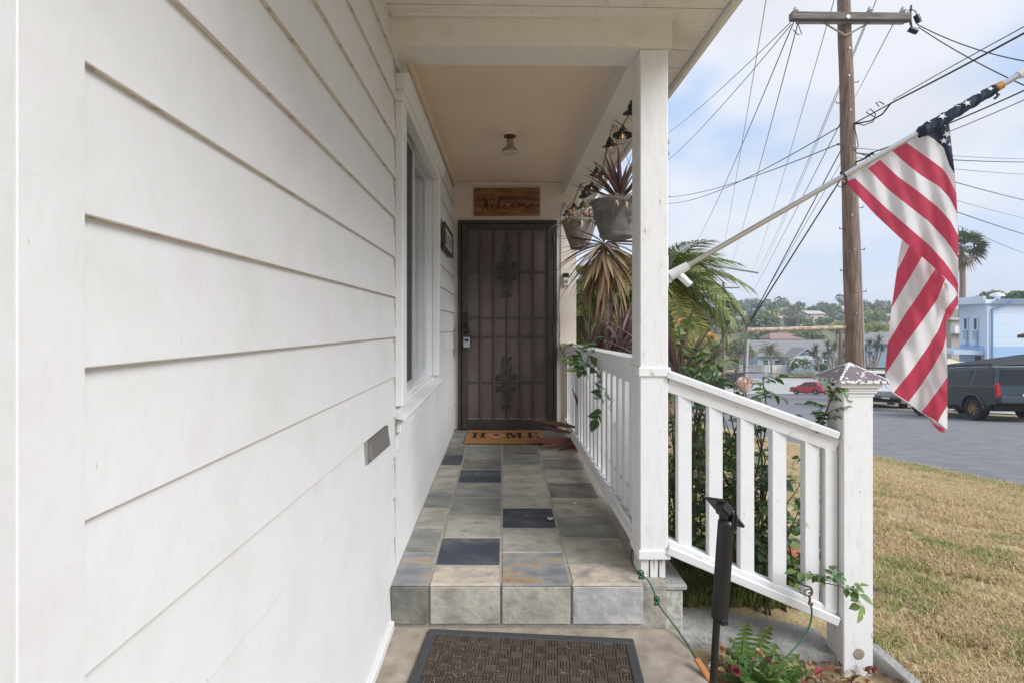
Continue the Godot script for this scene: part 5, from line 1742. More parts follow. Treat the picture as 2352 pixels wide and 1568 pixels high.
# a vehicle: front towards local +x, standing on local y = 0
func vehicle(nm: String, label: String, cat: String, t: Transform3D, s: Dictionary, paint: Material, rimm: Material, group := "") -> Node3D:
	var o := thing(nm, label, cat, t.origin, group)
	var hw: float = s.width * 0.5
	var belt: float = s.belt
	var wr: float = s.wheel
	var mb := MB.new()
	# lower body outline with two wheel arches
	var poly := PackedVector2Array()
	poly.append(Vector2(s.back, s.sill + 0.12))
	for ax in [s.rear_axle, s.front_axle]:
		poly.append(Vector2(ax - wr * 1.18, s.sill))
		for k in 9:
			var a := PI - PI * k / 8.0
			poly.append(Vector2(ax + cos(a) * wr * 1.14, wr * 0.95 + sin(a) * wr * 1.12))
		poly.append(Vector2(ax + wr * 1.18, s.sill))
	poly.append(Vector2(s.front - 0.05, s.sill + 0.10))
	poly.append(Vector2(s.front, s.hood * 0.72))
	poly.append(Vector2(s.front - 0.10, s.hood))
	poly.append(Vector2(s.cowl, belt))
	for p in s.get("deck", [Vector2(s.back + 0.08, belt)]):
		poly.append(p)
	poly.append(Vector2(s.back, belt * 0.78))
	mb.prism(t, poly, -hw, hw)
	mi("body", mb, paint, o)
	# upper body (pillars and roof): a tapered block, with panes just proud of it
	var c0: Array = s.cabin_low   # x rear, x front at the belt
	var c1: Array = s.cabin_top   # x rear, x front at the roof
	var tw: float = s.roof_width * 0.5
	var y1: float = s.roof
	mb = MB.new()
	var lo := [Vector3(c0[0], belt - 0.01, -hw + 0.03), Vector3(c0[1], belt - 0.01, -hw + 0.03), Vector3(c0[1], belt - 0.01, hw - 0.03), Vector3(c0[0], belt - 0.01, hw - 0.03)]
	var hi := [Vector3(c1[0], y1, -tw), Vector3(c1[1], y1, -tw), Vector3(c1[1], y1, tw), Vector3(c1[0], y1, tw)]
	var q := []
	for p in lo + hi:
		q.append(t * p)
	mb.hexa(q)
	mb.hexa([q[4], q[5], q[6], q[7], t * (hi[0] + Vector3(0.12, 0.05, 0.12)), t * (hi[1] + Vector3(-0.18, 0.05, 0.12)), t * (hi[2] + Vector3(-0.18, 0.05, -0.12)), t * (hi[3] + Vector3(0.12, 0.05, -0.12))])
	mi("cabin", mb, paint, o)
	var gl: Material = s.get("glass", M.far_glass)
	for side in [0, 2]:
		var a: Vector3 = q[0] if side == 0 else q[3]
		var b: Vector3 = q[1] if side == 0 else q[2]
		var e: Vector3 = q[4] if side == 0 else q[7]
		var f: Vector3 = q[5] if side == 0 else q[6]
		for w in s.side_windows:
			mi("side_window", slab(a, b, f, e, w[0], 0.10, w[1], 0.88, t * Vector3(0, belt, 0), 0.012), gl, o)
	mi("windscreen", slab(q[1], q[2], q[6], q[5], 0.06, 0.08, 0.94, 0.92, t * Vector3(0, belt, 0), 0.012), gl, o)
	mi("rear_window", slab(q[0], q[3], q[7], q[4], 0.07, 0.12, 0.93, 0.88, t * Vector3(0, belt, 0), 0.012), s.get("rear_glass", gl), o)
	# wheels
	for ax in [s.rear_axle, s.front_axle]:
		for z in [-1.0, 1.0]:
			var wt := t * Transform3D(Basis(Vector3.RIGHT, PI / 2 * z), Vector3(ax, wr, z * (hw - s.tyre * 0.5 + 0.02)))
			mb = MB.new()
			var h: float = s.tyre * 0.5
			mb.lathe(wt, [[wr * 0.58, -h], [wr * 0.92, -h], [wr, -h * 0.6], [wr, h * 0.6], [wr * 0.92, h], [wr * 0.58, h * 0.9], [wr * 0.56, -h]], 22)
			var ty := mi("wheel", mb, mat(lin(0.018, 0.018, 0.018), 0.85), o)
			mb = MB.new()
			mb.lathe(wt, [[wr * 0.57, h * 0.85], [wr * 0.50, h * 0.5], [wr * 0.20, h * 0.35], [wr * 0.16, h * 0.75], [0.0, h * 0.8]], 18)
			for k in 8:
				var a := TAU * k / 8.0
				mb.bar(wt * Vector3(cos(a) * wr * 0.14, h * 0.62, sin(a) * wr * 0.14), wt * Vector3(cos(a) * wr * 0.54, h * 0.72, sin(a) * wr * 0.54), 0.045, 0.03, wt.basis.y)
			mi("rim", mb, rimm, ty)
	for z in [-1.0, 1.0]:
		mb = MB.new()
		mb.box(t * Transform3D(Basis(), Vector3(s.back + 0.02, s.lamp[0], z * (hw - s.lamp[1] * 0.5 + 0.004))), Vector3(0.05, s.lamp[2] * 0.5, s.lamp[1] * 0.5), 0.02)
		mi("tail_light", mb, mat(lin(0.45, 0.015, 0.02), 0.2), o)
		mb = MB.new()
		mb.box(t * Transform3D(Basis(), Vector3(s.front - 0.02, s.hood * 0.80, z * (hw - 0.22))), Vector3(0.05, 0.09, 0.18), 0.02)
		mi("headlight", mb, M.far_white, o)
		mb = MB.new()
		mb.box(t * Transform3D(Basis(), Vector3(c0[1] - 0.25, belt + 0.10, z * (hw + 0.10))), Vector3(0.07, 0.09, 0.10), 0.03)
		mi("mirror", mb, paint, o)
	mb = MB.new()
	mb.box(t * Transform3D(Basis(), Vector3(s.back - 0.06, s.sill + 0.24, 0)), Vector3(0.09, 0.12, hw * 0.98), 0.03)
	mi("rear_bumper", mb, s.get("bumper", paint), o)
	mb = MB.new()
	mb.box(t * Transform3D(Basis(), Vector3(s.front + 0.02, s.sill + 0.20, 0)), Vector3(0.09, 0.13, hw * 0.97), 0.03)
	mi("front_bumper", mb, s.get("bumper", paint), o)
	mb = MB.new()
	mb.box(t * Transform3D(Basis(), Vector3(s.front + 0.005, s.hood * 0.76, 0)), Vector3(0.03, 0.10, hw * 0.5), 0.01)
	mi("grille", mb, M.dark, o)
	mb = MB.new()
	mb.box(t * Transform3D(Basis(), Vector3(s.back - 0.02, s.plate, 0)), Vector3(0.012, 0.075, 0.16))
	mi("number_plate", mb, M.far_white, o)
	mb = MB.new()
	mb.box(t * Transform3D(Basis(), Vector3((s.front + s.back) * 0.5, s.sill * 0.85, 0)), Vector3((s.front - s.back) * 0.40, 0.09, hw * 0.72))
	mi("chassis", mb, M.dark, o)
	return o

# a thin plate over part of a four-sided face, lifted away from the point "from"
func slab(a: Vector3, b: Vector3, c: Vector3, d: Vector3, u0: float, v0: float, u1: float, v1: float, from: Vector3, lift: float) -> MB:
	var q := []
	for e in [[u0, v0], [u1, v0], [u1, v1], [u0, v1]]:
		q.append(a.lerp(b, e[0]).lerp(d.lerp(c, e[0]), e[1]))
	var n: Vector3 = (q[1] - q[0]).cross(q[3] - q[0]).normalized()
	if n.dot(q[0] - from) < 0.0:
		n = -n
	var mb := MB.new()
	mb.hexa([q[0] - n * 0.004, q[1] - n * 0.004, q[2] - n * 0.004, q[3] - n * 0.004, q[0] + n * lift, q[1] + n * lift, q[2] + n * lift, q[3] + n * lift])
	return mb

func on_road(x: float, d: float, heading: Vector2) -> Transform3D:
	# heading: x across, y away from the lens; the street falls away with distance
	var f := Vector3(heading.x, (road_h(d + heading.y) - road_h(d)), -heading.y).normalized()
	var z := f.cross(Vector3.UP).normalized()
	return Transform3D(Basis(f, z.cross(f), z), W(x, road_h(d) + 0.04, d))

func build_vehicles() -> void:
	var teal := mat(lin(0.008, 0.028, 0.042), 0.25)
	teal.clearcoat_enabled = true
	teal.clearcoat = 0.35
	teal.clearcoat_roughness = 0.05
	var bronze := mat(lin(0.28, 0.17, 0.085), 0.4, 0.5)
	var suv := {"width": 1.95, "roof_width": 1.62, "belt": 1.16, "roof": 1.82, "wheel": 0.41, "tyre": 0.30, "sill": 0.50, "hood": 1.06, "back": -2.35, "front": 2.45, "rear_axle": -1.28, "front_axle": 1.55, "cowl": 1.05, "cabin_low": [-2.28, 1.10], "cabin_top": [-2.25, 0.42], "side_windows": [[0.03, 0.31], [0.36, 0.62], [0.66, 0.93]], "lamp": [1.02, 0.13, 0.52], "plate": 0.85, "deck": [Vector2(-2.33, 1.16)], "glass": mat(lin(0.008, 0.010, 0.012), 0.12), "bumper": mat(lin(0.03, 0.045, 0.055), 0.4)}
	var o := vehicle("parked_suv", "dark teal sport utility vehicle with bronze wheels parked across the street", "car", on_road(17.55, 20.75, Vector2(0.06, 1.0)), suv, teal, bronze)
	var t := on_road(17.55, 20.75, Vector2(0.06, 1.0))
	for z in [-1.0, 1.0]:
		var mb := MB.new()
		mb.tube([t * Vector3(-1.9, 1.93, z * 0.68), t * Vector3(0.3, 1.93, z * 0.68)], 0.025, 6)
		for x in [-1.8, -0.8, 0.2]:
			mb.tube([t * Vector3(x, 1.85, z * 0.68), t * Vector3(x, 1.94, z * 0.68)], 0.02, 5)
		mi("roof_rack", mb, M.dark, o)
		for ax in [-1.28, 1.55]:
			mb = MB.new()
			var pts := []
			for k in 9:
				var a := PI * (1.0 - k / 8.0)
				pts.append(t * Vector3(ax + cos(a) * 0.50, 0.40 + sin(a) * 0.50, z * 0.985))
			mb.tube(pts, 0.045, 6)
			mi("fender_flare", mb, teal, o)
	var mb2 := MB.new()
	# white pickup seen from behind
	var white := mat(lin(0.72, 0.73, 0.74), 0.3)
	white.clearcoat_enabled = true
	white.clearcoat = 0.6
	var pick := {"width": 1.92, "roof_width": 1.50, "belt": 1.18, "roof": 1.86, "wheel": 0.38, "tyre": 0.26, "sill": 0.55, "hood": 1.10, "back": -2.7, "front": 2.6, "rear_axle": -1.65, "front_axle": 1.70, "cowl": 1.25, "cabin_low": [-0.75, 1.30], "cabin_top": [-0.62, 0.62], "side_windows": [[0.06, 0.44], [0.50, 0.92]], "lamp": [0.95, 0.14, 0.36], "plate": 0.62, "bumper": mat(lin(0.45, 0.46, 0.47), 0.3, 0.7)}
	o = vehicle("pickup_truck", "white pickup truck with a ladder rack parked tail towards the house", "truck", on_road(19.45, 29.0, Vector2(0.50, 1.0)), pick, white, M.steel)
	t = on_road(19.45, 29.0, Vector2(0.50, 1.0))
	mb2 = MB.new()
	for z in [-0.85, 0.85]:
		mb2.tube([t * Vector3(-2.5, 1.15, z), t * Vector3(-2.5, 2.0, z), t * Vector3(0.6, 2.06, z)], 0.03, 6)
	mb2.tube([t * Vector3(-2.5, 2.0, -0.85), t * Vector3(-2.5, 2.0, 0.85)], 0.03, 6)
	mi("ladder_rack", mb2, M.dark, o)
	# red hatchback down at the corner
	var red := mat(lin(0.55, 0.018, 0.022), 0.22)
	red.clearcoat_enabled = true
	red.clearcoat = 0.8
	var hatch := {"width": 1.75, "roof_width": 1.34, "belt": 0.92, "roof": 1.42, "wheel": 0.31, "tyre": 0.20, "sill": 0.26, "hood": 0.86, "back": -1.95, "front": 2.05, "rear_axle": -1.22, "front_axle": 1.28, "cowl": 1.0, "cabin_low": [-1.88, 1.05], "cabin_top": [-1.35, 0.15], "side_windows": [[0.12, 0.30], [0.34, 0.60], [0.64, 0.92]], "lamp": [0.82, 0.24, 0.20], "plate": 0.70}
	vehicle("red_hatchback", "small red hatchback at the corner of the side street", "car", on_road(35.6, 64.5, Vector2(-0.40, 0.92)), hatch, red, M.steel)
	# dark off-roader facing the lens under the corner tree
	var dark := mat(lin(0.03, 0.037, 0.045), 0.25)
	vehicle("dark_off_roader", "dark grey off-road car facing this way under the corner tree", "car", on_road(31.4, 75.0, Vector2(0.22, -1.0)), suv, dark, M.steel)

# ---------------------------------------------------------------- garden plants
# a leaf along +z, folded on its midrib and curling down; colour a at the base to b at the tip
func blade_mesh(length: float, width: float, curl: float, fold: float, widest: float, a: Color, b: Color, segs := 7) -> ArrayMesh:
	var mb := MB.new()
	mb.colored = true
	var l := []
	var m := []
	var r := []
	for i in segs + 1:
		var t := i / float(segs)
		var w := width * 0.5 * (pow(t / widest, 0.6) if t < widest else pow(clampf((1.0 - t) / (1.0 - widest), 0.0, 1.0), 0.75))
		w = maxf(w, width * 0.04)
		var an := curl * t
		var p := Vector3(0, -length * t * sin(an * 0.5) * 0.9, length * t * cos(an * 0.5))
		m.append(p)
		l.append(p + Vector3(-w, fold * w, 0))
		r.append(p + Vector3(w, fold * w, 0))
	for i in segs:
		mb.col = a.lerp(b, (i + 0.5) / segs)
		mb.quad(l[i], m[i], m[i + 1], l[i + 1])
		mb.quad(m[i], r[i], r[i + 1], m[i + 1])
	return mb.mesh()

# a rose leaf: stalk with five rounded leaflets
func rose_leaf_mesh(size: float, c: Color, c2: Color) -> ArrayMesh:
	var mb := MB.new()
	mb.colored = true
	mb.col = Color(0.10, 0.12, 0.04)
	mb.tube([Vector3.ZERO, Vector3(0, 0.004, size * 0.5), Vector3(0, 0, size * 0.95)], 0.0012, 3, false)
	for e in [[0.30, 1.15, 0.72], [0.30, -1.15, 0.72], [0.62, 1.0, 0.92], [0.62, -1.0, 0.92], [0.9, 0.0, 1.15]]:
		var base := Vector3(0, 0.002, size * e[0])
		var ln: float = size * 0.62 * e[2]
		var b := Basis(Vector3.UP, e[1]) * Basis(Vector3.RIGHT, rr(0.0, 0.5)) * Basis(Vector3.BACK, rr(-0.35, 0.35))
		mb.col = c.lerp(c2, rng.randf())
		var prev := []
		for i in 6:
			var t := i / 5.0
			var w := ln * 0.36 * sin(PI * pow(t, 0.8)) * 0.98 + 0.0005
			var y := -ln * 0.22 * t * t
			var cur := [base + b * Vector3(-w, y + w * 0.25, ln * t), base + b * Vector3(0, y, ln * t), base + b * Vector3(w, y + w * 0.25, ln * t)]
			if i > 0:
				mb.quad(prev[0], prev[1], cur[1], cur[0])
				mb.quad(prev[1], prev[2], cur[2], cur[1])
			prev = cur
	return mb.mesh()

var ROSE := []

func rose_leaves() -> void:
	for k in 6:
		var c: Color = [Color(0.05, 0.10, 0.032), Color(0.07, 0.13, 0.04), Color(0.105, 0.17, 0.045), Color(0.06, 0.11, 0.045), Color(0.15, 0.21, 0.06), Color(0.08, 0.135, 0.06)][k]
		ROSE.append(rose_leaf_mesh(0.062 + 0.006 * (k % 3), c, c * 1.5))

# stems as lists of points; leaves set along them
func rose_stem(o: Node, pts: Array, r: float, leaves: int, big := 1.0) -> void:
	var mb := MB.new()
	var rad := []
	for i in pts.size():
		rad.append(r * (1.0 - 0.7 * i / pts.size()))
	mb.tube(pts, rad, 5)
	mi("stem", mb, M.stem, o)
	for i in leaves:
		var t := (0.18 + 0.82 * (i + rng.randf()) / leaves) * (pts.size() - 1)
		var k := mini(int(t), pts.size() - 2)
		var p: Vector3 = pts[k].lerp(pts[k + 1], t - k)
		var dir := rdir()
		dir.y = dir.y * 0.5 + 0.25
		var s := rr(0.8, 1.25) * big
		put("leaf", ROSE[rng.randi() % ROSE.size()], M.leaf, Transform3D(look_basis(dir, (Vector3.UP + rdir() * 0.5).normalized()).scaled(Vector3(s, s, s)), p), o)

func rose_bloom(o: Node, c: Vector3, r: float, dir: Vector3, cols: Array, wide := 1.0, tall := 1.0) -> void:
	var b := look_basis(dir)
	var n := 0
	for ring in 4:
		var cnt: int = [3, 4, 5, 6][ring]
		for k in cnt:
			var mb := MB.new()
			var a := TAU * (k + 0.5 * (ring % 2)) / cnt + rr(-0.2, 0.2)
			var open := (0.10 + 0.20 * ring) * wide
			var rows := []
			for j in 5:
				var t := j / 4.0
				var row := []
				for i in 5:
					var s := (i / 4.0 - 0.5) * (1.9 - 0.18 * ring) * sin(PI * (0.18 + 0.62 * t))
					var rad := r * (0.12 + 0.16 * ring) + r * open * t * t * 1.1 + r * 0.10 * sin(PI * t)
					row.append(c + b * Vector3(cos(a + s) * rad, sin(a + s) * rad, r * tall * (-0.55 + (1.55 - 0.16 * ring) * t - 0.10 * absf(s) * t) + r * 0.10 * sin(s * 5.0 + ring) * t))
				rows.append(row)
			mb.sheet(rows)
			mi("petal", mb, cols[n % cols.size()], o)
			n += 1

func build_garden() -> void:
	M.stem = mat(lin(0.085, 0.075, 0.035), 0.7)
	M.plum = vmat(0.5, Color(0.22, 0.12, 0.12))
	rose_leaves()
	# --- hedge-like shrubs that close the garden off from the street
	var hg := "shrubs behind the porch"
	for e in [["dark shrub low behind the brown skirted cordyline", 1300, 1400, 690, 900, 7.6, OLIVE], ["green shrub between the cordyline and the feather palm", 1400, 1500, 700, 930, 8.2, GREEN], ["olive shrub behind the feather palm", 1500, 1610, 780, 960, 8.6, OLIVE], ["low green shrub right of the feather palm", 1585, 1672, 842, 980, 8.4, GREEN], ["dark green shrub behind the rose stems", 1560, 1690, 960, 1120, 5.2, GREEN]]:
		var pal := []
		for c in e[6]:
			pal.append([c[0] * 1.0, c[1] * 1.05, c[2] * 0.8])
		tree("garden_shrub", e[0], e[1], e[2], e[3], e[4], e[5], pal, 3200, 0.045, hg, false)
	# --- feather palms
	var gp := shades([[0.15, 0.21, 0.05], [0.21, 0.27, 0.07], [0.29, 0.31, 0.09], [0.11, 0.16, 0.045]])
	var yp := shades([[0.22, 0.20, 0.05], [0.26, 0.22, 0.06], [0.16, 0.17, 0.05]])
	var op := shades([[0.34, 0.20, 0.06], [0.28, 0.15, 0.05], [0.26, 0.20, 0.08]])
	var fr := [frond_mesh(0.98, 0.28, 0.45, 0.27, 60, gp, 0.55, 0.0075), frond_mesh(1.05, 0.32, 0.58, 0.28, 62, gp, 0.6, 0.0075), frond_mesh(0.92, 0.32, 0.40, 0.26, 58, gp, 0.5, 0.0075), frond_mesh(0.98, 0.28, 0.72, 0.27, 60, yp, 0.7, 0.0075)]
	var palm := feather_palm("feather_palm", "full feather palm with fine drooping fronds right of the porch post", W(1.90, -1.45, 6.6), W(1.92, 0.22, 6.6), 0.09, fr, 46, -0.75, 1.05)
	var dead := frond_mesh(0.95, 0.1, 0.9, 0.26, 36, op, 0.8, 0.006)
	for i in 7:
		var an := 0.9 * i + 0.2
		put("dead_frond", dead, M.far_leaf, Transform3D(look_basis(Vector3(cos(an), -0.75, sin(an))), W(1.92, 0.04, 6.6)), palm)
	feather_palm("feather_palm", "feather palm behind the cordyline with the brown skirt", W(1.32, -1.45, 7.4), W(1.38, 0.16, 7.4), 0.09, fr, 36, -0.7, 1.0)
	# --- cordyline with a skirt of dead leaves
	var tan := [blade_mesh(0.52, 0.040, 0.5, 0.35, 0.45, Color(0.23, 0.15, 0.08), Color(0.38, 0.27, 0.14)), blade_mesh(0.60, 0.036, 0.8, 0.4, 0.4, Color(0.17, 0.10, 0.06), Color(0.29, 0.18, 0.09)), blade_mesh(0.48, 0.046, 0.35, 0.3, 0.5, Color(0.30, 0.24, 0.12), Color(0.46, 0.36, 0.20)), blade_mesh(0.56, 0.030, 0.6, 0.5, 0.4, Color(0.25, 0.17, 0.11), Color(0.20, 0.12, 0.07))]
	var plum := [blade_mesh(0.50, 0.042, 0.35, 0.4, 0.4, Color(0.105, 0.060, 0.058), Color(0.145, 0.085, 0.085)), blade_mesh(0.58, 0.038, 0.6, 0.4, 0.4, Color(0.15, 0.095, 0.09), Color(0.20, 0.135, 0.125)), blade_mesh(0.44, 0.036, 0.2, 0.5, 0.4, Color(0.075, 0.048, 0.045), Color(0.12, 0.078, 0.072))]
	var red := [blade_mesh(0.52, 0.058, 0.12, 0.3, 0.45, Color(0.15, 0.055, 0.035), Color(0.24, 0.085, 0.05)), blade_mesh(0.52, 0.050, 0.08, 0.3, 0.45, Color(0.19, 0.08, 0.05), Color(0.15, 0.065, 0.045))]
	var top := P(1388, 560, 4.9)
	var o := thing("skirted_cordyline", "cordyline with a long skirt of dry tan leaves behind the porch railing", "cordyline", W(0.92, -1.37, 4.9))
	var mb := MB.new()
	mb.tube([W(0.88, -1.4, 4.9), P(1379, 790, 4.9), P(1382, 660, 4.9), top], [0.05, 0.04, 0.036, 0.03], 8)
	mi("trunk", mb, M.bark, o)
	mb = MB.new()
	mb.tube([W(0.93, -1.4, 4.85), P(1392, 790, 4.85), P(1398, 680, 4.85), top + Vector3(0.03, -0.1, 0)], [0.055, 0.045, 0.04, 0.03], 8)
	mi("trunk", mb, M.bark, o)
	for i in 150:
		var an := i * 2.39996
		var f := i / 149.0
		var el := lerpf(0.55, -1.45, pow(f, 0.62)) + rr(-0.12, 0.12)
		var dir := Vector3(cos(an) * cos(el), sin(el), sin(an) * cos(el))
		var s := rr(0.8, 1.15)
		put("leaf", tan[rng.randi() % 4] if f > 0.16 else plum[rng.randi() % 3], M.dry if f > 0.16 else M.plum, Transform3D(look_basis(dir, (Vector3.UP + rdir() * 0.25).normalized()).scaled(Vector3(s, s, s)), top - Vector3(0, 0.30 * f * f, 0)), o)
	# --- young plum cordylines round its foot and beside the post
	var cg := "plum coloured cordylines in the garden bed"
	for e in [["plum cordyline below the left edge of the tan skirt", 1352, 812, 4.75, 1.0, 30, 0.15], ["plum cordyline at the foot of the skirted one next to the post", 1428, 806, 4.15, 0.95, 34, 0.1], ["browner cordyline spilling over the porch rail", 1400, 830, 4.5, 1.0, 26, -0.1], ["tall plum cordyline right of the porch post behind the roses", 1560, 900, 3.5, 1.15, 30, 0.5]]:
		var c := P(e[1], e[2], e[3])
		o = thing("plum_cordyline", e[0], "cordyline", Vector3(c.x, CH - 1.37, c.z), cg)
		mb = MB.new()
		mb.tube([Vector3(c.x, CH - 1.4, c.z), c], [0.035, 0.028], 7)
		mi("trunk", mb, M.bark, o)
		for i in e[5]:
			var an = i * 2.39996
			var el := lerpf(1.35, e[6] - 0.2, i / float(e[5])) + rr(-0.1, 0.1)
			var dir := Vector3(cos(an) * cos(el), sin(el), sin(an) * cos(el))
			var s: float = e[4] * rr(0.75, 1.1)
			if dir.x < -0.15 and c.x < 1.0:
				dir.x = -dir.x
			put("leaf", plum[rng.randi() % 3], M.plum, Transform3D(look_basis(dir, (Vector3.UP + rdir() * 0.2).normalized()).scaled(Vector3(s, s, s)), c), o)
	# --- the cordyline whose red-brown leaves poke through the railing over the floor
	o = thing("red_cordyline", "cordyline whose red brown leaves poke through the balusters over the doormat", "cordyline", W(0.78, -1.37, 4.85))
	mb = MB.new()
	mb.tube([W(0.80, -1.4, 4.88), W(0.76, -1.02, 4.86)], [0.03, 0.024], 7)
	mi("trunk", mb, M.bark, o)
	for e in [[1338, 984, 1240, 974, 5.05], [1340, 1010, 1222, 1018, 4.9], [1338, 1000, 1265, 992, 5.0], [1342, 1012, 1262, 1062, 4.6], [1345, 1006, 1246, 1040, 4.8], [1336, 1004, 1285, 1018, 4.95], [1336, 955, 1322, 918, 4.7], [1350, 1014, 1330, 1036, 4.5]]:
		var a := P(e[0], e[1], 4.85)
		a.x = maxf(a.x, 0.675)
		var b := P(e[2], e[3], e[4] - 0.05) + Vector3(0, 0.035, 0)
		var ln := (b - a).length()
		put("leaf", red[rng.randi() % 2], M.plum, Transform3D(look_basis(b - a, Vector3(0.1, 0.6, 1.0)).scaled(Vector3.ONE * (ln + 0.08) / 0.50), a), o)
	# --- roses behind the stair railing
	var pink := [mat(lin(0.82, 0.62, 0.57), 0.6), mat(lin(0.83, 0.70, 0.63), 0.6), mat(lin(0.84, 0.75, 0.67), 0.6), mat(lin(0.80, 0.52, 0.50), 0.6)]
	for p in pink:
		p.backlight_enabled = true
		p.backlight = Color(0.45, 0.36, 0.33)
	var dry_pet := [mat(lin(0.46, 0.26, 0.09), 0.8), mat(lin(0.55, 0.36, 0.16), 0.8)]
	var spec := [
		["rose bush right of the porch post with wilted orange blooms", 0.80, 1.02, 2.72, 3.05, [-0.02, -0.10], 13],
		["rose bush behind the second and third stair balusters with one pink bloom", 1.00, 1.24, 2.62, 2.95, [-0.22, -0.34], 13],
		["rose bush behind the last stair balusters reaching to the newel post", 1.20, 1.50, 2.60, 3.00, [-0.40, -0.50], 12]]
	var bushes := []
	for s in spec:
		o = thing("rose_bush", s[0], "rose bush", W((s[1] + s[2]) * 0.5, -1.38, (s[3] + s[4]) * 0.5), "roses behind the stair railing")
		bushes.append(o)
		for i in s[6]:
			var x := rr(s[1], s[2])
			var d := rr(s[3], s[4])
			var h := lerpf(s[5][0], s[5][1], rng.randf()) - rr(0.0, 0.5) * (1.0 if i % 3 else 0.2)
			var pts := []
			var lean := Vector3(rr(-0.25, 0.25), 0, rr(-0.18, 0.10))
			for k in 6:
				var t := k / 5.0
				pts.append(W(x, lerpf(-1.39, h, t), d) + lean * t * t + Vector3(rr(-0.02, 0.02), 0, rr(-0.02, 0.02)) + Vector3(0, -0.08 * t * t * absf(lean.x) * 4.0, 0))
			rose_stem(o, pts, rr(0.004, 0.008), 9)
		for i in 7:
			var a := W(rr(s[1], s[2]), rr(-1.3, -0.9), rr(s[3], s[4]))
			rose_stem(o, [a, a + Vector3(rr(-0.15, 0.15), 0.12, rr(-0.1, 0.1)), a + Vector3(rr(-0.25, 0.25), 0.28, rr(-0.1, 0.1))], 0.003, 6)
	# named shoots that show above the rail
	rose_stem(bushes[0], [W(0.83, -1.2, 2.75), P(1572, 870, 2.72), P(1566, 800, 2.70), P(1558, 748, 2.70)], 0.005, 8, 1.05)
	rose_stem(bushes[0], [W(0.86, -1.2, 2.80), P(1610, 880, 2.75), P(1650, 800, 2.78), P(1672, 748, 2.80)], 0.006, 3)
	rose_stem(bushes[0], [W(0.9, -1.2, 2.72), P(1628, 900, 2.66), P(1640, 850, 2.64), P(1642, 815, 2.62)], 0.005, 10, 1.25)
	rose_bloom(bushes[0], P(1568, 738, 2.70), 0.013, Vector3(-0.3, 0.7, 0.5), dry_pet, 1.6, 0.7)
	rose_bloom(bushes[0], P(1636, 775, 2.78), 0.017, Vector3(0.3, 0.6, 0.6), dry_pet, 1.6, 0.7)
	rose_stem(bushes[1], [W(1.05, -1.1, 2.65), P(1716, 960, 2.58), P(1716, 915, 2.56), P(1712, 900, 2.55)], 0.005, 4)
	rose_bloom(bushes[1], P(1711, 886, 2.55), 0.034, Vector3(-0.25, 0.9, 0.25), pink, 0.75, 1.35)
	rose_stem(bushes[1], [W(1.12, -1.1, 2.65), P(1765, 960, 2.60), P(1758, 910, 2.58), P(1752, 866, 2.56)], 0.004, 9, 1.2)
	rose_stem(bushes[1], [W(1.18, -1.1, 2.65), P(1800, 975, 2.60), P(1825, 955, 2.56)], 0.004, 6)
	# shoot that climbs the street side of the newel
	rose_stem(bushes[2], [W(1.36, -1.1, 2.52), P(1880, 990, 2.36), P(1902, 935, 2.36), P(1916, 900, 2.34), P(1926, 880, 2.30)], 0.004, 12, 0.72)
	rose_stem(bushes[2], [W(1.34, -1.1, 2.52), P(1872, 975, 2.40), P(1895, 955, 2.36), P(1915, 940, 2.32)], 0.003, 8, 0.7)
	# sprig in front of the foot of the newel
	rose_stem(bushes[2], [W(1.33, -1.05, 2.52), P(1850, 1300, 2.40), P(1880, 1335, 2.24), P(1930, 1345, 2.20), P(1975, 1372, 2.20)], 0.003, 13, 0.85)
	# --- vine hanging over the porch rail
	o = thing("rail_vine", "leafy green shoot hanging over the porch top rail", "vine", W(0.68, -1.3, 4.0), "")
	rose_stem(o, [W(0.76, -0.9, 4.4), W(0.74, -0.30, 4.4), P(1322, 792, 4.25), P(1352, 812, 3.95), P(1378, 850, 3.6), P(1384, 905, 3.55), P(1388, 950, 3.55)], 0.004, 14, 1.7)
	rose_stem(o, [P(1352, 812, 3.95), P(1345, 850, 3.85), P(1352, 868, 3.8)], 0.003, 5, 1.6)
	rose_stem(o, [W(0.74, -0.7, 3.2), P(1398, 935, 3.25), P(1412, 915, 3.2)], 0.002, 3, 1.0)

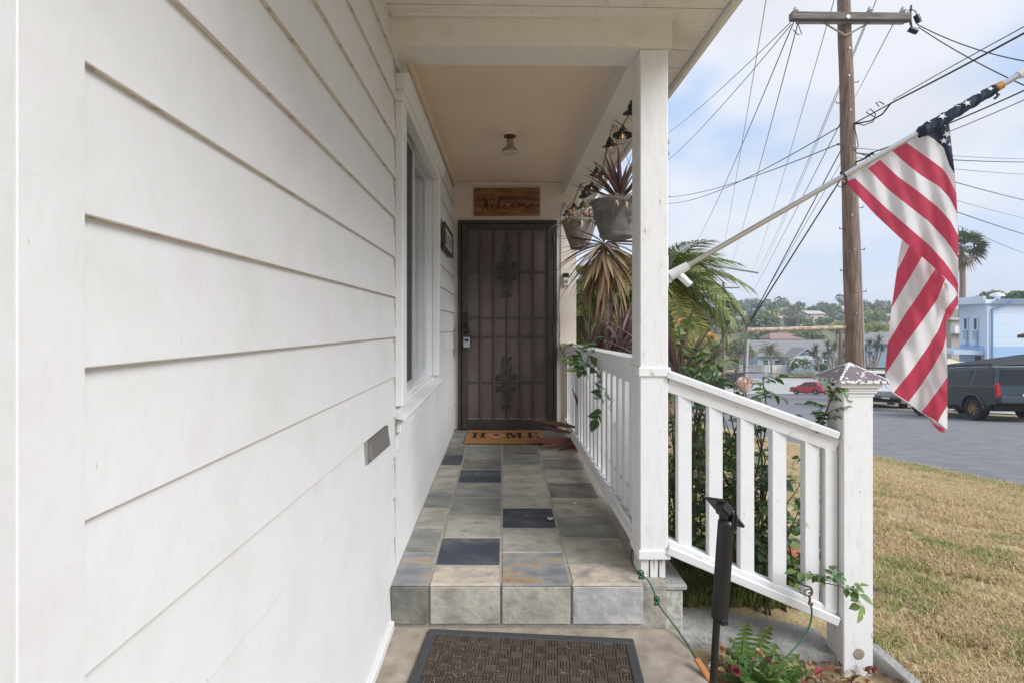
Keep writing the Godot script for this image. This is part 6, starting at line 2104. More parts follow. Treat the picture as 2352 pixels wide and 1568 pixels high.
# ---------------------------------------------------------------- lawn
func build_lawn() -> void:
	var tuft := MB.new()
	for i in 6:
		var an := rr(0, TAU)
		var base := Vector3(cos(an) * 0.012, 0, sin(an) * 0.012)
		var dir := Vector3(cos(an + rr(-1, 1)), 0, sin(an + rr(-1, 1)))
		var side := dir.cross(Vector3.UP) * 0.0017
		var m := base + dir * rr(0.008, 0.02) + Vector3(0, rr(0.014, 0.024), 0)
		var tip := m + dir * rr(0.015, 0.03) + Vector3(0, rr(-0.006, 0.012), 0)
		tuft.quad(base - side, base + side, m + side * 0.8, m - side * 0.8)
		tuft.tri(m - side * 0.8, m + side * 0.8, tip)
	var tm := tuft.mesh()
	var gm := vmat(0.8, Color(0.2, 0.2, 0.1))
	var patch := noise(77, 0.55, 3)
	var fine := noise(78, 2.6, 2)
	var xf := []
	var cl := []
	var dryc := [Color(0.66, 0.50, 0.25), Color(0.74, 0.58, 0.33), Color(0.56, 0.40, 0.20), Color(0.62, 0.46, 0.29)]
	for i in 90000:
		var d := 1.75 + 8.6 * pow(rng.randf(), 1.7)
		var x := rr(0.8, 6.42) if i % 4 == 0 else rr(maxf(1.63, 0.62 * d), minf(6.45, 1.05 * d))
		if x < 1.63 and d < 2.72 or x < 0.82 and d < 6.0:
			continue
		var p := patch.get_noise_2d(x, d) + 0.35 * fine.get_noise_2d(x, d)
		var bare := fine.get_noise_2d(x * 0.6 + 31.0, d * 0.6)
		if bare > 0.06 and d < 5.0 and rng.randf() < 0.8:
			continue
		var green := clampf((p - 0.07) * 2.4, 0.04, 0.7)
		if x > 5.9:
			green = maxf(green, rr(0.0, 0.7))
		var c: Color = dryc[rng.randi() % 4]
		if rng.randf() < green:
			c = Color(0.23, 0.29, 0.07).lerp(Color(0.38, 0.38, 0.12), rng.randf())
		if x < 1.63:
			c = Color(0.10, 0.15, 0.035).lerp(Color(0.28, 0.26, 0.09), rng.randf())
		cl.append(c * rr(0.75, 1.2))
		var s := rr(0.5, 1.05) * (1.9 if x < 1.63 else 1.0) * (1.35 if x > 6.1 and rng.randf() < 0.3 else 1.0)
		xf.append(Transform3D(Basis(Vector3.UP, rr(0, TAU)).scaled(Vector3(s, s * rr(0.8, 1.5), s)), W(x, ground_h(x, d) + 0.004, d)))
	scatter("lawn_grass", "dry straw coloured lawn with green patches sloping to the street", "grass", tm, gm, xf, cl)
	# long grass under the stair railing
	xf = []
	cl = []
	var tall := MB.new()
	for i in 7:
		var an := rr(0, TAU)
		var dir := Vector3(cos(an), 0, sin(an))
		var side := dir.cross(Vector3.UP) * 0.0028
		var base := dir * 0.006
		var m := base + dir * rr(0.01, 0.03) + Vector3(0, rr(0.06, 0.09), 0)
		var tip := m + dir * rr(0.03, 0.07) + Vector3(0, rr(-0.01, 0.05), 0)
		tall.quad(base - side, base + side, m + side, m - side)
		tall.tri(m - side, m + side, tip)
	for i in 1500:
		var x := rr(0.80, 1.5)
		var d := 2.66 + 0.75 * rng.randf() * rng.randf()
		cl.append(Color(0.11, 0.17, 0.035).lerp(Color(0.26, 0.28, 0.08), rng.randf()) * rr(0.8, 1.2))
		var s := rr(0.6, 1.3)
		xf.append(Transform3D(Basis(Vector3.UP, rr(0, TAU)).scaled(Vector3(s, s, s)), W(x, ground_h(x, d), d)))
	scatter("long_grass", "long green grass growing under the stair railing", "grass", tall.mesh(), gm, xf, cl)
	# fallen leaves and petals under the railing and on the bed
	xf = []
	cl = []
	var lf := blade_mesh(0.045, 0.026, 0.9, 0.5, 0.5, Color(1, 1, 1), Color(1, 1, 1), 4)
	for i in 800:
		var x := rr(0.78, 1.5)
		var d := rr(2.66, 3.1) if i % 5 else rr(2.05, 2.36)
		if d < 2.4:
			x = rr(0.85, 1.55)
		var c: Color = [Color(0.24, 0.12, 0.055), Color(0.30, 0.18, 0.09), Color(0.17, 0.08, 0.05), Color(0.40, 0.27, 0.14), Color(0.30, 0.05, 0.06)][rng.randi() % 5]
		cl.append(c * rr(0.7, 1.2))
		var s := rr(0.6, 1.4)
		xf.append(Transform3D(look_basis(rdir(), (Vector3.UP + rdir() * 0.4).normalized()).scaled(Vector3(s, s, s)), W(x, ground_h(x, d) + 0.015, d)))
	scatter("fallen_leaves", "dry brown leaves and petals lying under the stair railing", "leaves", lf, gm, xf, cl)

func scatter(nm: String, label: String, cat: String, mesh: Mesh, m: Material, xf: Array, cl: Array) -> void:
	var mm := MultiMesh.new()
	mm.transform_format = MultiMesh.TRANSFORM_3D
	mm.use_colors = true
	mm.mesh = mesh
	mm.instance_count = xf.size()
	for i in xf.size():
		mm.set_instance_transform(i, xf[i])
		mm.set_instance_color(i, cl[i])
	var o := MultiMeshInstance3D.new()
	o.name = nm
	o.multimesh = mm
	o.material_override = m
	add_child(o)
	tag(o, label, cat, "", "stuff")

# ---------------------------------------------------------------- things on the porch
# lettering w wide and h high, centred on t and facing its +z
func lettering(par: Node, nm: String, s: String, face: String, bold: bool, t: Transform3D, w: float, h: float, depth: float, m: Material) -> void:
	var f := SystemFont.new()
	f.font_names = PackedStringArray([face])
	f.font_weight = 700 if bold else 400
	var tm := TextMesh.new()
	tm.font = f
	tm.text = s
	tm.font_size = 48
	tm.pixel_size = 0.01
	tm.depth = 0.05
	tm.curve_step = 2.0
	var box := tm.get_aabb()
	var sc := Vector3(w / box.size.x, h / box.size.y, depth / 0.05)
	var c := box.get_center()
	put(nm, tm, m, t * Transform3D(Basis.from_scale(sc), -Vector3(c.x * sc.x, c.y * sc.y, c.z * sc.z)), par)

func smooth_path(p: Array, per := 5) -> Array:
	var out := []
	for i in p.size() - 1:
		var a: Vector2 = p[maxi(i - 1, 0)]
		var b: Vector2 = p[i]
		var c: Vector2 = p[i + 1]
		var d: Vector2 = p[mini(i + 2, p.size() - 1)]
		for k in per:
			out.append(b.cubic_interpolate(c, a, d, k / float(per)))
	out.append(p[p.size() - 1])
	return out

func curve3(p: Array, per := 5) -> Array:
	var out := []
	for i in p.size() - 1:
		var a: Vector3 = p[maxi(i - 1, 0)]
		var b: Vector3 = p[i]
		var c: Vector3 = p[i + 1]
		var d: Vector3 = p[mini(i + 2, p.size() - 1)]
		for k in per:
			out.append(b.cubic_interpolate(c, a, d, k / float(per)))
	out.append(p[p.size() - 1])
	return out

func build_porch_things() -> void:
	var D := 5.53
	var house := get_node("house")
	# --- welcome board over the door
	var o := thing("welcome_sign", "stained wooden board over the door reading Friends and Family Welcome", "sign", W(0.03, 1.03, D))
	var mb := MB.new()
	mb.hexa([W(-0.296, 1.030, D - 0.024), W(0.358, 1.036, D - 0.024), W(0.358, 1.036, D - 0.001), W(-0.296, 1.030, D - 0.001), W(-0.298, 1.303, D - 0.024), W(0.358, 1.309, D - 0.024), W(0.358, 1.309, D - 0.001), W(-0.298, 1.303, D - 0.001)])
	mi("board", mb, M.sign_wood, o)
	var face := Transform3D(Basis(), W(0, 0, D - 0.0255))
	lettering(o, "small_lettering", "FRIENDS & FAMILY", "Droid Serif", true, Transform3D(Basis(), W(0.129, 1.206, D - 0.0255)), 0.378, 0.036, 0.003, M.ink)
	var words := [
		[[222, 563], [340, 545], [385, 575], [440, 565], [465, 530], [430, 498], [385, 515], [346, 480], [370, 410], [440, 383], [505, 415], [540, 520], [530, 640], [500, 740], [475, 800]],
		[[475, 800], [540, 690], [585, 590], [612, 520], [594, 600], [600, 720], [625, 805], [655, 660], [715, 505], [785, 428], [822, 470]],
		[[738, 700], [800, 665], [788, 634], [750, 665], [735, 720], [775, 768], [845, 735], [905, 675], [985, 565], [1018, 490], [985, 495], [942, 590], [928, 690], [958, 755], [1025, 730], [1085, 668], [1165, 640], [1120, 660], [1098, 715], [1140, 768], [1225, 728], [1300, 668], [1372, 618], [1335, 670], [1338, 738], [1390, 735], [1402, 660], [1372, 620]],
		[[1390, 735], [1478, 690], [1552, 605], [1552, 660], [1560, 722], [1600, 640], [1632, 630], [1640, 705], [1690, 640], [1722, 622], [1728, 720], [1772, 748], [1845, 700], [1935, 668], [1962, 635], [1925, 622], [1872, 680], [1890, 742], [1960, 752], [2040, 700], [2105, 660], [2152, 660]]]
	for w in words:
		var pts := []
		for e in w:
			pts.append(Vector2(-0.298 + (e[0] - 205.0) / 1950.0 * 0.656, 1.306 - (e[1] - 165.0) / 795.0 * 0.277))
		var q := []
		var rad := []
		var sp := smooth_path(pts, 4)
		for i in sp.size():
			q.append(W(sp[i].x, sp[i].y, D - 0.0245))
			var nx: Vector2 = sp[mini(i + 1, sp.size() - 1)] - sp[maxi(i - 1, 0)]
			rad.append(0.0032 + 0.0036 * clampf(-nx.normalized().y, 0.0, 1.0))
		mb = MB.new()
		mb.tube(q, rad, 5)
		mi("script_lettering", mb, M.ink, o)
	# --- small framed plaque on the clapboards
	o = thing("wall_plaque", "small brown framed plaque hanging on the clapboards beside the door", "sign", W(WX, 0.6, 4.7))
	var fx := WX + 0.036
	mb = MB.new()
	for e in [[0.555, 0.580], [0.740, 0.765]]:
		mb.bx(W(WX + 0.006, e[0], 4.33), W(fx, e[1], 5.02), 0.003)
	for e in [[4.33, 4.36], [4.99, 5.02]]:
		mb.bx(W(WX + 0.006, 0.5805, e[0]), W(fx, 0.7395, e[1]), 0.003)
	mi("frame", mb, M.frame_wood, o)
	mb = MB.new()
	mb.bx(W(WX + 0.006, 0.580, 4.36), W(fx - 0.010, 0.740, 4.99))
	mi("panel", mb, mat(lin(0.50, 0.46, 0.43), 0.7), o)
	mb = MB.new()
	for k in 5:
		var d := 4.44 + k * 0.105
		mb.bx(W(fx - 0.0105, 0.62, d), W(fx - 0.0085, 0.70, d + 0.018))
		mb.bx(W(fx - 0.0105, 0.62 if k % 2 else 0.682, d + 0.019), W(fx - 0.0085, 0.64 if k % 2 else 0.70, d + 0.062))
		if k % 3 == 0:
			mb.bx(W(fx - 0.0105, 0.62, d + 0.063), W(fx - 0.0085, 0.70, d + 0.078))
	mi("faded_lettering", mb, mat(lin(0.14, 0.12, 0.14), 0.7), o)
	# --- doorbell and its cable
	o = thing("doorbell", "white video doorbell with a black top on the wall right of the door", "doorbell", W(0.616, 0.34, D))
	mb = MB.new()
	mb.bx(W(0.588, 0.337, D - 0.026), W(0.646, 0.418, D - 0.001), 0.006)
	mi("body", mb, M.white_plastic, o)
	mb = MB.new()
	mb.bx(W(0.588, 0.4185, D - 0.026), W(0.646, 0.463, D - 0.001), 0.006)
	var cp := mi("camera_panel", mb, M.black_plastic, o)
	mb = MB.new()
	mb.lathe(Transform3D(Basis(Vector3.RIGHT, PI / 2), W(0.617, 0.438, D - 0.026)), [[0.009, 0.0], [0.008, 0.003], [0.0, 0.004]], 12)
	mi("lens", mb, M.far_glass, cp)
	mb = MB.new()
	mb.lathe(Transform3D(Basis(Vector3.RIGHT, PI / 2), W(0.617, 0.380, D - 0.026)), [[0.017, 0.0], [0.017, 0.004], [0.013, 0.005], [0.012, 0.003], [0.0, 0.003]], 16)
	mi("button", mb, M.steel, o)
	o = thing("wall_cable", "thin black cable running down the wall beside the doorbell", "cable", W(0.57, -0.3, D))
	mb = MB.new()
	mb.tube(curve3([P(1291, 478, 5.50), P(1287, 500, 5.515), P(1288, 560, 5.52), P(1287, 650, 5.52), P(1284, 700, 5.52), P(1286, 760, 5.52), P(1285, 790, 5.52), P(1295, 815, 5.40), P(1305, 832, 5.25)], 4), 0.0035, 5)
	mi("cable", mb, M.wire, o)
	# --- key box hanging from the lower knob
	o = thing("key_lockbox", "grey key lockbox hanging from the door knob", "lockbox", W(-0.39, -0.28, D - 0.10))
	mb = MB.new()
	mb.bx(W(-0.396, -0.268, D - 0.135), W(-0.318, -0.158, D - 0.095), 0.008)
	mi("body", mb, M.black_plastic, o)
	mb = MB.new()
	mb.bx(W(-0.391, -0.264, D - 0.142), W(-0.327, -0.166, D - 0.1355), 0.003)
	var pl := mi("cover", mb, M.grey_plastic, o)
	mb = MB.new()
	mb.bx(W(-0.380, -0.208, D - 0.1445), W(-0.340, -0.182, D - 0.1425), 0.001)
	mi("window", mb, M.black_plastic, pl)
	mb = MB.new()
	mb.tube(curve3([W(-0.382, -0.160, D - 0.115), W(-0.384, -0.10, D - 0.115), W(-0.358, -0.062, D - 0.112), W(-0.332, -0.10, D - 0.115), W(-0.334, -0.160, D - 0.115)], 4), 0.005, 6)
	mi("shackle", mb, M.black_plastic, o)
	# --- bulb holder on the ceiling
	o = thing("ceiling_lamp", "bare flood bulb in a grubby white holder on the porch ceiling", "lamp", W(0.04, 1.18, 4.0))
	var ct := Transform3D(Basis(), W(0.045, 1.341, 4.0))
	mb = MB.new()
	mb.lathe(ct, [[0.066, 0.004], [0.066, -0.006], [0.048, -0.012], [0.046, -0.020], [0.0, -0.020]], 20)
	mi("rose", mb, M.ceiling, o)
	mb = MB.new()
	mb.lathe(ct, [[0.044, -0.020], [0.044, -0.028], [0.024, -0.030], [0.022, -0.046], [0.0, -0.046]], 16)
	mi("socket", mb, mat(lin(0.09, 0.06, 0.035), 0.7), o)
	mb = MB.new()
	mb.lathe(ct, [[0.020, -0.044], [0.025, -0.060], [0.026, -0.084], [0.024, -0.090], [0.038, -0.102], [0.055, -0.118], [0.060, -0.132], [0.060, -0.140]], 20)
	mi("bulb", mb, mat(lin(0.34, 0.26, 0.18), 0.45), o)
	mb = MB.new()
	mb.lathe(ct, [[0.061, -0.138], [0.061, -0.144], [0.050, -0.148], [0.026, -0.146], [0.0, -0.150]], 20)
	mi("lens", mb, mat(lin(0.58, 0.55, 0.47), 0.25), o)
	build_string_lights()
	build_planters()
	# --- porcelain knobs for the wires on the street side of the post
	for v in [320.0, 347.0]:
		mb = MB.new()
		mb.lathe(Transform3D(Basis(Vector3.BACK, -PI / 2), Vector3(0.721, P(0, v, 2.5).y, -2.53)), [[0.018, 0.0], [0.018, 0.010], [0.012, 0.013], [0.017, 0.018], [0.014, 0.028], [0.0, 0.030]], 12)
		mi("wire_knob", mb, mat(lin(0.24, 0.26, 0.28), 0.4), house)
	# --- coir mat at the door
	o = thing("doormat", "tan coir doormat lettered HOME with a diamond for the O", "doormat", W(0.0, -1.085, 5.15))
	var ms := Basis(Vector3.UP, -0.008)
	var mt := Transform3D(ms, W(0.006, -1.086, 5.165))
	mb = MB.new()
	mb.box(mt * Transform3D(Basis(), Vector3(0, 0.009, 0)), Vector3(0.357, 0.009, 0.275), 0.007)
	mi("mat", mb, tmat(tex(281, 0.08, [[0.0, 0.26, 0.115, 0.032], [0.5, 0.37, 0.18, 0.058], [1.0, 0.46, 0.24, 0.09]], 256, 4), Vector3(6, 6, 6), 0.95, bump(283, 0.15, 4.0, 256), 0.8), o)
	var flat := Basis(Vector3.RIGHT, -PI / 2)
	var lt := [["H", -0.237, 0.140], ["M", 0.092, 0.165], ["E", 0.262, 0.115]]
	for e in lt:
		lettering(o, "letter", e[0], "Droid Serif", true, mt * Transform3D(flat, Vector3(e[1], 0.019, -0.022)), e[2], 0.225, 0.002, M.ink)
	for e in [[0.074, 0.118, 0.0, mat(lin(0.62, 0.36, 0.27), 0.9)], [0.052, 0.082, 0.002, mat(lin(0.22, 0.045, 0.03), 0.9)]]:
		mb = MB.new()
		mb.prism(mt * Transform3D(flat, Vector3(-0.075, 0.0185 + e[2], -0.022)), PackedVector2Array([Vector2(-e[0], 0), Vector2(0, e[1]), Vector2(e[0], 0), Vector2(0, -e[1])]), 0.0, 0.0015)
		mi("diamond", mb, e[3], o)
	# --- rubber framed mat on the walk
	o = thing("walk_mat", "brown basket weave mat in a black rubber frame on the concrete walk", "doormat", W(0.1, -1.313, 2.1))
	var ex := (W(0.531, 0, 2.279) - W(-0.316, 0, 2.353)).normalized()
	var t := Transform3D(Basis(ex, Vector3.UP, ex.cross(Vector3.UP)), W(-0.316, -1.316, 2.353))
	var L := 0.850
	var B := 0.62
	mb = MB.new()
	var fw := 0.040
	mb.box(t * Transform3D(Basis(), Vector3(L * 0.5, 0.009, fw * 0.5)), Vector3(L * 0.5, 0.008, fw * 0.5), 0.005)
	mb.box(t * Transform3D(Basis(), Vector3(L * 0.5, 0.009, B - fw * 0.5)), Vector3(L * 0.5, 0.008, fw * 0.5), 0.005)
	for x in [fw * 0.5, L - fw * 0.5]:
		mb.box(t * Transform3D(Basis(), Vector3(x, 0.009, B * 0.5)), Vector3(fw * 0.5, 0.0078, B * 0.5 - fw), 0.005)
	mi("rubber_frame", mb, mat(lin(0.055, 0.056, 0.058), 0.7), o)
	mb = MB.new()
	mb.box(t * Transform3D(Basis(), Vector3(L * 0.5, 0.006, B * 0.5)), Vector3(L * 0.5 - fw, 0.004, B * 0.5 - fw))
	mi("backing", mb, mat(lin(0.15, 0.115, 0.085), 0.95), o)
	mb = MB.new()
	mb.colored = true
	var s := 0.0453
	for j in 12:
		for i in 17:
			for k in 4:
				var off := (k + 0.5) * s / 4.0
				var c := Vector3(fw + i * s, 0.0125, fw + j * s)
				var v := rr(0.7, 1.25)
				mb.col = Color(0.080, 0.060, 0.046) * v
				if (i + j) % 2 == 0:
					mb.box(t * Transform3D(Basis(), c + Vector3(off, 0, s * 0.5)), Vector3(0.0042, 0.003, s * 0.47), 0.001)
				else:
					mb.box(t * Transform3D(Basis(), c + Vector3(s * 0.5, 0, off)), Vector3(s * 0.47, 0.003, 0.0042), 0.001)
	var ribs := mi("weave", mb, vmat(0.95), o)
	ribs.set_meta("kind", "stuff")
	var straw := MB.new()
	straw.tube([Vector3(-0.012, 0, 0), Vector3(0, 0.003, 0.003), Vector3(0.012, 0, 0.0)], 0.0007, 3, false)
	var xf := []
	var cl := []
	for i in 300:
		var p := t * Vector3(rr(0.05, L - 0.05), 0.017, pow(rng.randf(), 0.7) * 0.5 + 0.04)
		var sc := rr(0.3, 0.9)
		xf.append(Transform3D(Basis(Vector3.UP, rr(0, TAU)).scaled(Vector3(sc, sc, sc * rr(0.5, 3.0))), p))
		cl.append(Color(0.42, 0.33, 0.20) * rr(0.5, 1.4))
	scatter("straw_litter", "bits of dry straw and clippings caught in the walk mat", "straw", straw.mesh(), vmat(0.9), xf, cl)
	# --- petals on the slate
	for e in [[1320, 1156, "pale fallen petal on the slate near the porch railing"], [1264, 1192, "pale fallen petal on the dark slate tile"], [1424, 1188, "pale fallen petal under the porch bottom rail"], [1012, 1655, "pale scrap lying on the walk beside the mat"]]:
		var h := floor_h(3.2) + 0.004
		var d = -h * F / (e[1] - 735.0)
		var px := P(e[0], e[1], d)
		mb = MB.new()
		var rows := []
		for j in 4:
			var r := []
			for i in 6:
				r.append(px + Vector3((i / 5.0 - 0.5) * 0.034 * sin(PI * (0.2 + 0.6 * j / 3.0)), 0.002 + 0.006 * pow(i / 5.0 - 0.5, 2) * 4.0, (j / 3.0 - 0.5) * 0.034))
			rows.append(r)
		mb.sheet(rows)
		var pt := mi("fallen_petal", mb, mat(lin(0.72, 0.66, 0.60), 0.7))
		tag(pt, e[2], "petal", "petals fallen on the porch")
	# --- green cord down the step
	o = thing("green_cord", "thin green knotted cord trailing down the step beside the post", "cord", W(0.6, -1.3, 2.4))
	mb = MB.new()
	mb.tube(curve3([P(1452, 1262, 2.62), P(1450, 1280, 2.55), P(1456, 1302, 2.43), P(1473, 1318, 2.385), P(1492, 1336, 2.375), P(1508, 1374, 2.370), P(1520, 1398, 2.368), P(1551, 1438, 2.355), P(1592, 1500, 2.215), P(1626, 1566, 2.09), P(1650, 1620, 2.0)], 4), 0.0032, 6)
	mi("cord", mb, mat(lin(0.015, 0.10, 0.055), 0.5), o)
	for e in [[1472, 1318, 2.385], [1508, 1378, 2.366]]:
		mb = MB.new()
		var kc := P(e[0], e[1], e[2])
		var kp := []
		for i in 22:
			var a := i * 0.85
			kp.append(kc + Vector3(cos(a) * 0.011, sin(a * 0.7) * 0.016, sin(a) * 0.010 + 0.006))
		mb.tube(kp, 0.0032, 5)
		mi("knot", mb, mat(lin(0.015, 0.10, 0.055), 0.5), o)
	# --- rusty snap hook and cord on the stair rail
	o = thing("snap_hook", "rusty snap hook with a green cord hanging from the stair bottom rail", "hook", W(1.27, -1.4, 2.27))
	mb = MB.new()
	var rc := P(1858, 1360, 2.285)
	var rp := []
	for i in 17:
		rp.append(rc + Vector3(cos(TAU * i / 16.0) * 0.016, sin(TAU * i / 16.0) * 0.014, 0))
	mb.tube(rp, 0.003, 6, false)
	mi("ring", mb, M.rust, o)
	mb = MB.new()
	mb.tube([P(1859, 1367, 2.275), P(1861, 1376, 2.27), P(1859, 1386, 2.27), P(1864, 1392, 2.27), P(1867, 1384, 2.27)], [0.006, 0.0045, 0.006, 0.005, 0.004], 7)
	mi("snap", mb, M.rust, o)
	mb = MB.new()
	mb.tube(curve3([P(1864, 1391, 2.272), P(1865, 1415, 2.27), P(1857, 1445, 2.26), P(1838, 1476, 2.24), P(1817, 1498, 2.22), P(1806, 1512, 2.21)], 4), 0.0034, 6)
	mb.tube(curve3([P(1828, 1328, 2.33), P(1846, 1343, 2.30), P(1862, 1348, 2.285), P(1866, 1358, 2.282), P(1858, 1362, 2.285)], 4), 0.0034, 6)
	mi("cord", mb, mat(lin(0.03, 0.14, 0.08), 0.45), o)
	# --- solar stake light
	o = thing("solar_light", "black solar stake light with a tilted panel in front of the stair railing", "garden light", P(1634, 1660, 1.9))
	var d := 1.9
	mb = MB.new()
	var a0 := P(1669, 1192, d)
	var a1 := P(1653, 1416, d)
	var ax := (a0 - a1).normalized()
	var lb := Basis(ax.cross(Vector3.BACK).normalized(), ax, Vector3.BACK)
	mb.lathe(Transform3D(lb, a1), [[0.0, -0.004], [0.027, -0.004], [0.029, 0.004], [0.029, (a0 - a1).length() - 0.01], [0.024, (a0 - a1).length()], [0.0, (a0 - a1).length() + 0.002]], 8)
	mi("body", mb, M.black_plastic, o)
	mb = MB.new()
	mb.tube([P(1647, 1420, d), P(1638, 1570, d), P(1634, 1665, d)], 0.0125, 10)
	mi("stake", mb, M.black_plastic, o)
	mb = MB.new()
	mb.bar(P(1662, 1420, d - 0.02), P(1664, 1434, d - 0.02), 0.024, 0.022, Vector3.BACK, 0.003)
	mi("clip", mb, M.black_plastic, o)
	mb = MB.new()
	mb.tube([P(1662, 1190, d - 0.01), P(1668, 1168, d - 0.01)], 0.016, 8)
	for u in [1683.0, 1690.0]:
		mb.tube([P(u, 1215, d - 0.025), P(u + 2.0, 1180, d - 0.02)], 0.004, 6)
	mi("hinge", mb, M.black_plastic, o)
	mb = MB.new()
	var pa := P(1651, 1145, d)
	var pb := P(1705, 1209, d)
	var px := (pb - pa).normalized()
	var pz := Vector3(-0.25, -0.25, -1).normalized()
	pz = (pz - px * pz.dot(px)).normalized()
	var pbas := Basis(px, pz.cross(px), pz)
	mb.box(Transform3D(pbas, (pa + pb) * 0.5 + pz * 0.03), Vector3((pb - pa).length() * 0.5, 0.0055, 0.045), 0.003)
	var pn := mi("solar_panel", mb, M.black_plastic, o)
	mb = MB.new()
	mb.box(Transform3D(pbas, (pa + pb) * 0.5 + pz * 0.03 - pbas.y * 0.0), Vector3((pb - pa).length() * 0.45, 0.0062, 0.040))
	mi("cells", mb, mat(lin(0.012, 0.016, 0.035), 0.12), pn)
	mb = MB.new()
	mb.box(Transform3D(pbas, P(1664, 1166, d - 0.005)), Vector3(0.022, 0.016, 0.022), 0.004)
	mi("junction_box", mb, M.black_plastic, pn)
	mb = MB.new()
	mb.tube(curve3([P(1658, 1184, d - 0.02), P(1646, 1176, d), P(1650, 1170, d + 0.01), P(1662, 1174, d)], 4), 0.002, 5)
	mi("lead", mb, M.wire, o)

func build_string_lights() -> void:
	var o := thing("string_lights", "string of small dark lantern lights with wire cages under the eaves", "string lights", W(0.66, 0.9, 4.0))
	var shade := mat(lin(0.022, 0.021, 0.020), 0.45)
	var bulbm := mat(Color(0.95, 0.93, 0.88, 0.25), 0.03)
	bulbm.transparency = BaseMaterial3D.TRANSPARENCY_ALPHA
	var glow := mat(lin(0.9, 0.6, 0.25), 0.5)
	glow.emission_enabled = true
	glow.emission = Color(1.0, 0.72, 0.35)
	glow.emission_energy_multiplier = 0.8
	var pos := [[1452, 240, 2.86, 0.9], [1431, 297, 3.08, -0.15], [1401, 322, 3.46, 0.55], [1371, 390, 3.95, 0.1], [1386, 394, 3.70, -0.1], [1360, 424, 4.16, -0.45], [1342, 440, 4.57, 0.9], [1319, 471, 5.15, 0.0], [1339, 467, 4.64, 0.1], [1303, 486, 5.38, 0.0]]
	for e in pos:
		var at := P(e[0], e[1], e[2])
		var l := Node3D.new()
		l.name = "lantern"
		o.add_child(l, true)
		l.position = at - gpos(o)
		var t := Transform3D(Basis(Vector3.RIGHT, e[3] * 0.6) * Basis(Vector3.BACK, e[3] * 0.35), at)
		var mb := MB.new()
		mb.lathe(t, [[0.0, 0.022], [0.008, 0.020], [0.010, 0.010], [0.020, 0.002], [0.026, -0.012], [0.028, -0.022], [0.054, -0.032], [0.056, -0.036], [0.050, -0.036], [0.024, -0.026], [0.020, -0.014], [0.0, -0.010]], 18)
		mi("shade", mb, shade, l)
		mb = MB.new()
		mb.lathe(t, [[0.008, -0.016], [0.010, -0.022], [0.017, -0.034], [0.019, -0.044], [0.015, -0.056], [0.006, -0.063], [0.0, -0.064]], 12)
		mi("bulb", mb, bulbm, l)
		mb = MB.new()
		mb.tube([t * Vector3(0, -0.026, 0), t * Vector3(0.001, -0.050, 0)], 0.0016, 5)
		mi("filament", mb, glow, l)
		mb = MB.new()
		for k in 3:
			var a := PI * k / 3.0
			var pts := []
			for i in 11:
				var an := PI * i / 10.0
				pts.append(t * Vector3(cos(a) * cos(an) * 0.034, -0.036 - sin(an) * 0.050, sin(a) * cos(an) * 0.034))
			mb.tube(pts, 0.0011, 4, false)
		var ring := []
		for i in 15:
			ring.append(t * Vector3(cos(TAU * i / 14.0) * 0.034, -0.042, sin(TAU * i / 14.0) * 0.034))
		mb.tube(ring, 0.0011, 4, false)
		mi("cage", mb, shade, l)
	# cord from lantern to lantern, caught up on hooks under the eaves
	var mb := MB.new()
	var tops := []
	for e in [[1462, 232, 2.80], [1431, 288, 3.08], [1410, 275, 3.42], [1401, 314, 3.46], [1386, 386, 3.70], [1365, 372, 4.28], [1371, 382, 3.95], [1360, 416, 4.16], [1334, 424, 4.98], [1342, 432, 4.57], [1339, 459, 4.64], [1333, 424, 5.0], [1319, 463, 5.15], [1308, 470, 5.3], [1303, 478, 5.38], [1296, 466, 5.46], [1291, 478, 5.50]]:
		tops.append(P(e[0], e[1], e[2]))
	mb.tube(tops, 0.0028, 5)
	mi("cord", mb, M.wire, o)
	for e in [[1410, 275, 3.42], [1365, 368, 4.28], [1333, 424, 5.0]]:
		mb = MB.new()
		var p := P(e[0], e[1], e[2])
		mb.tube(curve3([p + Vector3(0, 0.09, 0), p + Vector3(0, 0.03, 0), p + Vector3(0.014, 0.008, 0), p + Vector3(0.004, -0.008, 0), p + Vector3(-0.012, 0.004, 0)], 3), 0.003, 5)
		mi("hook", mb, M.rust, o)

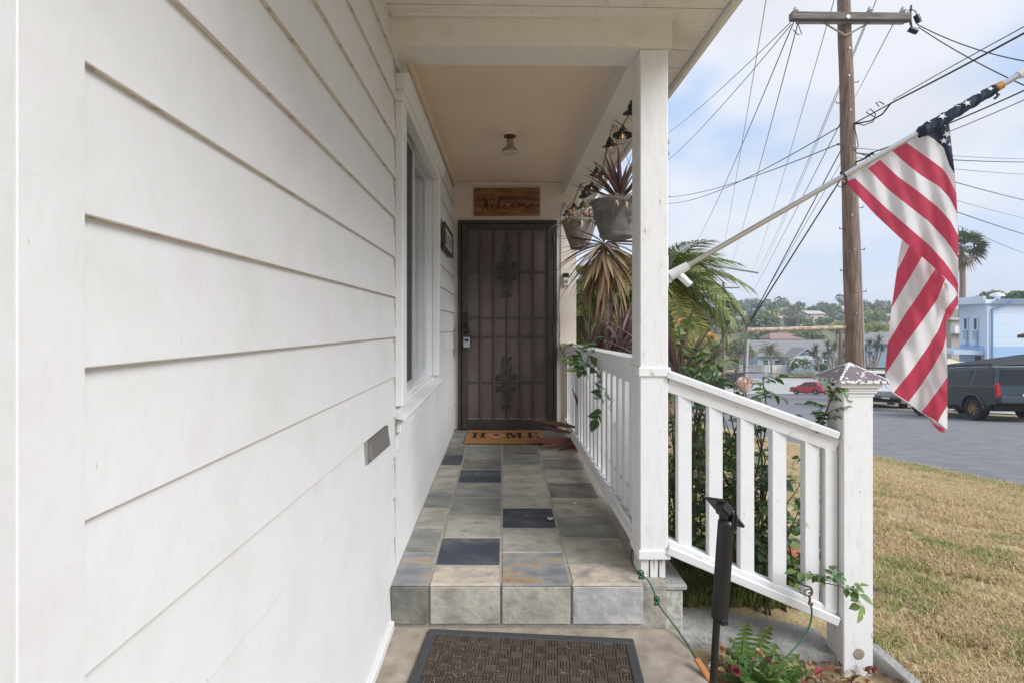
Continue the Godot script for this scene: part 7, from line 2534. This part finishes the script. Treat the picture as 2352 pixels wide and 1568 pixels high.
func build_planters() -> void:
	var plum := [blade_mesh(0.34, 0.034, 0.3, 0.4, 0.4, Color(0.105, 0.060, 0.058), Color(0.155, 0.09, 0.09)), blade_mesh(0.30, 0.030, 0.5, 0.4, 0.4, Color(0.15, 0.10, 0.09), Color(0.19, 0.13, 0.12))]
	var pale := [blade_mesh(0.22, 0.030, 1.1, 0.4, 0.4, Color(0.40, 0.31, 0.20), Color(0.55, 0.45, 0.30)), blade_mesh(0.18, 0.012, 1.4, 0.4, 0.4, Color(0.24, 0.16, 0.09), Color(0.36, 0.25, 0.15))]
	var potm := tmat(tex(293, 0.02, [[0.0, 0.12, 0.105, 0.10], [0.5, 0.18, 0.162, 0.156], [1.0, 0.23, 0.21, 0.20]], 256, 5), Vector3(2, 2, 2), 0.6)
	var clay := tmat(tex(307, 0.02, [[0.0, 0.18, 0.15, 0.12], [0.5, 0.26, 0.225, 0.185], [1.0, 0.33, 0.29, 0.245]], 256, 5), Vector3(2, 2, 2), 0.75)
	var spec := [
		["large grey hanging pot with embossed scrolls and a plum cordyline", 0.70, 3.45, 0.735, 0.505, 0.158, 0.105, P(1410, 275, 3.45), potm],
		["small clay coloured hanging pot of dead flowers near the door", 0.684, 5.04, 0.900, 0.640, 0.156, 0.082, P(1333, 425, 5.04), clay]]
	for n in 2:
		var s: Array = spec[n]
		var base := W(s[1], s[4], s[2])
		var o := thing("hanging_planter", s[0], "planter", base, "pots hanging under the eaves")
		var h: float = s[3] - s[4]
		var R: float = s[5]
		var r: float = s[6]
		var t := Transform3D(Basis(), base)
		var mb := MB.new()
		mb.lathe(t, [[0.0, 0.0], [r * 0.9, 0.0], [r, 0.008], [r * 1.03, 0.022], [r, 0.026], [lerpf(r, R, 0.55), h * 0.5], [R * 0.965, h * 0.86], [R * 1.02, h * 0.90], [R * 1.04, h * 0.97], [R * 1.0, h], [R * 0.92, h * 0.99], [R * 0.9, h * 0.86], [0.0, h * 0.86]], 32)
		mi("pot", mb, s[8], o)
		if n == 0:
			for k in 8:
				var a := TAU * k / 8.0 + 0.3
				mb = MB.new()
				for e in [[0.0, 0.62, 0.030], [0.16, 0.60, 0.022], [-0.16, 0.60, 0.022], [0.0, 0.40, 0.016]]:
					var pts := []
					for p in spiral(Vector2(0, 0), e[2], e[2] * 0.25, 0.0, TAU * 1.4, 16):
						var rad := lerpf(r, R, 0.25 + 0.7 * e[1])
						var an: float = a + e[0] + p.x / rad
						pts.append(base + Vector3(cos(an) * rad, h * e[1] + p.y, sin(an) * rad))
					mb.tube(pts, 0.0035, 5)
				mi("embossed_scroll", mb, s[8], o)
		for k in 4:
			var a := TAU * k / 4.0 + 0.5
			mb = MB.new()
			mb.tube([base + Vector3(cos(a) * R, h * 0.97, sin(a) * R), s[7]], 0.0018, 4)
			mi("wire", mb, M.rust, o)
		var top := base + Vector3(0, h * 0.88, 0)
		mb = MB.new()
		mb.lathe(Transform3D(Basis(), top), [[R * 0.9, 0.0], [R * 0.5, 0.012], [0.0, 0.02]], 18)
		mi("soil", mb, M.soil, o)
		if n == 0:
			for i in 38:
				var an := i * 2.39996
				var el := lerpf(1.45, 0.15, i / 37.0)
				put("leaf", plum[i % 2], M.plum, Transform3D(look_basis(Vector3(cos(an) * cos(el), sin(el), sin(an) * cos(el))), top + Vector3(0.02, 0.02, 0)), o)
		var cnt := 46 if n == 0 else 30
		for i in cnt:
			var an := rr(0, TAU)
			var el := rr(-0.1, 0.9)
			var q := top + Vector3(cos(an), 0, sin(an)) * R * rr(0.2, 0.85)
			put("dead_leaf", pale[i % 2], M.dry, Transform3D(look_basis(Vector3(cos(an) * cos(el), sin(el), sin(an) * cos(el)), (Vector3.UP + rdir() * 0.4).normalized()).scaled(Vector3.ONE * rr(0.5, 1.0)), q), o)
		var fuzz := MB.new()
		fuzz.colored = true
		for i in 1300:
			var an := rr(0, TAU)
			var rad := R * rr(0.45, 1.08)
			var c := top + Vector3(cos(an) * rad, rr(-0.01, 0.05) * (1.2 - rad / R * 0.6) + 0.012, sin(an) * rad)
			fuzz.col = [Color(0.30, 0.21, 0.13), Color(0.20, 0.13, 0.09), Color(0.42, 0.33, 0.22)][rng.randi() % 3] * rr(0.6, 1.3)
			var u := rdir() * rr(0.008, 0.018)
			fuzz.tri(c - u, c + u.cross(rdir()).normalized() * 0.003, c + u)
		mi("dried_growth", fuzz, M.dry, o)
		if n == 1:
			var f := MB.new()
			f.colored = true
			for i in 900:
				var p := rdir() * pow(rng.randf(), 0.4)
				var c := top + Vector3(0.075 + p.x * 0.085, 0.055 + p.y * 0.085, p.z * 0.085)
				f.col = Color(0.30, 0.15, 0.06) * rr(0.5, 1.6)
				var u := rdir() * 0.010
				f.tri(c - u, c + u.cross(rdir()).normalized() * 0.008, c + u)
			mi("dead_flower_head", f, M.dry, o)
			for i in 22:
				mb = MB.new()
				var q := top + Vector3(rr(-0.12, 0.05), 0, rr(-0.1, 0.1))
				var e := q + Vector3(rr(-0.07, 0.06), rr(0.04, 0.14), rr(-0.06, 0.06))
				mb.tube([q, q.lerp(e, 0.5) + Vector3(rr(-0.02, 0.02), 0, 0), e, e + Vector3(rr(-0.03, 0.03), -0.02, rr(-0.02, 0.02))], 0.0016, 4)
				for k in 3:
					var z := e + rdir() * 0.015
					mb.tri(z, z + rdir() * 0.022, z + rdir() * 0.022)
				mi("dead_stem", mb, mat(lin(0.20, 0.13, 0.09), 0.85), o)

# ---------------------------------------------------------------- flag
# z: points of the cloth are given as they hang, across and down; depth adds the folds
func fl(p: Array, back := 0.0) -> Vector3:
	var u: float = 1875.7 + p[0] * 0.5369
	var v: float = 191.4 + p[1] * 0.5369
	var s = (p[0] - 110.0) / 500.0
	var down := clampf((p[1] - 250.0) / 1100.0, 0.0, 1.0)
	var d = 2.290 - 0.075 * s + back
	d += 0.016 * sin(p[0] * 0.030 + p[1] * 0.010) * (0.35 + down)
	d += 0.007 * sin(p[0] * 0.071 - p[1] * 0.019 + 1.0)
	return P(u, v, d)

func resample(poly: Array, n: int) -> Array:
	var len := [0.0]
	for i in range(1, poly.size()):
		len.append(len[i - 1] + Vector2(poly[i][0] - poly[i - 1][0], poly[i][1] - poly[i - 1][1]).length())
	var out := []
	for k in n:
		var t: float = len[len.size() - 1] * k / (n - 1.0)
		var i := 1
		while i < poly.size() - 1 and len[i] < t:
			i += 1
		var f := clampf((t - len[i - 1]) / maxf(len[i] - len[i - 1], 1e-6), 0.0, 1.0)
		out.append([lerpf(poly[i - 1][0], poly[i][0], f), lerpf(poly[i - 1][1], poly[i][1], f)])
	return out

func cloth(o: Node, nm: String, a: Array, b: Array, m: Material, back := 0.0) -> void:
	var n := 22
	var k := 5
	var ra := resample(a, n)
	var rb := resample(b, n)
	var rows := []
	for j in k + 1:
		var r := []
		for i in n:
			var t := j / float(k)
			r.append(fl([lerpf(ra[i][0], rb[i][0], t), lerpf(ra[i][1], rb[i][1], t)], back))
		rows.append(r)
	var mb := MB.new()
	mb.sheet(rows)
	mi(nm, mb, m, o)

func cloth_mat(c: Color, back: Color, sd: int) -> StandardMaterial3D:
	var m := mat(c, 0.75)
	m.backlight_enabled = true
	m.backlight = back
	m.normal_enabled = true
	m.normal_texture = bump(sd, 0.012, 6.0, 256, 3)
	m.normal_scale = 0.5
	m.uv1_triplanar = true
	m.uv1_world_triplanar = true
	m.uv1_scale = Vector3(3, 3, 3)
	return m

func build_flag() -> void:
	# --- pole in its bracket on the post
	var a := P(1560, 622, 2.47)
	var b := P(2420, 127, 2.07)
	var o := thing("flag_pole", "silver metal flag pole held in a white bracket on the porch post", "flag pole", a)
	var mb := MB.new()
	mb.tube([a.lerp(b, -0.005), b], 0.0112, 14)
	mi("pole", mb, M.bright_steel, o)
	var ax := (b - a).normalized()
	mb = MB.new()
	mb.tube([a.lerp(b, -0.028), a.lerp(b, 0.030)], [0.024, 0.019], 14)
	var so := mi("socket", mb, M.white_plastic, o)
	mb = MB.new()
	mb.tube([P(1562, 632, 2.47), P(1586, 655, 2.46)], [0.017, 0.015], 10)
	mi("second_socket", mb, M.white_plastic, so)
	mb = MB.new()
	mb.bx(Vector3(0.7215, P(0, 662, 2.5).y, -2.55), Vector3(0.729, P(0, 588, 2.5).y, -2.46), 0.003)
	mb.bx(Vector3(0.7295, P(0, 650, 2.5).y, -2.53), Vector3(0.752, P(0, 622, 2.5).y, -2.48), 0.004)
	mi("bracket", mb, M.white_plastic, o)
	var at := func(u: float) -> Vector3: return a.lerp(b, _pole_t(a, b, u))
	mb = MB.new()
	mb.tube([at.call(2289.0), at.call(2303.0)], [0.016, 0.0155], 14)
	mi("gold_ring", mb, M.brass, o)
	mb = MB.new()
	mb.tube([at.call(2340.0), at.call(2349.0), at.call(2362.0)], [0.014, 0.021, 0.019], 12)
	mi("white_cap", mb, M.white_plastic, o)
	for e in [[1938.0, 0.020], [2284.0, 0.016]]:
		mb = MB.new()
		var c: Vector3 = at.call(e[0])
		var pts := []
		var bs := look_basis(ax)
		for i in 15:
			pts.append(c + bs * Vector3(cos(TAU * i / 14.0), sin(TAU * i / 14.0), 0) * e[1])
		mb.tube(pts, 0.003, 5, false)
		mb.tube(curve3([c + bs * Vector3(0, -e[1], 0), c + Vector3(0.006, -0.030, 0.01), c + Vector3(-0.008, -0.040, 0.01), c + Vector3(0.010, -0.024, 0.012)], 4), 0.004, 5)
		mi("clip", mb, M.dark, o)
	# --- the flag, partly wound round the pole, folded on itself below
	o = thing("flag", "red and white striped flag with a navy starred corner hanging folded from the pole", "flag", fl([500, 1480]))
	var red := cloth_mat(lin(0.46, 0.024, 0.062), Color(0.90, 0.42, 0.50), 311)
	var white := cloth_mat(lin(0.74, 0.72, 0.72), Color(0.75, 0.74, 0.75), 313)
	var navy := cloth_mat(lin(0.018, 0.032, 0.062), Color(0.05, 0.07, 0.12), 317)
	var starm := cloth_mat(lin(0.80, 0.80, 0.80), Color(0.3, 0.3, 0.3), 331)
	# upper sheet, boundaries from the free edge up to the starred corner
	var e0 := [[118, 424], [150, 452], [250, 560], [365, 668], [460, 748], [540, 822], [590, 872], [608, 908]]
	var e1 := [[168, 408], [230, 468], [300, 535], [390, 612], [480, 690], [550, 765], [592, 825], [608, 860]]
	var e2 := [[222, 364], [300, 448], [400, 528], [480, 590], [545, 660], [585, 712], [608, 752]]
	var e3 := [[271, 326], [350, 400], [440, 465], [520, 530], [575, 590], [608, 652]]
	var e4 := [[322, 286], [380, 340], [450, 395], [524, 440], [572, 492], [604, 556]]
	var e5 := [[380, 250], [450, 300], [500, 335], [544, 368], [575, 420], [600, 472]]
	var e6 := [[440, 203], [500, 236], [545, 274], [556, 310], [570, 352], [593, 388]]
	var e7 := [[565, 140], [572, 200], [576, 240], [582, 290], [588, 340], [593, 388]]
	cloth(o, "stripe", e0, e1, red)
	cloth(o, "stripe", e1, e2, white)
	cloth(o, "stripe", e2, e3, red)
	cloth(o, "stripe", e3, e4, white)
	cloth(o, "stripe", e4, e5, red)
	cloth(o, "stripe", e5, e6, white)
	cloth(o, "canton", e6, e7, navy)
	cloth(o, "hem", [[108, 412], [170, 372], [230, 328], [330, 268], [440, 196]], [[120, 424], [178, 400], [240, 352], [340, 278], [440, 206]], white)
	# lower sheet, behind the upper one
	var bk := 0.055
	var l0 := [[366, 672], [345, 790]]
	var b0 := [[402, 690], [368, 760], [345, 800]]
	var b1 := [[455, 738], [400, 832], [360, 898], [322, 962]]
	var b2 := [[512, 790], [440, 902], [380, 988], [305, 1112]]
	var b3 := [[552, 838], [520, 922], [450, 1022], [375, 1122], [293, 1247]]
	var b4 := [[554, 975], [520, 1062], [460, 1152], [400, 1237], [330, 1322]]
	var b5 := [[556, 1082], [545, 1130], [500, 1212], [440, 1302], [392, 1364]]
	var b6 := [[562, 1252], [530, 1300], [500, 1340], [450, 1406]]
	var b7 := [[562, 1376], [540, 1410], [520, 1446]]
	var b8 := [[561, 1476], [560, 1477], [559, 1478]]
	cloth(o, "stripe", [[366, 672], [355, 730], [344, 798]], b0, white, bk)
	cloth(o, "stripe", b0, b1, red, bk)
	cloth(o, "stripe", b1, b2, white, bk)
	cloth(o, "stripe", b2, b3, red, bk)
	cloth(o, "stripe", b3, b4, white, bk)
	cloth(o, "stripe", b4, b5, red, bk)
	cloth(o, "stripe", b5, b6, white, bk)
	cloth(o, "stripe", b6, b7, red, bk)
	cloth(o, "stripe", b7, b8, white, bk)
	# the turn of the cloth behind the right edge, and the corner curling under at the bottom
	cloth(o, "stripe", [[548, 852], [575, 868], [602, 892]], [[553, 968], [570, 945], [604, 908]], white, 0.030)
	cloth(o, "stripe", [[604, 900], [609, 935], [596, 965], [575, 1000], [553, 1020]], [[601, 905], [590, 925], [576, 942], [564, 956], [552, 968]], red, 0.030)
	cloth(o, "stripe", [[478, 1425], [500, 1448], [520, 1462], [545, 1472]], [[484, 1436], [506, 1468], [526, 1486], [552, 1496]], red, bk + 0.03)
	# stitched hem along the fly end
	mb = MB.new()
	var hp := []
	for p in [[293, 1290], [330, 1323], [395, 1366], [450, 1406], [505, 1441], [560, 1478]]:
		hp.append(fl(p, bk - 0.002))
	mb.tube(curve3(hp, 4), 0.0022, 5)
	mi("fly_hem", mb, white, o)
	# stars sewn on the corner that hangs free
	for s in [[536, 172, 21, 0.2], [560, 218, 17, 0.5], [546, 246, 14, 0.0], [470, 208, 13, 0.4], [572, 262, 9, 0.3]]:
		star(o, fl([s[0], s[1]], -0.004), s[2] * 0.5369 * 2.24 / F, s[3], Vector3(-0.35, 0.1, 1), starm)
	# the wound part: a twisted roll round the pole
	mb = MB.new()
	var s0: Vector3 = at.call(2108.0)
	var s1: Vector3 = at.call(2283.0)
	var bs := look_basis(ax)
	var rings := []
	for i in 61:
		var t := i / 60.0
		var c := s0.lerp(s1, t)
		var r := []
		for k in 25:
			var an := TAU * k / 24.0
			var rad := lerpf(0.0235, 0.0165, t) * (0.55 + 0.45 * smoothstep(0.0, 0.08, t)) + 0.0032 * pow(absf(sin(an * 1.0 + t * 17.0)), 2.2) + 0.0012 * sin(an * 3.0 + t * 60.0)
			r.append(c + bs * Vector3(cos(an), sin(an), 0) * rad - Vector3(0, 0.004 * (1.0 - t), 0))
		rings.append(r)
	mb.sheet(rings)
	mi("wound_canton", mb, navy, o)
	for s in [[0.12, 0.55, 0.013], [0.30, -0.3, 0.016], [0.50, 0.5, 0.013], [0.62, -0.5, 0.014], [0.80, 0.25, 0.012], [0.93, -0.2, 0.011]]:
		var c := s0.lerp(s1, s[0])
		var out := (bs * Vector3(sin(s[1]), cos(s[1]) * 0.35, 0)).normalized()
		out = (out + Vector3(0, 0, 1.2)).normalized()
		star(o, c + out * (lerpf(0.0265, 0.0195, s[0]) + 0.0008), s[2], s[1] * 2.0, out, starm)

func _pole_t(a: Vector3, b: Vector3, u: float) -> float:
	# how far along the pole its drawing reaches the column u
	var k := (u - 1157.0) / F
	return (k * -a.z - a.x) / ((b.x - a.x) - k * (-b.z + a.z))

func star(o: Node, c: Vector3, r: float, turn: float, n: Vector3, m: Material) -> void:
	var p := PackedVector2Array()
	for i in 10:
		var a := PI / 2 + turn + TAU * i / 10.0
		p.append(Vector2(cos(a), sin(a)) * (r if i % 2 == 0 else r * 0.4))
	var mb := MB.new()
	mb.prism(Transform3D(look_basis(n), c), p, -0.0008, 0.0008)
	mi("star", mb, m, o)

# ---------------------------------------------------------------- bed in front of the kerb
func toothed_leaf(length: float, width: float, c: Color) -> ArrayMesh:
	var mb := MB.new()
	mb.colored = true
	var n := 7
	for i in n:
		var t0 := i / float(n)
		var t1 := (i + 1) / float(n)
		var w0 := width * (0.20 + 0.36 * t0 * (1.0 - t0) * 2.0)
		var w1 := width * (0.5 * sin(PI * (0.25 + 0.70 * t1)) + 0.05)
		var y0 := -length * 0.30 * t0 * t0
		var y1 := -length * 0.30 * t1 * t1
		for s in [-1.0, 1.0]:
			mb.col = c * rr(0.85, 1.25)
			var a := Vector3(0, y0, length * t0)
			var b := Vector3(0, y1, length * t1)
			mb.tri(a, Vector3(s * w0, y0 + 0.002, length * t0), b)
			mb.tri(Vector3(s * w0, y0 + 0.002, length * t0), Vector3(s * w1, y1 + 0.004 - length * 0.02, length * (t1 - 0.075)), b)
	mb.col = Color(0.24, 0.28, 0.10)
	mb.tube([Vector3(0, 0.001, 0), Vector3(0, -length * 0.07, length * 0.5), Vector3(0, -length * 0.29, length * 0.98)], [0.002, 0.0014, 0.0006], 4, false)
	return mb.mesh()

func build_bed() -> void:
	var green := [Color(0.085, 0.155, 0.035), Color(0.12, 0.20, 0.05), Color(0.065, 0.12, 0.035), Color(0.15, 0.22, 0.06)]
	var lm := []
	for i in 5:
		lm.append(toothed_leaf(rr(0.15, 0.19), rr(0.065, 0.085), green[i % 4]))
	var c := W(1.0, -1.435, 2.19)
	var o := thing("dandelion_plant", "leafy dandelion with toothed leaves growing in the soil by the kerb", "plant", c)
	for i in 34:
		var an := i * 2.39996
		var el := lerpf(1.2, 0.15, i / 33.0) + rr(-0.1, 0.1)
		var s := rr(0.7, 1.05)
		put("leaf", lm[i % 5], M.leaf, Transform3D(look_basis(Vector3(cos(an) * cos(el), sin(el), sin(an) * cos(el))).scaled(Vector3(s, s, s)), c + Vector3(rr(-0.05, 0.05), 0, rr(-0.04, 0.04))), o)
	for e in [[1706, 1506, 1707, 1432], [1736, 1510, 1760, 1440]]:
		var a := P(e[0], e[1], 2.2)
		var b := P(e[2], e[3], 2.2)
		put("leaf", lm[1], M.leaf, Transform3D(look_basis(b - a + Vector3(0, 0.04, 0), Vector3(0, 0, -1)), a), o)
	var c2 := W(1.12, -1.44, 2.17)
	o = thing("dandelion_plant", "smaller dandelion beside the leafy one nearer the newel post", "plant", c2)
	for i in 16:
		var an := i * 2.39996
		var el := lerpf(1.0, 0.15, i / 15.0)
		var s := rr(0.6, 0.9)
		put("leaf", lm[i % 5], M.leaf, Transform3D(look_basis(Vector3(cos(an) * cos(el), sin(el), sin(an) * cos(el))).scaled(Vector3(s, s, s)), c2 + Vector3(rr(-0.03, 0.03), 0, rr(-0.03, 0.03))), o)
	# scraps lying among the leaves
	var mb := MB.new()
	mb.bar(P(1600, 1500, 2.12) - Vector3(0, 0.02, 0), P(1645, 1570, 2.02) - Vector3(0, 0.02, 0), 0.025, 0.012, Vector3.UP, 0.003)
	var s := mi("terracotta_shard", mb, mat(lin(0.42, 0.17, 0.06), 0.85))
	tag(s, "long orange terracotta shard lying along the edge of the walk", "shard")
	var pc := [[1764, 1515, 0.33, 0.06, 0.10, "crimson dried rose bloom on the dandelion"], [1690, 1540, 0.26, 0.03, 0.04, "dark red fallen bloom low in the dandelion leaves"], [1745, 1500, 0.55, 0.36, 0.20, "tan dried bloom beside the crimson one"], [1612, 1545, 0.42, 0.03, 0.08, "bright red petal heap by the terracotta shard"], [1655, 1490, 0.50, 0.26, 0.14, "brown curled leaf behind the solar light stake"], [1640, 1530, 0.85, 0.85, 0.82, "white crumpled scrap behind the solar light stake"]]
	for e in pc:
		var m := [mat(lin(e[2], e[3], e[4]), 0.8), mat(lin(e[2] * 0.7, e[3] * 0.7, e[4] * 0.7), 0.8)]
		var p := P(e[0], e[1], 2.13)
		o = thing("fallen_bloom", e[5], "petals", p, "blooms fallen on the bed")
		rose_bloom(o, p, 0.013, Vector3(rr(-0.8, 0.8), 0.5, rr(-0.2, 0.8)), m, 1.1, 0.8)
	# clods of earth under the kerb
	mb = MB.new()
	for i in 240:
		var x := rr(0.80, 1.62)
		var d := rr(1.95, 2.42)
		var r := rr(0.003, 0.013)
		var q := W(x, ground_h(x, d) + r * 0.3, d)
		mb.lathe(Transform3D(look_basis(rdir()), q), [[0.0, -r], [r * rr(0.7, 1.1), -r * 0.3], [r * rr(0.6, 1.0), r * 0.4], [0.0, r * 0.8]], 5)
	var cl := mi("earth_clods", mb, M.soil)
	tag(cl, "crumbled dry earth on the bed below the kerb", "soil", "", "stuff")
	# brick border seen between the last balusters
	o = thing("brick_edging", "short row of terracotta bricks in the garden behind the last balusters", "edging", W(1.3, -1.36, 3.0))
	for i in 5:
		mb = MB.new()
		mb.box(Transform3D(Basis(Vector3.UP, rr(-0.05, 0.05) + 0.3), W(1.05 + i * 0.16, -1.345 + rr(-0.004, 0.004), 3.05 + i * 0.045)), Vector3(0.075, 0.035, 0.045), 0.006)
		mi("brick", mb, mat(lin(0.36, 0.15, 0.085) * 1.0, 0.9), o)
